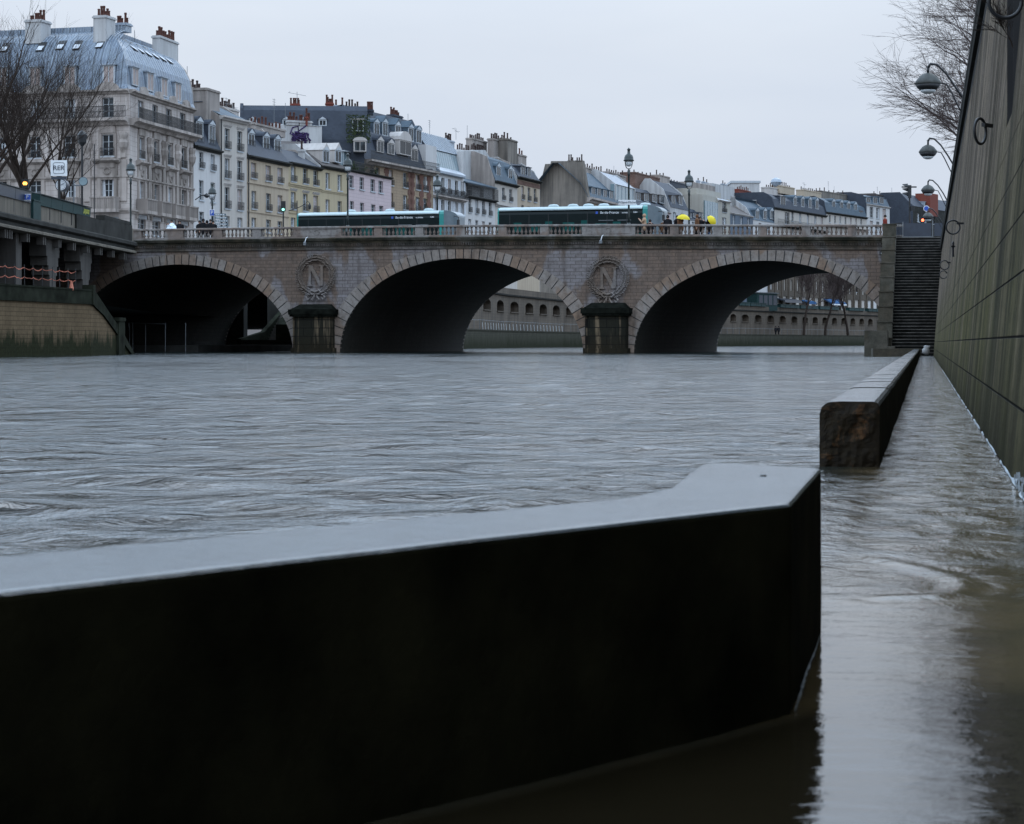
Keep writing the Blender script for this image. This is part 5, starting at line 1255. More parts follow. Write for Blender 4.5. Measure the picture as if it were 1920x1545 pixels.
# white gable block with graffiti behind
r, f = house('party_wall_block', 'white blank rear block with a big purple graffiti scrawl above the yellow house', 533, 601, 273, 275)
e = f.q(533, 234)[1]
f.wall(M['party3'], e, []); f.roof([(-.1, e), (4, e+.3)], 9, M['slate2'], M['party3'])
rr = random.Random(12); m = MB(); xa, za = f.q(538, 270); xb, zb = f.q(583, 236)
pts = [(xa+.4, -.03, za+1.2), (xa+.7, -.03, zb-.3), (xa+1.4, -.03, zb-.1), (xa+1.5, -.03, zb-.9), (xa+2.4, -.03, zb-1.1), (xb-2, -.03, zb-1.0), (xb-.6, -.03, zb+.0)]; m.tube(pts, .09, 4)
for i in range(26):
    x = xa+.5+(xb-xa-1.0)*rr.random(); z = za+.2+(zb-za)*.5*rr.random(); n = rr.randint(3, 5); P = [(x, -.03, z)]
    for j in range(n): x += rr.uniform(-.35, .5); z += rr.uniform(-.6, .6); z = min(max(z, za), za+(zb-za)*.62); P.append((x, -.03, z))
    m.tube(P, rr.uniform(.07, .16), 4)
f.b(m, 'graffiti', M['graf'])
x, z = f.q(533, 279, -4); x1, z1 = f.q(573, 276, -4)
f.b(MB().box(x, x1, -4, 0, z-5, z).prismx([(-4.3, z), (-2, z+1.1), (0, z+1.1), (0, z)], x-.2, x1+.4), 'lean_to', M['slate2'])
f.chimney(541, 560, 225, 236, 5, M['party3'], 1.5, .8); f.chimney(562, 585, 226, 236, 5, M['party3'], 1.5, .8); f.chimney(575, 577, 218, 236, 1, M['redwall'], .8, .4)
# ---- F: yellow-beige house with two dormers
r, f = house('townhouse', 'ochre town house with two white-cheeked pointed dormers, left of the pink house', 602, 651)
e = f.q(602, 311)[1]
f.wall(M['yellow'], e, f.row((614.5, 637), 324, 354, 8, 614)+f.row((614.5, 637), 374, 402, 8, 614)+f.row((615, 637), 410, 430, 8, 614))
f.band(e-.3, e+.05, .45, M['darkstone'], name='gutter'); f.band(f.q(602, 355)[1]-.3, f.q(602, 355)[1], .15, M['yellow'])
f.roof([(-.25, e), (3.2, e+2.4)], 9, M['slate2'], M['party3'])
for px in (611, 634): f.dormer(px, 280, 305, 12, 'gable', .4, 3.0, M['ltrim'])
f.chimney(630, 650, 272, 290, 3, M['ltrim'], 4, 1)
# ---- G: pink house with roof terrace
r, f = house('townhouse', 'pale pink town house with horizontal grooves and a glazed roof terrace', 651, 733)
e = f.q(651, 318)[1]
f.wall(M['pink'], e, f.row((659, 678.5, 699, 714), 329, 352, 8.5, 659)+f.row((660, 679, 700, 715), 377, 399, 8, 659, 'dark')+f.row((660, 679, 700, 715), 412, 432, 8, 659, 'dark'))
f.band(e-.2, e+.05, .4, M['darkstone'], name='gutter'); f.roof([(-.2, e), (2, e+.5), (4, e+.8)], 9, M['slate2'], M['pink'])
x, z = f.q(643, 284, 2.2); x1, z0 = f.q(683, 318, 2.2); 
c = f.b(MB().box(x, x1, 2.2, 5, z0-1, z), 'conservatory', M['tglass']); q = MB()
for i in range(7): xx = x+(x1-x)*i/6; q.box(xx-.05, xx+.05, 2.12, 2.19, z0-1, z)
q.box(x-.2, x1+.2, 1.9, 5.1, z, z+.15).build('frame', M['frame'], c)
f.railing(f.q(668), f.q(705), e+.1, e+1.2, .2)
for px in (664, 680, 700): 
    x, z = f.q(px, 316, .5); m = MB(); rr = random.Random(px)
    for i in range(60): a_ = Vector((rr.gauss(0, .35), rr.gauss(0, .2), abs(rr.gauss(.3, .3)))); m.box(x+a_.x-.06, x+a_.x+.06, .5+a_.y-.05, .5+a_.y+.05, e+.2+a_.z, e+.3+a_.z)
    f.b(m, 'potted_plant', M['ivy'])
# ---- H: big slate-roofed corner block behind and right
r, f = house('apartment_block', 'large stone and brick block under a huge dark slate roof with many dormers', 683, 812, FY(683)+2, FY(812))
e = f.q(683, 299)[1]
cols = (733, 760, 783.5, 797.5)
f.wall(M['tan'], e, f.row((708,)+cols, 319, 347, 8, 733, 'rail')+f.row((709,)+cols, 362, 389, 8, 733, 'rail')+f.row((709,)+cols, 402, 425, 8, 733))
f.band(e-.5, e+.05, 1.0, M['trim'], name='balcony'); f.railing(0, f.L, e+.05, e+1.1, -.9, step=.2)
for px in (724.5, 768.5, 773, 790, 804):
    x = f.q(px); m = MB(); z = 8
    i = 0
    while z < e-.6: w_ = .75 if i % 2 else .45; m.box(x-w_, x+w_, -.05, 0, z, z+.55); z += .55; i += 1
    f.b(m, 'brick_quoins', M['redbrick'])
z1 = f.q(683, 247, 1.0)[1]; z2 = 29.4
f.roof([(-.1, e), (.5, e+1.5), (1.2, z1), (1.5, z1+.3), (3.0, z1+3.2), (4.5, z2)], 14, M['slate'], M['slate'], ends=(0, 1))
for px, t, h_, w_ in ((713, 262, 24, 13), (733, 267, 23, 13), (777, 278, 24, 13)): f.dormer(px, t, t+h_, w_, 'arch', .35, 2, None, 'std', M['ltrim'])
f.dormer(760, 262, 291, 22, 'arch', .1, 2.2, M['ltrim'], 'std', M['ltrim'])
for px, t, st_ in ((706, 228, 'arch'), (722, 228, 'gable'), (746, 233, 'gable'), (770.5, 238, 'gable'), (785, 242, 'arch')): f.dormer(px, t, t+27, 10.5, st_, 1.4, 2, M['bslate'])
# front face of the same block
f2 = Frame(r, 452, 683, 276.2, FY(683)+.9); e2 = f2.q(683, 262)[1]; zt2 = f2.q(683, 200, 3.0)[1]
f2.wall(M['slate'], e2, []); f2.roof([(0, e2), (1.2, z2-.5), (1.9, z2+.12)], 5, M['slate'], M['slate'], x1=f2.L+.4, ends=(1, 0))
for px in (474, 537, 570, 605): f2.dormer(px, 222, 236, 15, 'arch', .6, 1.6, None, 'std', M['frame'])
f2.dormer(671, 222, 246, 22, 'flat', -.4, 2.5, M['ltrim']); f2.dormer(675, 262, 284, 24, 'arch', -1.5, 2.5, M['ltrim'], 'std', M['ltrim'])
m = MB(); rr = random.Random(2); x, z = f2.q(657, 240, -.6); x1 = f2.q(688, None, -.6)
for i in range(700):
    xx = (x+rr.uniform(-.5, .8)) if rr.random() < .5 else (x1+rr.uniform(-1.1, .4)); zz = z+rr.uniform(-1.8, 1.6); s_ = .09
    yy = -.6+rr.uniform(-.3, .2); m.add([(xx-s_, yy, zz-s_*.6), (xx+s_, yy+rr.uniform(-.1, .1), zz-s_*.3), (xx+rr.uniform(-.1, .1), yy-.05, zz+s_)], [(0, 1, 2)])
f2.b(m, 'ivy', M['ivy'])
f2.chimney(545, 562, 194, 206, 6, M['redwall'], 3, 1.2); f2.chimney(611, 625, 192, 206, 5, M['redwall'], 3, 1.2); f2.chimney(626, 646, 197, 204, 2, M['zincp'], 3, 1.4); f2.chimney(648, 672, 201, 206, 5, M['slate'], 3, 1, 'dark')
f2.chimney(688, 700, 205, 215, 4, M['slate'], 3, 1); f.chimney(738, 755, 214, 226, 6, M['slate'], 5, 1); f2.antenna(557, 172, 196, 3, 2); f.antenna(765, 213, 225, 4.5, 0)
# ---- I: white house with studio window
r, f = house('studio_house', 'white town house with a wide glazed artist studio under a ribbed zinc slope', 812, 870)
e = f.q(812, 318)[1]
f.wall(M['white'], e, f.row((817.5, 829.5, 842, 855, 866), 336, 364, 6, 842, 'wshrail')+f.row((817.5, 829.5, 842, 855, 866.5), 377, 402, 6, 842, 'wsh')+f.row((817, 829, 842, 855, 866), 412, 432, 6, 842))
f.band(f.q(812, 365)[1]-.35, f.q(812, 365)[1], .7, M['trim'], name='balcony'); f.railing(0, f.L, f.q(812, 365)[1], f.q(812, 365)[1]+1, -.6)
x, zb_ = f.q(815, 311, .4); x1, zt_ = f.q(861, 281, .4); zt_ = f.q(815, 279, .4)[1]
g_ = f.b(MB().prismx([(.4, zb_), (.9, zt_), (1.3, zt_), (1.3, zb_)], x, x1), 'studio_window', M['tglass']); q = MB(); n = 11
for i in range(n+1): xx = x+(x1-x)*i/n; q.add([(xx-.05, .36, zb_), (xx+.05, .36, zb_), (xx+.05, .86, zt_), (xx-.05, .86, zt_)], [(0, 1, 2, 3)])
q.build('glazing_bars', M['frame'], g_)
f.b(MB().prismx([(0, e-.4), (-.5, e-.3), (-.5, e), (.4, zb_), (1, zb_), (1, e-.4)], x-.3, x1+.3), 'ledge', M['zincp'])
zr_ = f.q(815, 254, 2.6)[1]
f.b(MB().prismx([(.7, zt_), (.8, zt_+.12), (2.6, zr_), (8, zr_), (8, zt_)], 0, f.L), 'zinc_roof', M['zincx'])
q = MB(); n = 15
for i in range(n+1): xx = f.L*i/n; q.tube([(xx, .78, zt_+.14), (xx, 2.6, zr_+.05)], .05, 4)
f.b(q, 'ribs', M['frame'])
f.b(MB().box(-2.5, x-.1, .1, 6, e-3, f.q(806, 272)[1]), 'side_tower', M['white']); f.b(MB().box(x1+.1, f.L, .1, 6, e-3, f.q(866, 284)[1]), 'side_tower', M['white'])
f.b(MB().box(0, f.L, 2, 9, 7.2, zt_), 'rear_body', M['party'])
f.chimney(841, 852, 262, 275, 4, M['zincp'], 4, 1, 'dark'); f.antenna(805.5, 225, 258, 3, 1); f.antenna(855, 241, 262, 4, 2); f.antenna(876, 235, 262, 5, 0)
# ---- J: white low house with roof terrace, grey party walls behind
r, f = house('townhouse', 'low white town house with a shaded roof terrace and narrow windows, behind the first bus', 870, 928)
e = f.q(870, 366)[1]
f.wall(M['white'], e, f.row((881, 894, 906.6, 919), 372, 398, 5.5, 881, 'rail')+f.row((881, 894, 906.6, 919), 411, 430, 5.5, 881))
f.band(e-.3, e, .6, M['darkstone'], name='ledge'); f.railing(0, f.L, e, e+1.6, -.5)
zt = f.q(870, 334)[1]
f.b(MB().box(0, f.L, 1.2, 1.4, e-.4, zt-.5), 'terrace_glazing', M['glass']); f.b(MB().box(f.q(871), f.q(885), .8, 1.15, e-.4, zt-.6).box(f.q(896), f.q(910), .8, 1.15, e-.4, zt-.8).box(f.q(911), f.L, .3, 1.15, e-.4, zt-.6), 'terrace_wall', M['party3'])
f.b(MB().prismx([(-.3, zt-.6), (-.3, zt-.45), (4, zt+.9), (9, zt+.9), (9, zt-.6)], -.2, f.L+.2), 'roof', M['bslate']); f.b(MB().box(0, f.L, 1.4, 9, 7.2, zt-.6), 'rear_body', M['party'])
x0, z0 = f.q(872, 283, 3.5); x1, z1 = f.q(886, 275, 3.5); x2, _ = f.q(925, None, 3.5), 0
m = MB().prism([(x0, zt-1), (f.q(928, None, 3.5), zt-1), (f.q(923, None, 3.5), f.q(923, 303, 3.5)[1]), (f.q(910, None, 3.5), z1), (x0, z0)], 3.5, 7)
f.b(m, 'gable_wall', M['party3'])
f.chimney(886, 913, 258, 300, 8, M['party'], 6, 1, 'dark'); f.chimney(862, 886, 280, 300, 6, M['party3'], 6, 1, 'dark', ph=.6); f.chimney(886, 910, 280, 290, 7, M['party'], 5.6, .4, 'dark', ph=.6)
# ---- K: cream house with tall chimneys
r, f = house('townhouse', 'cream town house with a blue-grey mansard, two tall dormers and a broad peeling chimney wall', 928, 970)
e = f.q(928, 339)[1]
f.wall(M['cream'], e, f.row((944, 957.5), 352, 375, 5.5, 944, 'rail')+f.row((944, 957.5), 392, 420, 6, 944))
f.band(e-.3, e+.05, .5, M['darkstone'], name='gutter'); f.band(f.q(928, 381)[1]-.4, f.q(928, 381)[1], .4, M['ltrim'])
f.roof([(-.1, e), (1.2, f.q(930, 300, 1)[1]), (3, f.q(930, 294, 2)[1])], 9, M['bslate'], M['party'])
for px, t in ((934.8, 311), (957, 316)): f.dormer(px, t, t+24, 8, 'arch', .3, 2, M['bslate'])
f.chimney(926, 952, 259, 310, 8, M['party'], 4, 1, 'dark'); f.chimney(952, 970, 259, 345, 3, M['party2'], 2.5, 1.6, 'dark')
# ---- L: tan house
r, f = house('townhouse', 'small tan town house with a dark cornice band beside the windowless grey wall', 970, 1012, FY(970), FY(1012))
e = f.q(970, 332)[1]
f.wall(M['beige'], e, f.row((980, 991.8, 1003.3), 349, 374, 5, 980, 'rail')+f.row((980, 991.8, 1003.3), 385, 408, 5, 980))
f.band(e-.25, e+.1, .6, M['darkstone'], name='gutter'); f.b(MB().box(0, f.L, -.06, 0, f.q(970, 345)[1], f.q(970, 337)[1]), 'frieze_band', M['brick'])
f.roof([(-.2, e), (.9, f.q(972, 314)[1]), (3, f.q(972, 304, 2)[1])], 9, M['slate'], M['party3'])
f.dormer(981, 311, 332, 9, 'flat', .3, 2); f.dormer(992, 313, 334, 6, 'flat', .3, 2)
f.chimney(972, 987, 288, 310, 3, M['party'], 3, 1)
# ---- M: windowless dark wall and the house it ends
r, f = house('townhouse', 'slate-roofed house with four small dormers ending in a big stained windowless wall', 1101, 1162, FY(1101), FY(1162))
e = f.q(1103, 370)[1]
f.wall(M['beige'], e, f.row((1116, 1130, 1145), 388, 408, 6, 1116)+f.row((1110, 1130, 1150), 415, 430, 6, 1116))
f.band(e-.8, e, .9, M['trim'], name='cornice')
f.roof([(-.2, e), (1.2, f.q(1110, 345)[1]), (5, f.q(1110, 320, 4)[1])], 11, M['bslate'], M['party'], ends=(0, 1))
for px in (1112.6, 1123, 1134.6, 1146): f.dormer(px, 350+(px-1112)*.2, 370+(px-1112)*.2, 7, 'flat', .3, 2, M['bslate'])
fe_ = Frame(r, 1006, 1103, FY(1103)+4, FY(1103)-.5)
def ez(px, py): return fe_.q(px, py)
P_ = [(1000, 566), (1112, 566), (1103, 372), (1092, 301), (1078, 300.5), (1076, 302), (1033, 302), (1032, 307), (1022, 307.5), (1012, 350), (1004, 420)]
fe_.b(MB().prism([ez(*p) for p in P_], 0, .8), 'end_wall', M['party2'])
for pa, pb, t in ((1064, 1074, 301), (1080, 1091, 301)): fe_.chimney(pa, pb, t, 306, 3, M['party2'], .1, .5, 'dark')
fe_.b(MB().prism([ez(1030, 396), ez(1046, 396), ez(1040, 390), ez(1035, 390)], -1, 0), 'flower_bed', M['redbrick'])
f.chimney(1100, 1134, 313, 345, 8, M['party'], 4.5, 1, 'dark')
# ---- N: zinc and glass building
r, f = house('glazed_house', 'zinc roofed house with a wide glazed attic behind the second bus', 1156, 1192)
e = f.q(1156, 379)[1]
f.wall(M['white'], e, f.row((1166, 1178), 392, 410, 6, 1166)); zt = f.q(1160, 346)[1]
g_ = f.b(MB().box(f.q(1155), f.q(1190), .3, 1.0, e, zt), 'glass_front', M['tglass']); q = MB()
for i in range(6): xx = f.q(1155)+(f.q(1190)-f.q(1155))*i/5; q.box(xx-.08, xx+.08, .22, .3, e, zt)
q.build('glazing_bars', M['frame'], g_)
f.roof([(.1, zt), (3.5, f.q(1160, 330, 3)[1])], 10, M['zincx'], M['party3'])
f.chimney(1141, 1174, 321, 345, 8, M['party'], 5, 1, 'dark'); f.antenna(1151, 311, 330, 3, 0)
# ---- O: long low slate roof, four white dormers
r, f = house('townhouse', 'low pinkish house with a dark slate roof and four white dormers', 1192, 1257)
e = f.q(1192, 386)[1]
f.wall(M['pink'], e, f.row((1205, 1222, 1244), 398, 420, 6, 1205))
f.band(e-.2, e+.05, .4, M['ltrim'], name='gutter'); f.roof([(-.2, e), (4.5, f.q(1195, 352, 4)[1])], 9, M['slate'], M['party3'])
for i, px in enumerate((1197, 1212, 1227.5, 1241)): f.dormer(px, 360+i*1.8, 376+i*1.8, 8, 'flat', 1.2, 3, M['slate2'])
f.chimney(1191, 1237, 322, 358, 6, M['brick'], 6, 3, 'dark'); f.chimney(1237, 1256, 327, 350, 3, M['party'], 6, 2, 'dark'); f.chimney(1215, 1240, 348, 376, 0, M['party'], 5, 1.6)
# ---- P
r, f = house('townhouse', 'narrow pale blue-white house with two tall dormers behind the yellow umbrella', 1257, 1291)
e = f.q(1257, 388)[1]
f.wall(M['party3'], e, f.row((1265, 1279), 398, 414, 5.5, 1265)); f.roof([(-.1, e), (1.4, f.q(1260, 360, 1)[1]), (4, f.q(1260, 347, 4)[1])], 9, M['slate'], M['party3'])
for px in (1263, 1276.5): f.dormer(px, 366, 385, 7, 'flat', .3, 2.5, M['slate2'])
f.chimney(1257, 1290, 338, 350, 6, M['slate'], 6, 4, 'dark')
r, f = house('townhouse', 'small house with white attic windows below a tall blank brown brick wall', 1291, 1321)
e = f.q(1291, 412)[1]; f.wall(M['white'], e, f.row((1300, 1312), 416, 426, 5, 1300)); f.roof([(-.1, e), (2.0, f.q(1295, 392, 2)[1])], 6, M['slate'], M['party'])
for px in (1294, 1303, 1313.5): f.dormer(px, 398, 408, 6, 'flat', .2, 2)
f.b(MB().box(-6, f.L, 6.2, 12, 7.2, f.q(1290, 354, 6.2)[1]), 'brick_wall', M['brick'])
for i, px in enumerate((1300, 1310, 1316, 1346, 1350)): f.chimney(px+10, px+13, 338+i*2, 362, 1, M['zincp'], 12+i, .6, 'dark', ph=1.0)
# ---- Q: glass fronted
r, f = house('glass_front_house', 'turquoise glass-fronted modern house between the brick wall and a cream block', 1320, 1346)
e = f.q(1320, 364)[1]; f.b(MB().box(0, f.L, .3, 9, 7.2, e), 'body', M['modern']); g_ = f.b(MB().box(.8, f.L-.2, 0, .295, 9, e-1.2), 'glass_front', M['tglass']); q = MB()
for i in range(6): xx = .8+(f.L-1)*i/5; q.box(xx-.07, xx+.07, -.06, 0, 9, e-1.2)
q.build('glazing_bars', M['frame'], g_)
r, f = house('modern_block', 'narrow cream modern block with a set back roof terrace', 1346, 1369)
e = f.q(1346, 374)[1]; f.wall(M['modern'], e, f.row((1358,), 379, 398, 8, 1358, 'rail')+f.row((1358,), 408, 428, 8, 1358)); f.band(e-.3, e, .4, M['ltrim'], name='cornice')
f.b(MB().box(-8, f.L, 2, 9, e-2, f.q(1348, 361, 2)[1]), 'penthouse', M['modern']); f.roof([(0, e), (.3, e+.3)], 9, M['zincp'], M['modern'])
# ---- R
r, f = house('townhouse', 'blue-grey house with white windows in front of a blank grey gable', 1369, 1412)
e = f.q(1369, 399)[1]; f.wall(M['bluegrey'], e, f.row((1376, 1390, 1403.5), 404, 422, 5, 1376)); f.band(e-.2, e+.1, .3, M['ltrim'], name='gutter')
f.roof([(-.1, e), (4, f.q(1370, 384, 3)[1])], 8, M['slate2'], M['party']); f.b(MB().box(-1, f.L*.96, 8.2, 14, 7.2, f.q(1370, 356, 8.2)[1]), 'gable_wall', M['party'])
f.chimney(1385, 1408, 354, 366, 7, M['redwall'], 15, 1)
r, f = house('townhouse', 'small house with a steep blue-grey roof and three arched dormers', 1412, 1452)
e = f.q(1412, 412)[1]; f.wall(M['white'], e, f.row((1425, 1440), 418, 428, 5, 1425)); f.roof([(-.1, e), (1.6, f.q(1414, 392, 1)[1]), (5, f.q(1414, 376, 4)[1])], 9, M['bslate'], M['party3'])
for px in (1420, 1434.5, 1447): f.dormer(px, 394, 411, 6.5, 'arch', .2, 2, M['bslate'])
f.b(MB().box(0, f.L*1.0, 9.2, 14, 7.2, f.q(1414, 359, 9.2)[1]), 'gable_wall', M['party3'])
# pale tower block far behind
r, f = house('white_tower', 'distant pale flat-topped building behind the chimneys', 1372, 1424, 640, 640); f.b(MB().box(0, f.L, 0, 15, 7.2, f.q(1380, 343)[1]), 'body', M['party3']); f.b(MB().box(-.3, f.L+.3, -.3, 15.3, f.q(1380, 343)[1], f.q(1380, 343)[1]+.6), 'roof', M['frame'])
# ---- S, T: long mansard blocks
r, f = house('apartment_block', 'long pale block with a dark mansard and big end window', 1452, 1549, FY(1452), FY(1549))
e = f.q(1452, 389)[1]; cols = (1486, 1500.5, 1515, 1529, 1541)
f.wall(M['cream'], e, f.row((1476,), 398, 420, 9, 1476, 'dark')+f.row(cols, 399, 417, 4, 1500)+f.row(cols, 425, 445, 4, 1500)+f.row(cols, 500, 516, 5, 1500)+f.row(cols, 470, 486, 5, 1500))
f.band(e-.4, e+.05, .5, M['darkstone'], name='cornice'); zb_ = f.q(1452, 421)[1]; f.band(zb_-.4, zb_, .9, M['darkstone'], name='balcony'); f.railing(0, f.L, zb_, zb_+1.3, -.8, step=.35)
zt = f.q(1452, 364, 1.5)[1]; f.roof([(-.1, e), (.5, e+2), (1.3, zt-.6), (2.5, zt)], 12, M['slate'], M['slate'])
for px in (1468,): f.dormer(px, 367, 386, 10, 'flat', .2, 2, M['slate'], 'std', M['frame'])
for i, px in enumerate((1491, 1505, 1519, 1532)): f.dormer(px, 370+i*1.5, 386+i*2.1, 6, 'arch', .3, 2, M['bslate'])
f.chimney(1443, 1462, 350, 366, 5, M['ltrim'], 4, 2, 'dark'); f.chimney(1462, 1490, 347, 362, 8, M['beige'], 3.5, 2, 'dark'); f.chimney(1508, 1540, 355, 376, 9, M['beige'], 4, 2, 'dark'); f.antenna(1508, 343, 358, 4, 2); f.antenna(1553, 340, 362, 4, 1)
q = MB().lathe([(0.2, 0), (0.9, .2), (1.4, 1.0), (1.2, 1.9), (.5, 2.4)], 0, 0, 10); x, z = f.q(1470, 350, 4); do = f.b(MB().lathe([(0.2, z-.5), (0.9, z), (1.3, z+.8), (1.0, z+1.4), (.3, z+1.8)], x-4, 4.5, 10), 'roof_dome', M['zincp'])
r, f = house('apartment_block', 'long pale block with a rounded dark mansard and one orange-lit attic window', 1549, 1625)
e = f.q(1549, 397.5)[1]; cols = [1556+i*9.8 for i in range(7)]
f.wall(M['cream'], e, f.row(cols, 403, 417, 3.2, 1556)+f.row(cols, 470, 490, 4, 1556)+f.row(cols, 500, 520, 4, 1556)+f.row(cols, 530, 545, 4, 1556))
f.band(e-.4, e+.05, .5, M['darkstone'], name='cornice'); zb_ = f.q(1549, 421)[1]; f.band(zb_-.4, zb_, .9, M['trim'], name='balcony')
zt = f.q(1549, 371, 1.5)[1]; f.roof([(-.1, e), (.5, e+2.4), (1.6, zt-.6), (2.8, zt)], 12, M['bslate'], M['slate'])
for i, px in enumerate((1563, 1578, 1591, 1604)): f.dormer(px, 376+i*2, 391+i*2.2, 6, 'arch', .3, 2, M['bslate'])
f.dormer(1614.5, 395, 404, 6, 'flat', .2, 2, M['redbrick']); f.chimney(1540, 1616, 357, 380, 9, M['party2'], 5, 2, 'dark'); f.antenna(1564, 349, 362, 5, 0)
r, f = house('apartment_block', 'white and slate block with paired attic windows closing the row at the right', 1625, 1668)
e = f.q(1625, 383)[1]; f.wall(M['white'], e, f.row((1634, 1646, 1658), 388, 408, 6.5, 1634, 'lint')+f.row((1634, 1646, 1658), 414, 428, 6, 1634)); f.band(e-.2, e+.15, .4, M['ltrim'], name='cornice')
zt = f.q(1625, 367)[1]; f.roof([(-.1, e), (.9, zt), (4, zt+.8)], 12, M['bslate'], M['slate'])
for px in (1628, 1641, 1653): f.dormer(px, 369, 382, 8, 'flat', .2, 1.5, M['bslate'])
f.chimney(1640, 1662, 363, 376, 2, M['slate2'], 6, 2, 'dark'); f.antenna(1645, 350, 366, 6, 1); f.antenna(1672, 352, 370, 6, 1)
# ---- U: dark buildings at the far right
r, f = house('apartment_block', 'dark grey stone building with a lacy balcony and plain slate roof behind the traffic light', 1666, 1760, 600, 640)
e = f.q(1666, 384)[1]; f.wall(M['trim'], e, f.row([1673+i*12 for i in range(7)], 404, 420, 5, 1673, 'dark')); f.band(f.q(1666, 401)[1]-.5, f.q(1666, 401)[1], .7, M['ltrim'], name='balcony')
q = MB()
for i in range(8):
    x0 = f.q(1668+i*11.5); 
    for j in range(9): q.box(x0+j*.17*1, x0+j*.17+.09, -.68, -.62, f.q(1666, 401)[1], e-.3)
f.b(q, 'railing', M['ltrim']); f.roof([(-.1, e), (3.5, f.q(1668, 368, 3)[1])], 12, M['slate2'], M['slate2'])
f.dormer(1697, 372, 384, 9, 'flat', .3, 2.5, M['slate'], 'std', M['tglass'])
r, f = house('apartment_block', 'dark slate roofed house with a tall red chimney wall beside the quay wall lamps', 1712, 1800, 585, 620)
e = f.q(1712, 386)[1]; f.wall(M['darkstone'], e, f.row((1722, 1736, 1750), 400, 416, 5, 1722, 'dark')); f.roof([(-.1, e), (3.5, f.q(1714, 366, 3)[1])], 12, M['slate'], M['slate'])
f.b(MB().box(f.q(1744, None, -1), f.q(1759, None, -1), -1, 3, f.q(1744, 404, -1)[1], f.q(1744, 362, -1)[1]), 'red_chimney', M['redwall'])
f.dormer(1737, 378, 390, 6, 'flat', .2, 2, M['zincp'])
# awnings at street level behind the far embankment
for a_, b_, t, bt, lab, mt in ((1506, 1521, 560, 570, 'blue café awning behind the far bookstalls', 'awning'), (1551, 1578, 557, 572, 'blue and white café awning at the right arch', 'awning'), (1462, 1494, 557, 567, 'dark shop awning above the far green boxes', 'panel')):
    Ya = FY(a_)-3; xa, xb = g2(a_, Ya), g2(b_, FY(b_)-3); L_ = math.hypot(xb[0]-xa[0], xb[1]-xa[1]); z1 = zat(t, Ya); z0 = zat(bt, Ya)
    g = empty('shop_awning', (*xa, z0), math.atan2(xb[1]-xa[1], xb[0]-xa[0]), lab, 'awning')
    MB().prismx([(-1.2, .25), (-1.2, .55), (1.6, z1-z0), (1.6, z1-z0-.2)], 0, L_).build('canvas', M[mt], g); MB().box(-.1, L_+.1, -1.25, -1.18, 0, .3).build('valance', M['signwhite' if bt > 570 else mt], g)
# darker street-level stone on the far blocks seen through the right arch
for px0, px1 in ((1440, 1549), (1549, 1625), (1625, 1760)):
    Y0, Y1 = FY(px0)-.6, FY(px1)-.6; xa, xb = g2(px0, Y0), g2(px1, Y1); L_ = math.hypot(xb[0]-xa[0], xb[1]-xa[1])
    g = empty('arcaded_building', (*xa, 7.35), math.atan2(xb[1]-xa[1], xb[0]-xa[0]), {1440: 'dark stone shop fronts above the far green boxes, left part of the arch view', 1549: 'dark stone shop fronts behind the bare trees in the arch view', 1625: 'dark stone shop fronts cut off by the stair cheek'}[px0], 'building')
    m = MB(); hs = []; n = int(L_/4.2)
    for i in range(n):
        c = (i+.5)*L_/n; hs += [(c-1.3, c+1.3, 0.3, 3.6), (c-.6, c+.6, 4.9, 7.4), (c-.6, c+.6, 8.6, 11.0)]
    holes_wall(m, 0, L_, 0, 13.0, hs, .3); m.build('wall', M['fwall'], g)
    q = MB()
    for h_ in hs: q.quad((h_[0], .28, h_[2]), (h_[1], .28, h_[2]), (h_[1], .28, h_[3]), (h_[0], .28, h_[3]))
    q.build('glazing', M['glass'], g)
    q = MB()
    for i in range(n+1): q.box(max(0, i*L_/n-.35), min(L_, i*L_/n+.35), -.2, 0, 0, 12.6)
    q.box(0, L_, -.35, 0, 12.6, 13.0).build('pilasters', M['fwall'], g)
# ------------------------------------------------------------------ Parisian lamp posts
def lamp_proto(H=5.9, name='street_lamp'):
    r = empty(name, (0, 0, 0)); k = 12; I = M['green_iron']
    MB().lathe([(0.26, 0), (0.26, .12), (0.2, .18), (0.17, .55), (0.2, .62), (0.14, .72), (0.12, 1.0), (0.09, 1.1)], 0, 0, k).build('base', I, r, smooth=True)
    zl = H-1.36
    MB().lathe([(0.085, 1.1), (0.065, 1.6), (0.055, zl-.45), (0.09, zl-.42), (0.075, zl-.3), (0.10, zl-.12), (0.05, zl-.05), (0.04, zl+.04)], 0, 0, k).build('pole', I, r, smooth=True)
    m = MB()
    for a in range(4):
        t = a*math.pi/2+math.pi/4; P = []
        for j in range(8):
            u = j/7; rad = .06+.27*math.sin(u*math.pi/2)**.8; P.append((rad*math.cos(t), rad*math.sin(t), zl+.02+.50*(1-math.cos(u*math.pi/2))+.02*u))
        m.tube(P, .017, 5)
    m.lathe([(.31, zl+.5), (.34, zl+.52), (.34, zl+.56), (.31, zl+.57)], 0, 0, k).build('lantern_frame', I, r)
    MB().lathe([(.07, zl+.16), (.17, zl+.22), (.20, zl+.34), (.20, zl+.52)], 0, 0, k).build('globe', M['globe'], r, smooth=True)
    MB().lathe([(.35, zl+.55), (.30, zl+.60), (.29, zl+.72), (.25, zl+.86), (.15, zl+.95), (.10, zl+1.0), (.085, zl+1.15), (.10, zl+1.22), (.12, zl+1.26), (.07, zl+1.30), (.03, zl+1.36)], 0, 0, k).build('hood', I, r, smooth=True)
    return r
lp = lamp_proto(5.9)
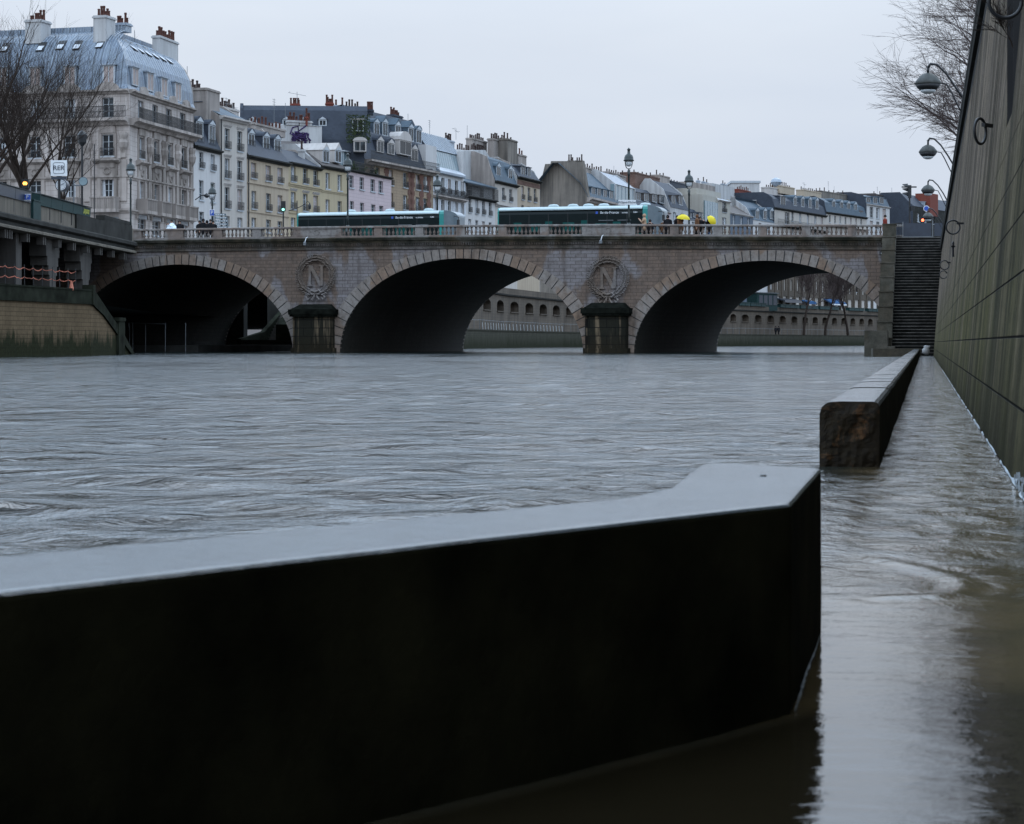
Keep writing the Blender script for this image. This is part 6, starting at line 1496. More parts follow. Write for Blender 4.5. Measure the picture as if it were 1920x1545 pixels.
def place_lamp(px, top, t, lab, first=False, grp='cast iron lamp posts on the bridge', scale=None):
    s = bs(px, t); p = bpos(s, t); zb_ = zr(s)-1.0; zt = zat(top, p.y)
    o = lp if first else copy_tree(lp)
    k = (zt-zb_)/5.9
    o.location = (p.x, p.y, zb_); o.scale = (k, k, k); tag(o, lab, 'street lamp', grp); return o
place_lamp(1179, 277, 1.0, 'tallest black lamp post, on the near pavement carrying a white street sign', True)
place_lamp(652, 287, 1.0, 'black lamp post in front of the first bus and pink house')
place_lamp(245, 296, 1.0, 'black lamp post at the left end of the balustrade before the corner building')
place_lamp(820, 327, WID-1.5, 'black lamp post behind the front of the first bus, far pavement')
place_lamp(1292, 318, WID-1.5, 'black lamp post rising by the yellow umbrella, far pavement')
place_lamp(398, 343, WID-1.5, 'black lamp post above the blue parking sign in front of white houses')
def sign(name, lab, cat, px, py0, py1, wpx, Y, mat, txt=None, tsize=.5, tm=None, frame=None, group=None, ry=0, pole_to=None, poler=.04, zrot=0):
    X = (px-CX)/F*Y; z1, z0 = zat(py0, Y), zat(py1, Y); w_ = wpx/F*Y
    r = empty(name, (X, Y, z0), zrot, lab, cat, group)
    MB().box(-w_/2, w_/2, -.05, .05, 0, z1-z0).build('board', mat, r)
    if frame: MB().box(-w_/2-.03, w_/2+.03, -.03, .07, -.04, -.001).box(-w_/2-.03, w_/2+.03, -.03, .07, z1-z0+.001, z1-z0+.04).build('frame', frame, r)
    if txt: text_mesh(txt, tsize, .008, tm or M['signdark'], 'lettering', r, (0, -.062, (z1-z0)/2), (R(90), 0, 0))
    if pole_to is not None: MB().tube([(0, .09, pole_to-z0), (0, .09, (z1-z0)*.8)], poler, 7).build('pole', M['iron'], r)
    return r
# street name board on the tall lamp
pl = bpos(bs(1179, .8), .8); sign('street_sign', 'white horizontal sign board with small lettering fixed to the tallest lamp post', 'sign', 1176, 375, 384, 33, pl.y, M['signwhite'], '« Pl.Saint-Michel »', .20)
# RER sign, clock, mirror
Yr = 150; r = sign('station_sign', 'square white RER station sign above the clock at the left', 'sign', 110.5, 300.5, 330, 30.5, Yr, M['signwhite'], None, pole_to=7.4, poler=.09)
hh = zat(300.5, Yr)-zat(330, Yr)
text_mesh('RER', .44, .01, M['signdark'], 'lettering', r, (0, -.062, hh/2), (R(90), 0, 0))
q = MB(); s0 = .36; P_ = []
for cxx, czz, a0 in ((1, 1, 0), (-1, 1, 90), (-1, -1, 180), (1, -1, 270)):
    for j in range(5): a = R(a0+j*22.5); P_.append((cxx*(s0-.12)+.12*math.cos(a), -.06, hh/2+czz*(s0-.12)+.12*math.sin(a)))
q.tube(P_+[P_[0]], .014, 4); q.build('border', M['signdark'], r)
MB().box(-.5, .5, -.06, .1, -.22, -.05).build('sign_box', M['panel'], r)
g = empty('street_clock', (*g2(114.5, 151), zat(347, 151)), 0, 'round white-faced clock in a dark drum under the RER sign', 'clock')
m = MB(); k = 20
m.tube([(0, 0, 0), (0, .9, 0)], .40, 20); m.build('drum', M['panel'], g)
m = MB().tube([(0, -.03, 0), (0, -.005, 0)], .345, 24); m.build('face', M['signwhite'], g)
m = MB()
for h_ in range(12): a = h_*math.pi/6; m.box(-.012+.285*math.sin(a), .012+.285*math.sin(a), -.045, -.031, .285*math.cos(a)-.03, .285*math.cos(a)+.03)
m.tube([(0, -.05, 0), (.19, -.05, .10)], .016, 4).tube([(0, -.05, 0), (-.16, -.05, .02)], .02, 4).build('hands', M['signdark'], g)
MB().tube([(.78, .3, .35), (.78, .3, -2.6)], .05, 6).tube([(.78, .3, .0), (1.5, .3, 0)], .05, 5).build('bracket', M['galv'], g)
g = empty('round_mirror', (*g2(156, 150.4), zat(340, 150.4)), 0, 'round dark traffic mirror on a post right of the clock', 'mirror')
MB().tube([(0, 0, 0), (0, .12, 0)], .30, 18).build('mirror', M['panel'], g); MB().tube([(0, -.02, 0), (0, -.001, 0)], .27, 18).build('glass', M['tglass'], g)
# posts at the left
for px, top, bt, lab, Y in ((154, 263, 402, 'thick dark post with a square lantern head by the traffic mirror', 151.5), (177, 270, 410, 'thin dark pole in front of the corner building', 154)):
    X = (px-CX)/F*Y; z0, z1 = zat(bt, Y), zat(top, Y); g = empty('lamp_pole', (X, Y, z0-.6), 0, lab, 'pole')
    MB().tube([(0, 0, 0), (0, 0, z1-z0+.6)], .075 if px == 154 else .035, 7).build('pole', M['iron'], g)
    if px == 154: MB().lathe([(.08, z1-z0+.2), (.28, z1-z0+.45), (.34, z1-z0+.95), (.2, z1-z0+1.15), (.05, z1-z0+1.25)], 0, 0, 6).build('lantern', M['iron'], g)
def parking(px, py0, py1, w_, Y, lab): sign('parking_sign', lab, 'sign', px, py0, py1, w_, Y, M['signblue'], 'P', (py1-py0)/F*Y*.95, M['signwhite'], M['signwhite'])
parking(51.5, 365, 374.5, 10, 128, 'small blue parking sign leaning over the left bookstall boxes')
parking(397.5, 394, 404, 7.5, 186, 'blue parking sign left of the stacked direction boards on the bridge')
# direction boards
Yd = 187; g = empty('direction_sign', (*g2(414, Yd), zat(430, Yd)), 0, 'stack of five small grey direction boards beside the blue parking sign', 'sign')
for i, (a, b) in enumerate(((402, 424), (403, 426), (404, 428), (404, 428), (406, 428))):
    z1 = zat(400.5+i*6, Yd)-zat(430, Yd); xa, xb = (a-414)/F*Yd, (b-414)/F*Yd
    bo = MB().box(xa, xb, -.04, .04, z1-.16, z1).build('board', M['busgrey'], g)
    q = MB(); rr = random.Random(i)
    x = xa+.08
    while x < xb-.12: w_ = rr.uniform(.06, .14); q.box(x, x+w_, -.048, -.041, z1-.11, z1-.05); x += w_+.05
    q.build('lettering', M['signwhite'], bo)
MB().tube([(.1, .06, -.3), (.1, .06, 1.3)], .04, 6).build('pole', M['iron'], g)
# traffic lights
def traffic(name_lab, px, py0, py1, Y, pole_bottom, lamp, side=False, hw=.17):
    X = (px-CX)/F*Y; z1, z0 = zat(py0, Y), zat(py1, Y); zb_ = zat(pole_bottom, Y); g = empty('traffic_light', (X, Y, zb_), 0, name_lab, 'traffic light')
    a, b = z0-zb_, z1-zb_; MB().box(-hw, hw, 0, .2, a, b).build('housing', M['iron'], g); MB().tube([(0, .1, 0), (0, .1, a)], .055, 7).build('pole', M['iron'], g)
    for i in range(3):
        zc = b-(b-a)*(i+.5)/3; q = MB()
        if side: q.add([(-hw, .02, zc+.05), (-hw-.36, .06, zc+.14), (-hw-.34, .14, zc+.20), (-hw, .18, zc+.24), (-hw, .1, zc-.02)], [(0, 1, 2, 3), (0, 4, 1), (1, 4, 2), (2, 4, 3)])
        else: q.tube([(0, -.04, zc), (0, 0, zc)], hw*.6, 10)
        q.build('lamp', lamp[1] if (lamp and lamp[0] == i) else M['iron'], g)
    return g
traffic('amber-lit traffic light in front of the tree trunk at the left edge', 47, 336, 352, 133, 378, (1, M['orange_l']), hw=.2)
traffic('green-lit black traffic light before the first bus', 531, 377, 396, 172, 430, (2, M['green_l']))
tl = traffic('tall black traffic light seen side-on above the stairs', 1706, 347, 371, 142.5, 418, None, True, .1); MB().box(-.5, .42, -.02, .1, 2.2, 2.28).build('finial', M['iron'], tl); MB().box(.05, .32, 0, .2, .75, 1.05).build('control_box', M['iron'], tl)
g = empty('red_signal', (*g2(1730, 143), zat(413, 143)), 0, 'small red light glowing beneath the lowest quay lamp', 'traffic light'); MB().lathe([(.03, -.08), (.08, -.04), (.08, .05), (.03, .09)], 0, 0, 8).build('lamp', M['red_l'], g); MB().tube([(0, .1, -.9), (0, .1, .1)], .04, 5).build('pole', M['iron'], g)
g = empty('round_sign', (*g2(1737, 143.4), zat(391, 143.4)), 0, 'round blue and white road sign behind the quay lamps', 'sign'); MB().tube([(0, 0, 0), (0, .04, 0)], .19, 16).build('rim', M['signwhite'], g); MB().tube([(0, -.02, 0), (0, -.001, 0)], .15, 16).build('disc', M['signblue'], g); MB().tube([(0, .06, -1.6), (0, .06, 0)], .03, 5).build('pole', M['galv'], g)
# small swan-neck lamp behind the first bus
for pxa, pxb, lab in ((557, 577, 'small dark swan-neck lamp left of the first bus'), (366, 384, 'dark wall bracket lamp on the white house at the left')):
    Y = 180 if pxa == 557 else 226; g = empty('bracket_lamp', (*g2(pxa, Y), zat(388, Y)), 0, lab, 'street lamp'); w_ = (pxb-pxa)/F*Y
    if pxa == 557: MB().tube([(0, 0, -1.5), (0, 0, .5)], .04, 5).tube([(0, 0, -.1), (w_*.5, 0, .1), (w_, 0, .45), (w_+.15, 0, .3)], .03, 5).tube([(0, 0, -.1), (-w_*.8, 0, -.3)], .04, 5).build('arm', M['iron'], g); MB().lathe([(.04, .3), (.12, .1), (.1, -.15), (.03, -.2)], w_+.15, 0, 8).build('shade', M['iron'], g)
    else: MB().tube([(0, 0, .7), (w_*.6, 0, 1.1), (w_, 0, 1.2)], .05, 5).build('arm', M['iron'], g); MB().lathe([(.05, 1.35), (.35, 1.1), (.1, .9)], w_+.2, 0, 8).build('shade', M['iron'], g)
# ------------------------------------------------------------------ buses
def bus(px0, px1, t, lab, domes, teal_end=True, txtpx=0):
    s0, s1 = bs(px0, t), bs(px1, t); L_ = s1-s0; zb_ = zr((s0+s1)/2)-1.13; p = bpos(s0, t)
    r = empty('city_bus', (p.x, p.y, zb_), -BR, lab, 'bus', 'green city buses crossing the bridge'); W = 2.5
    def shell(x0, x1, z0, z1, e=0.0, nose=False): 
        m = MB(); prof = [(-e, z0), (-e, z1-.28), (.06-e*.5, z1-.1), (.28, z1), (W-.28, z1), (W-.06+e*.5, z1-.1), (W+e, z1-.28), (W+e, z0)]
        return m.prismx(prof, x0, x1)
    H = 3.05
    shell(0.12, L_-.75, .35, 1.15, .0).build('skirt', M['seat'], r)
    shell(0.1, L_-1.35, 1.151, 2.78, .012).build('side_glazing', M['busglass'], r)
    shell(0.0, .1, .4, H-.03).build('rear_panel', M['teal'], r)
    m = MB().prismx([(-.02, 2.781), (-.03, 2.86), (.12, H-.08), (.3, H), (W-.3, H), (W-.12, H-.08), (W+.03, 2.86), (W+.02, 2.781)], .1, L_-1.4); m.build('roof', M['buswhite'], r)
    shell(L_-1.35, L_-1.0, 1.151, H+.0, .02).build('front_band', M['teal'], r)
    m = MB(); n = 6
    for i in range(n):
        u0, u1 = i/n, (i+1)/n; xa = L_-1.0+1.0*math.sin(u0*math.pi/2); xb = L_-1.0+1.0*math.sin(u1*math.pi/2); ha, hb = H-.5*(1-math.cos(u0*math.pi/2)), H-.5*(1-math.cos(u1*math.pi/2))
        ia, ib = .45*(1-math.cos(u0*math.pi/2)), .45*(1-math.cos(u1*math.pi/2))
        m.add([(xa, ia, .5), (xb, ib, .5), (xb, W-ib, .5), (xa, W-ia, .5), (xa, ia, ha), (xb, ib, hb), (xb, W-ib, hb), (xa, W-ia, ha)], [(3, 2, 1, 0), (4, 5, 6, 7), (0, 1, 5, 4), (1, 2, 6, 5), (2, 3, 7, 6)])
    m.build('windscreen', M['busgrey'], r)
    for d in domes:
        x = bs(d, t)-s0; MB().lathe([(.42, H-.01), (.40, H+.12), (.28, H+.2), (.05, H+.23)], x, W*.4, 10, .7).build('roof_vent', M['buswhite'], r, smooth=True)
    for x in (2.2, L_-2.9):
        m = MB().tube([(x, -.03, .5), (x, .28, .5)], .48, 14); w_ = m.build('wheel', M['iron'], r); MB().tube([(x, -.05, .5), (x, -.031, .5)], .26, 10).build('rim', M['galv'], w_)
    m = MB(); rr = random.Random(px0)
    x = .9
    while x < L_-2.2: 
        m.box(x, x+.045, -.022, -.013, 1.2, 2.6); x += 1.45
    m.build('window_posts', M['iron'], r)
    for i in range(7):
        x = 1.0+i*(L_-3.6)/7+rr.uniform(0, .4); MB().box(x, x+rr.uniform(.5, 1.0), -.021, -.0135, 1.25, rr.uniform(1.75, 2.1)).build('seat', M['seat'], r)
    MB().box(L_-4.6, L_-3.5, -.022, -.0134, 1.98, 2.02).box(L_-3.2, L_-2.2, -.022, -.0134, 1.98, 2.02).build('door_rails', M['galv'], r)
    x = bs(txtpx, t)-s0
    text_mesh('île-de-France', .26, .004, M['signwhite'], 'lettering', r, (x, -.03, 2.55), (R(90), 0, 0)); MB().box(x-1.02, x-.86, -.03, -.0145, 2.47, 2.64).build('logo', M['signblue'], r)
    text_mesh('mobilités', .16, .004, M['signwhite'], 'lettering', r, (x+1.2, -.03, 2.53), (R(90), 0, 0)); text_mesh('3280', .16, .004, M['signwhite'], 'lettering', r, (L_-1.9, -.03, 2.55), (R(90), 0, 0))
    MB().tube([(L_-.2, -.05, 2.6), (L_+.25, -.3, 2.5), (L_+.25, -.3, 2.1)], .035, 5).box(L_+.15, L_+.32, -.42, -.2, 1.9, 2.3).build('mirror', M['iron'], r)
    return r
bus(557, 856, 15.5, 'green and white city bus on the left, before the pink house', (650, 723, 796), txtpx=758)
bus(933, 1240, 12.0, 'green and white city bus on the right, passing the tallest lamp post', (1031, 1068, 1097, 1126, 1178, 1204), txtpx=1143)
# ------------------------------------------------------------------ people
def skin_body(name, parent, joints, edges, radii, mat, loc=(0, 0, 0), sub=1):
    me = bpy.data.meshes.new(name); me.from_pydata(joints, edges, []); me.update(); me.materials.append(mat)
    o = bpy.data.objects.new(name, me); C.objects.link(o); o.location = loc
    if parent: o.parent = parent
    md = o.modifiers.new('skin', 'SKIN'); md.use_smooth_shade = True
    me.attributes.get('skin_vertices') or None
    if not me.skin_vertices: bpy.context.view_layer.objects.active = o; bpy.ops.mesh.customdata_skin_add() if hasattr(bpy.ops.mesh, 'customdata_skin_add') else None
    for i, rd in enumerate(radii):
        sv = me.skin_vertices[0].data[i]; sv.radius = rd if isinstance(rd, tuple) else (rd, rd); sv.use_root = (i == 0)
    s_ = o.modifiers.new('sub', 'SUBSURF'); s_.levels = sub; s_.render_levels = sub
    dg = bpy.context.evaluated_depsgraph_get(); m2 = bpy.data.meshes.new_from_object(o.evaluated_get(dg)); o.modifiers.clear(); o.data = m2
    m2.polygons.foreach_set('use_smooth', [True]*len(m2.polygons))
    return o
def person(px, t, facing, lab, coat, legs='blue_c', H=1.7, hood=None, pose='stand', pack=None, cat='person', world=None, arm=None, group=None):
    if world: X, Y, Z = world
    else: s = bs(px, t); p = bpos(s, t); X, Y, Z = p.x, p.y, zr(s)-1.0
    r = empty('person', (X, Y, Z), facing, lab, cat, group); k = H/1.7
    lean = .10 if pose == 'lean' else 0.0; st_ = .16 if pose == 'walk' else .03
    J = [(0, 0, .92), (0, lean*.4, 1.15), (0, lean*.8, 1.38), (0, lean, 1.48), (0, lean+.01, 1.56), (0, lean+.02, 1.64)]
    Rr = [(.13, .10), (.14, .10), (.13, .09), (.05, .05), (.085, .095), (.075, .085)]
    E = [(0, 1), (1, 2), (2, 3), (3, 4), (4, 5)]
    def addj(p, rad, fr_): J.append(p); Rr.append(rad); E.append((fr_, len(J)-1)); return len(J)-1
    for sd_ in (-1, 1):
        a = addj((sd_*.10, 0, .86), .085, 0); a = addj((sd_*.11, sd_*st_*.5+.02, .48), .06, a); a = addj((sd_*.11, sd_*st_-.01, .09), .042, a); addj((sd_*.12, sd_*st_+.13, .04), .035, a)
        b = addj((sd_*.19, lean*.8, 1.36), .055, 2)
        raise_ = arm and (arm == sd_ or arm == 2)
        if raise_: el = (sd_*.24, lean+.16, 1.16); ha = (sd_*.12, lean+.30, 1.34)
        else: el = (sd_*.24, lean*.5-.02, 1.10); ha = (sd_*.25, lean*.4+.08, .86)
        b = addj(el, .042, b); b = addj(ha, .03, b)
        dz = (Vector(ha)-Vector(el)).normalized()
        pal = Vector(ha)+dz*.07; b2 = addj(tuple(pal), .028, b)
        for fi in range(4):
            e = pal+dz*(.055+.01*(fi in (1, 2)))+Vector((0, (fi-1.5)*.022, 0)); addj(tuple(e), .008, b2)
        addj(tuple(Vector(ha)+dz*.05+Vector((0, .045, .0))), .009, b)
    J = [(x*k, y*k, z*k) for x, y, z in J]; Rr = [tuple(v*k for v in q_) if isinstance(q_, tuple) else q_*k for q_ in Rr]
    skin_body('body', r, J, E, Rr, M['skin'])
    # face details
    fy = (lean+.02+.092)*k; hz = 1.60*k
    MB().lathe([(.004, -.02), (.014, -.012), (.006, .02)], 0, fy+.01, 6).build('nose', M['skin'], r, loc=(0, 0, hz-.01))
    # clothes
    m = MB(); ww = (.23, .26, .25, .21, .20, .19, .12)
    zz = (.62, .80, .95, 1.10, 1.25, 1.38, 1.46)
    m.lathe([(ww[i]*k, zz[i]*k) for i in range(7)], 0, lean*.5*k, 14, .72); c = m.build('coat', M[coat], r, smooth=True); roughen(c, .02, 5)
    for sd_ in (-1, 1):
        raise_ = arm and (arm == sd_ or arm == 2); el = (sd_*.25, lean+.16, 1.16) if raise_ else (sd_*.25, lean*.5-.02, 1.10); ha = (sd_*.13, lean+.28, 1.32) if raise_ else (sd_*.26, lean*.4+.07, .88)
        MB().tube([tuple(v*k for v in q_) for q_ in ((sd_*.16, lean*.8, 1.38), (sd_*.22, lean*.8, 1.32), el, ha)], [.075*k, .08*k, .062*k, .05*k], 8).build('sleeve', M[coat], r, smooth=True)
        st2 = sd_*st_
        MB().tube([tuple(v*k for v in q_) for q_ in ((sd_*.10, 0, .95), (sd_*.11, st2*.5+.02, .48), (sd_*.11, st2, .08))], [.115*k, .08*k, .065*k], 8).build('trouser_leg', M[legs], r, smooth=True)
    hm = M[hood] if hood else M['hair']
    m = MB(); e = .115 if hood else .098
    for i in range(9):
        pass
    m.lathe([(e*k*math.cos(a_)+.001, (1.605+(.12 if not hood else .13)*math.sin(a_))*k) for a_ in [(-.25 if not hood else -.9)+(math.pi/2+(.25 if not hood else .9))*i/8 for i in range(9)]], 0, (lean-.005)*k, 12, 1.05); m.build('hood' if hood else 'hair', hm, r, smooth=True)
    if pack: MB().prismx([((-.18-.2)*k, .95*k), ((-.42)*k, 1.05*k), ((-.40)*k, 1.35*k), ((-.2)*k, 1.45*k), ((-.12)*k, 1.4*k), ((-.12)*k, .95*k)], -.17*k, .17*k).build('backpack', M[pack], r)
    return r
FW = -BR
person(322, 1.3, FW+R(150), 'person in a billowing pale plastic poncho at the left end of the rail', 'white_c', hood=None, arm=2)
pz = bpos(bs(322, 1.25), 1.25); m = MB().lathe([(.50, -.25), (.58, -.05), (.50, .2), (.36, .42), (.22, .55), (.10, .62)], 0, 0, 14, .7); 
o = m.build('poncho', M['white_c'], [q_ for q_ in C.objects if q_.name.startswith('person')][-1], smooth=True, loc=(0, 0, .80)); roughen(o, .12, 2.6)
person(337, 1.7, FW+R(200), 'person in dark clothes right of the pale poncho', 'black_c', 'black_c', 1.68)
for px, fa, lab, H in ((374, 170, 'leftmost of the huddle of black silhouettes by the parking sign', 1.62), (381, 200, 'tallest black silhouette in the huddle by the parking sign', 1.74), (388, 160, 'shorter black figure in the middle of the huddle', 1.62), (394.5, 190, 'black figure at the right of the huddle, under the parking sign', 1.7), (400, 185, 'half hidden black figure beside the direction boards', 1.6)):
    person(px, 1.5, FW+R(fa), lab, 'black_c', 'black_c', H, 'black_c' if px in (381, 388) else None, pack='black_c' if px in (374, 388) else None)
person(1208, 1.3, FW+R(100), 'person in a tan hooded coat raising both hands before the bus', 'tan_c', 'black_c', 1.74, 'tan_c', arm=2)
person(1219, 1.5, FW+R(190), 'crouching dark figure right of the tan hooded coat', 'black_c', 'black_c', 1.38, 'black_c', pose='lean')
person(1245, 1.6, FW+R(30), 'small brown-haired person left of the black-hooded figure', 'brown_c', 'blue_c', 1.42)
person(1252, 1.3, FW+R(180), 'person with long black hair at the rail between the buses and the umbrellas', 'black_c', 'black_c', 1.66, 'black_c')
person(1269.5, 1.4, FW+R(60), 'dark-coated person at the left under the open yellow umbrella', 'black_c', 'blue_c', 1.66)
person(1276, 1.3, FW+R(60), 'brown-coated person holding the open yellow umbrella', 'brown_c', 'black_c', 1.70, arm=1)
person(1307, 1.3, FW+R(120), 'person in a furry brown hood between the two yellow umbrellas', 'brown_c', 'black_c', 1.70, 'brown_c')
person(1313, 1.6, FW+R(200), 'dark figure close behind the furry brown hood', 'black_c', 'black_c', 1.6)
person(1329, 1.3, FW+R(90), 'person holding the tilted yellow umbrella sideways', 'black_c', 'blue_c', 1.64, arm=2)
person(1659.5, 1.0, FW+R(90), 'person in dark red walking by the last balusters near the stairs', 'red_c', 'red_c', 1.68, pose='walk')
Yp = 466; 
for i, (px, lab) in enumerate(((1454.5, 'left of two tiny dark figures walking on the far low quay'), (1460, 'right of two tiny dark figures walking on the far low quay'))):
    person(px, 0, 0.3, lab, 'black_c', 'black_c', 1.75, 'black_c', 'walk', world=(*g2(px, 452+i*2), 2.17))
def umbrella(px, py, t, lab, tilt, rad=.62):
    s = bs(px, t); p = bpos(s, t); z = zat(py, p.y); r = empty('umbrella', (p.x, p.y, z), -BR, lab, 'umbrella', 'yellow umbrellas on the bridge'); r.rotation_euler = (tilt[0], tilt[1], -BR)
    m = MB(); k = 16; prof = [(.02, .0), (.25, -.035), (.45, -.11), (.58, -.20), (.64, -.30)]
    for rr_, zz_ in prof:
        for j in range(k): a = 2*math.pi*j/k; sc_ = 1 if j % 2 == 0 else .955; m.v.append((rr_*sc_*rad/.62*math.cos(a), rr_*sc_*rad/.62*math.sin(a), zz_-(.0 if j % 2 == 0 else -.01)))
    for i in range(len(prof)-1):
        for j in range(k): m.f.append((i*k+j, i*k+(j+1) % k, (i+1)*k+(j+1) % k, (i+1)*k+j))
    m.build('canopy', M['yellow_u'], r, smooth=True); MB().tube([(0, 0, .06), (0, 0, -.85)], .012, 5).tube([(0, 0, -.85), (0, .03, -.9), (0, .06, -.87)], .014, 5).build('handle', M['iron'], r)
umbrella(1282, 402, 1.3, 'open yellow umbrella held upright over two people', (0.12, .14), .44)
umbrella(1340, 410, 1.3, 'yellow umbrella held sideways, right of the furry brown hood', (0.25, 1.05), .40)
# ------------------------------------------------------------------ lamps, rings on the right quay wall
def ring(px, py, Y, lab, first=[None], rad=.185):
    p = at(px, py, Y)
    if first[0] is None:
        r = empty('mooring_ring', p, 0, lab, 'mooring ring', 'iron mooring rings on the quay wall'); n = 28
        MB().tube([(.122*math.cos(2*math.pi*i/n), 0, .122*math.sin(2*math.pi*i/n)) for i in range(n+1)], .0145, 8, False).build('ring', M['iron'], r, smooth=True)
        MB().box(.065, .24, -.018, .018, .05, .085).build('eye_bolt', M['iron'], r); first[0] = r; return r
    r = copy_tree(first[0]); r.location = p; r['label'] = lab; return r
ring(1885, 3, 17, 'huge near mooring ring cut by the top picture edge'); o = ring(1838, 246, 22, 'oval mooring ring high on the wall below the top one'); o.rotation_euler.z = R(52)
ring(1787, 426, 41, 'round mooring ring standing out against the hoarding'); ring(1771, 497, 62, 'upper of the two small overlapping rings on the wall'); ring(1769, 515, 72, 'lower of the two small overlapping rings on the wall')
g = empty('iron_hook', at(1787, 468, 50), 0, 'black cross-shaped iron hook fixed to the wall below the round ring', 'hook'); MB().box(-.02, .02, -.03, .03, -.16, .13).box(-.045, .045, -.03, .03, .05, .085).prism([(-.03, .13), (.03, .13), (0, .19)], -.03, .03).build('shaft', M['iron'], g)
def quaylamp(px, py, apx, apy, Y, lab, first=[None]):
    p = at(px, py, Y)
    ax, az = (apx-px)/F*Y, -(apy-py)/F*Y
    r = empty('quay_lamp', p, 0, lab, 'street lamp', 'hooded lamps leaning out over the right quay wall')
    MB().lathe([(.04, .24), (.10, .22), (.20, .16), (.29, .05), (.33, -.02), (.30, -.05)], 0, 0, 18).build('shade', M['lampdome'], r, smooth=True)
    MB().lathe([(.31, -.05), (.26, -.13), (.20, -.18)], 0, 0, 18).build('reflector', M['iron'], r, smooth=True)
    MB().lathe([(.20, -.17), (.17, -.23), (.08, -.27)], 0, 0, 14).build('glass_bowl', M['globe'], r, smooth=True)
    MB().tube([(0, 0, .22), (0, 0, .40)], .035, 7).tube([(0, 0, .36), (.06, 0, .46), (.22, 0, .44), (.45, 0, .22), (.70, 0, -.15), (ax, 0.0, az)], [.04, .035, .03, .028, .028, .03], 8).tube([(.30, 0, -.01), (.46, 0, -.04), (.58, 0, -.25), (.75, 0, -.6), (ax*1.0, 0, az-.42)], .02, 6).build('arm', M['iron'], r, smooth=True)
quaylamp(1740, 155, 1812, 193, 56, 'largest and nearest of the hooded quay lamps, top right')
quaylamp(1740, 284, 1790, 313, 80, 'second hooded quay lamp down from the top')
quaylamp(1740, 356, 1778, 380, 106, 'third hooded quay lamp, above the red chimney')
quaylamp(1740, 406, 1770, 424, 132, 'lowest and farthest hooded quay lamp above the hoarding')
# ------------------------------------------------------------------ trees
def tree(name, base, H, spread, lab, seed, trunk_h, trunk_r, n1=9, cat='tree', up=0.75, group=None, levels=5, mat='bark', lean=(0, 0), droop=0.0, twig_r=.008, sides=(7, 5, 4, 3, 3, 3), bias=None, kids=(5, 5, 4, 4)):
    rng = random.Random(seed); r = empty(name, base, 0, lab, cat, group); tk = MB(); cr_ = MB()
    def branch(p, d, L_, rad, lev, mb):
        n = 5 if lev < 3 else 4; pts = [p]; dirs = [d]
        for i in range(n):
            d = (d+Vector((rng.gauss(0, .10), rng.gauss(0, .10), rng.gauss(0.02, .07)-droop*lev*.03))*1.0).normalized(); pts.append(pts[-1]+d*L_/n); dirs.append(d)
        rads = [rad*(1-.55*i/n) for i in range(n+1)]; mb.tube(pts, rads, sides[min(lev, 5)], False)
        if lev >= levels: return
        k = (n1 if lev == 0 else kids[min(lev-1, len(kids)-1)]); 
        for j in range(k):
            u = (.35+.65*(j+rng.random()*.5)/k) if lev else (.55+.45*(j+rng.random())/k); i = min(int(u*n), n-1); q0 = pts[i].lerp(pts[i+1], u*n-i)
            a = rng.uniform(0, 2*math.pi); side = Vector((math.cos(a), math.sin(a), 0)); side = (side-dirs[i]*side.dot(dirs[i])).normalized()
            ang = rng.uniform(.35, .8) if lev else rng.uniform(.3, .85)
            nd = (dirs[i]*math.cos(ang)+side*math.sin(ang)+Vector((0, 0, up*.25-droop*lev*.05))+(Vector(bias)*.18 if bias else Vector())).normalized()
            rr_ = max(rads[i]*rng.uniform(.38, .55), twig_r); branch(q0, nd, L_*rng.uniform(.5, .78) if lev else spread*rng.uniform(.55, .8), rr_, lev+1, cr_)
        if lev < 3: branch(pts[-1], dirs[-1], L_*.72 if lev else H*.35, rads[-1], lev+1, cr_)
    branch(Vector((0, 0, 0)), Vector((lean[0], lean[1], 1)).normalized(), trunk_h, trunk_r, 0, tk)
    tk.build('trunk', M['bark'], r); cr_.build('crown', M[mat], r)
    return r
tree('bare_tree', (*g2(66, 136), 7.3), 12, 6.4, 'large bare tree in front of the corner building, its trunk between the green boxes', 5, 3.4, .36, 9, up=1.0, levels=5, twig_r=.006, kids=(4, 4, 3, 4))
tree('bare_tree', (*g2(130, 168), 7.3), 12, 6.0, 'bare tree behind the RER sign, its upright crown over the zinc roof', 11, 6.0, .22, 8, up=1.4, levels=5, twig_r=.006, kids=(4, 4, 3, 3))
tree('bare_tree', (*g2(-25, 128), 7.3), 12, 5.0, 'bare tree whose crown reaches in from the left picture edge', 21, 4.0, .30, 8, up=1.0, levels=5, twig_r=.0055, kids=(4, 4, 3, 3))
tree('bare_tree', (16.6, 76, 6.6), 8, 4.5, 'bare tree with drooping fine twigs rising behind the right quay wall', 8, 3.0, .26, 12, up=.35, levels=6, droop=.26, twig_r=.0045, mat='twig', bias=(-.28, 0, -.08), kids=(5, 4, 3, 3, 3))
tree('bare_tree', (13.0, 58, 6.6), 7, 3.6, 'nearer bare tree behind the right wall, filling the top right sky', 14, 3.4, .22, 11, up=.35, levels=6, droop=.22, twig_r=.0038, mat='twig', bias=(-.22, 0, -.05), kids=(5, 4, 3, 3, 3))
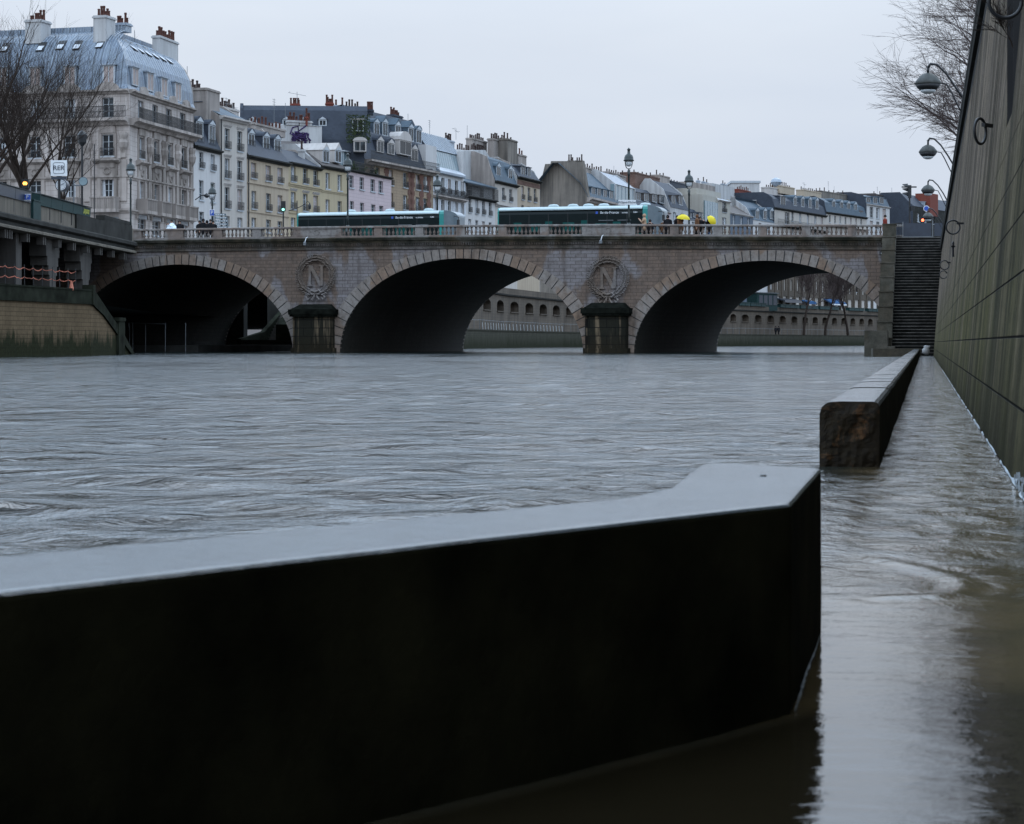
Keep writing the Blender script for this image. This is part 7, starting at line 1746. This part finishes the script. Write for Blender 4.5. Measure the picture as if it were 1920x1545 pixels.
tree('bare_tree', (20.2, 96, 6.6), 8, 3.5, 'farther bare tree behind the second quay lamp, only low twigs showing', 61, 2.6, .22, 10, up=.3, levels=5, droop=.3, twig_r=.006, mat='twig', bias=(-.3, 0, -.08), kids=(5, 4, 4, 3))
for px, seed, lab in ((1507, 31, 'left bare tree framed by the right arch'), (1547, 32, 'middle bare tree framed by the right arch'), (1590, 33, 'right bare tree framed by the right arch')):
    tree('bare_tree', (*g2(px, 470 if px < 1520 else 478 if px < 1560 else 492), 2.2), 14, 6.5, lab, seed, 8.5, .30, 8, up=.8, group='bare trees on the far low quay', levels=4, twig_r=.025, mat='twig')
# dry shrub growing out of the wall slot
tree('wall_shrub', (*lat(.445+.0893*3.05-.02, 18.0), 3.02), .4, .30, 'leafless shrub growing from the dark slot in the quay wall', 41, .10, .008, 5, 'plant', up=.6, levels=3, twig_r=.0022, lean=(-.5, .2), bias=(-.6, 0, 0))
# faint foam trails on the walkway water
def foam_trail(pix, wd, lab):
    P = [at(px, py, CH*F/(py-HY)) for px, py in pix]; Q = []
    for i in range(len(P)-1):
        for j in range(8): Q.append(P[i].lerp(P[i+1], j/8))
    Q.append(P[-1]); m = MB(); n = len(Q); rr = random.Random(1); O = Q[0].copy()
    for i, q_ in enumerate(Q):
        d = (Q[min(i+1, n-1)]-Q[max(i-1, 0)]).normalized(); s_ = Vector((-d.y, d.x, 0)); w_ = wd*math.sin(math.pi*(i+.5)/n)**.5*rr.uniform(.5, 1.2)
        m.v += [tuple(q_-s_*w_*.5-O+Vector((0, 0, .0035))), tuple(q_-O+Vector((0, 0, .0075))), tuple(q_+s_*w_*.5-O+Vector((0, 0, .0035)))]
    for i in range(n-1): m.f += [(3*i, 3*i+1, 3*i+4, 3*i+3), (3*i+1, 3*i+2, 3*i+5, 3*i+4)]
    tag(m.build('foam_trail', M['froth'], None, loc=O), lab, 'foam', kind='stuff')
M['froth'] = plain('thin_froth', (0.26, 0.29, 0.32), 0.5, 0.5, 0, 0.3, 30)
foam_trail([(1490, 1338), (1502, 1300), (1512, 1262), (1528, 1222), (1539, 1192)], .007, 'thin foam line climbing the end of the near parapet block')
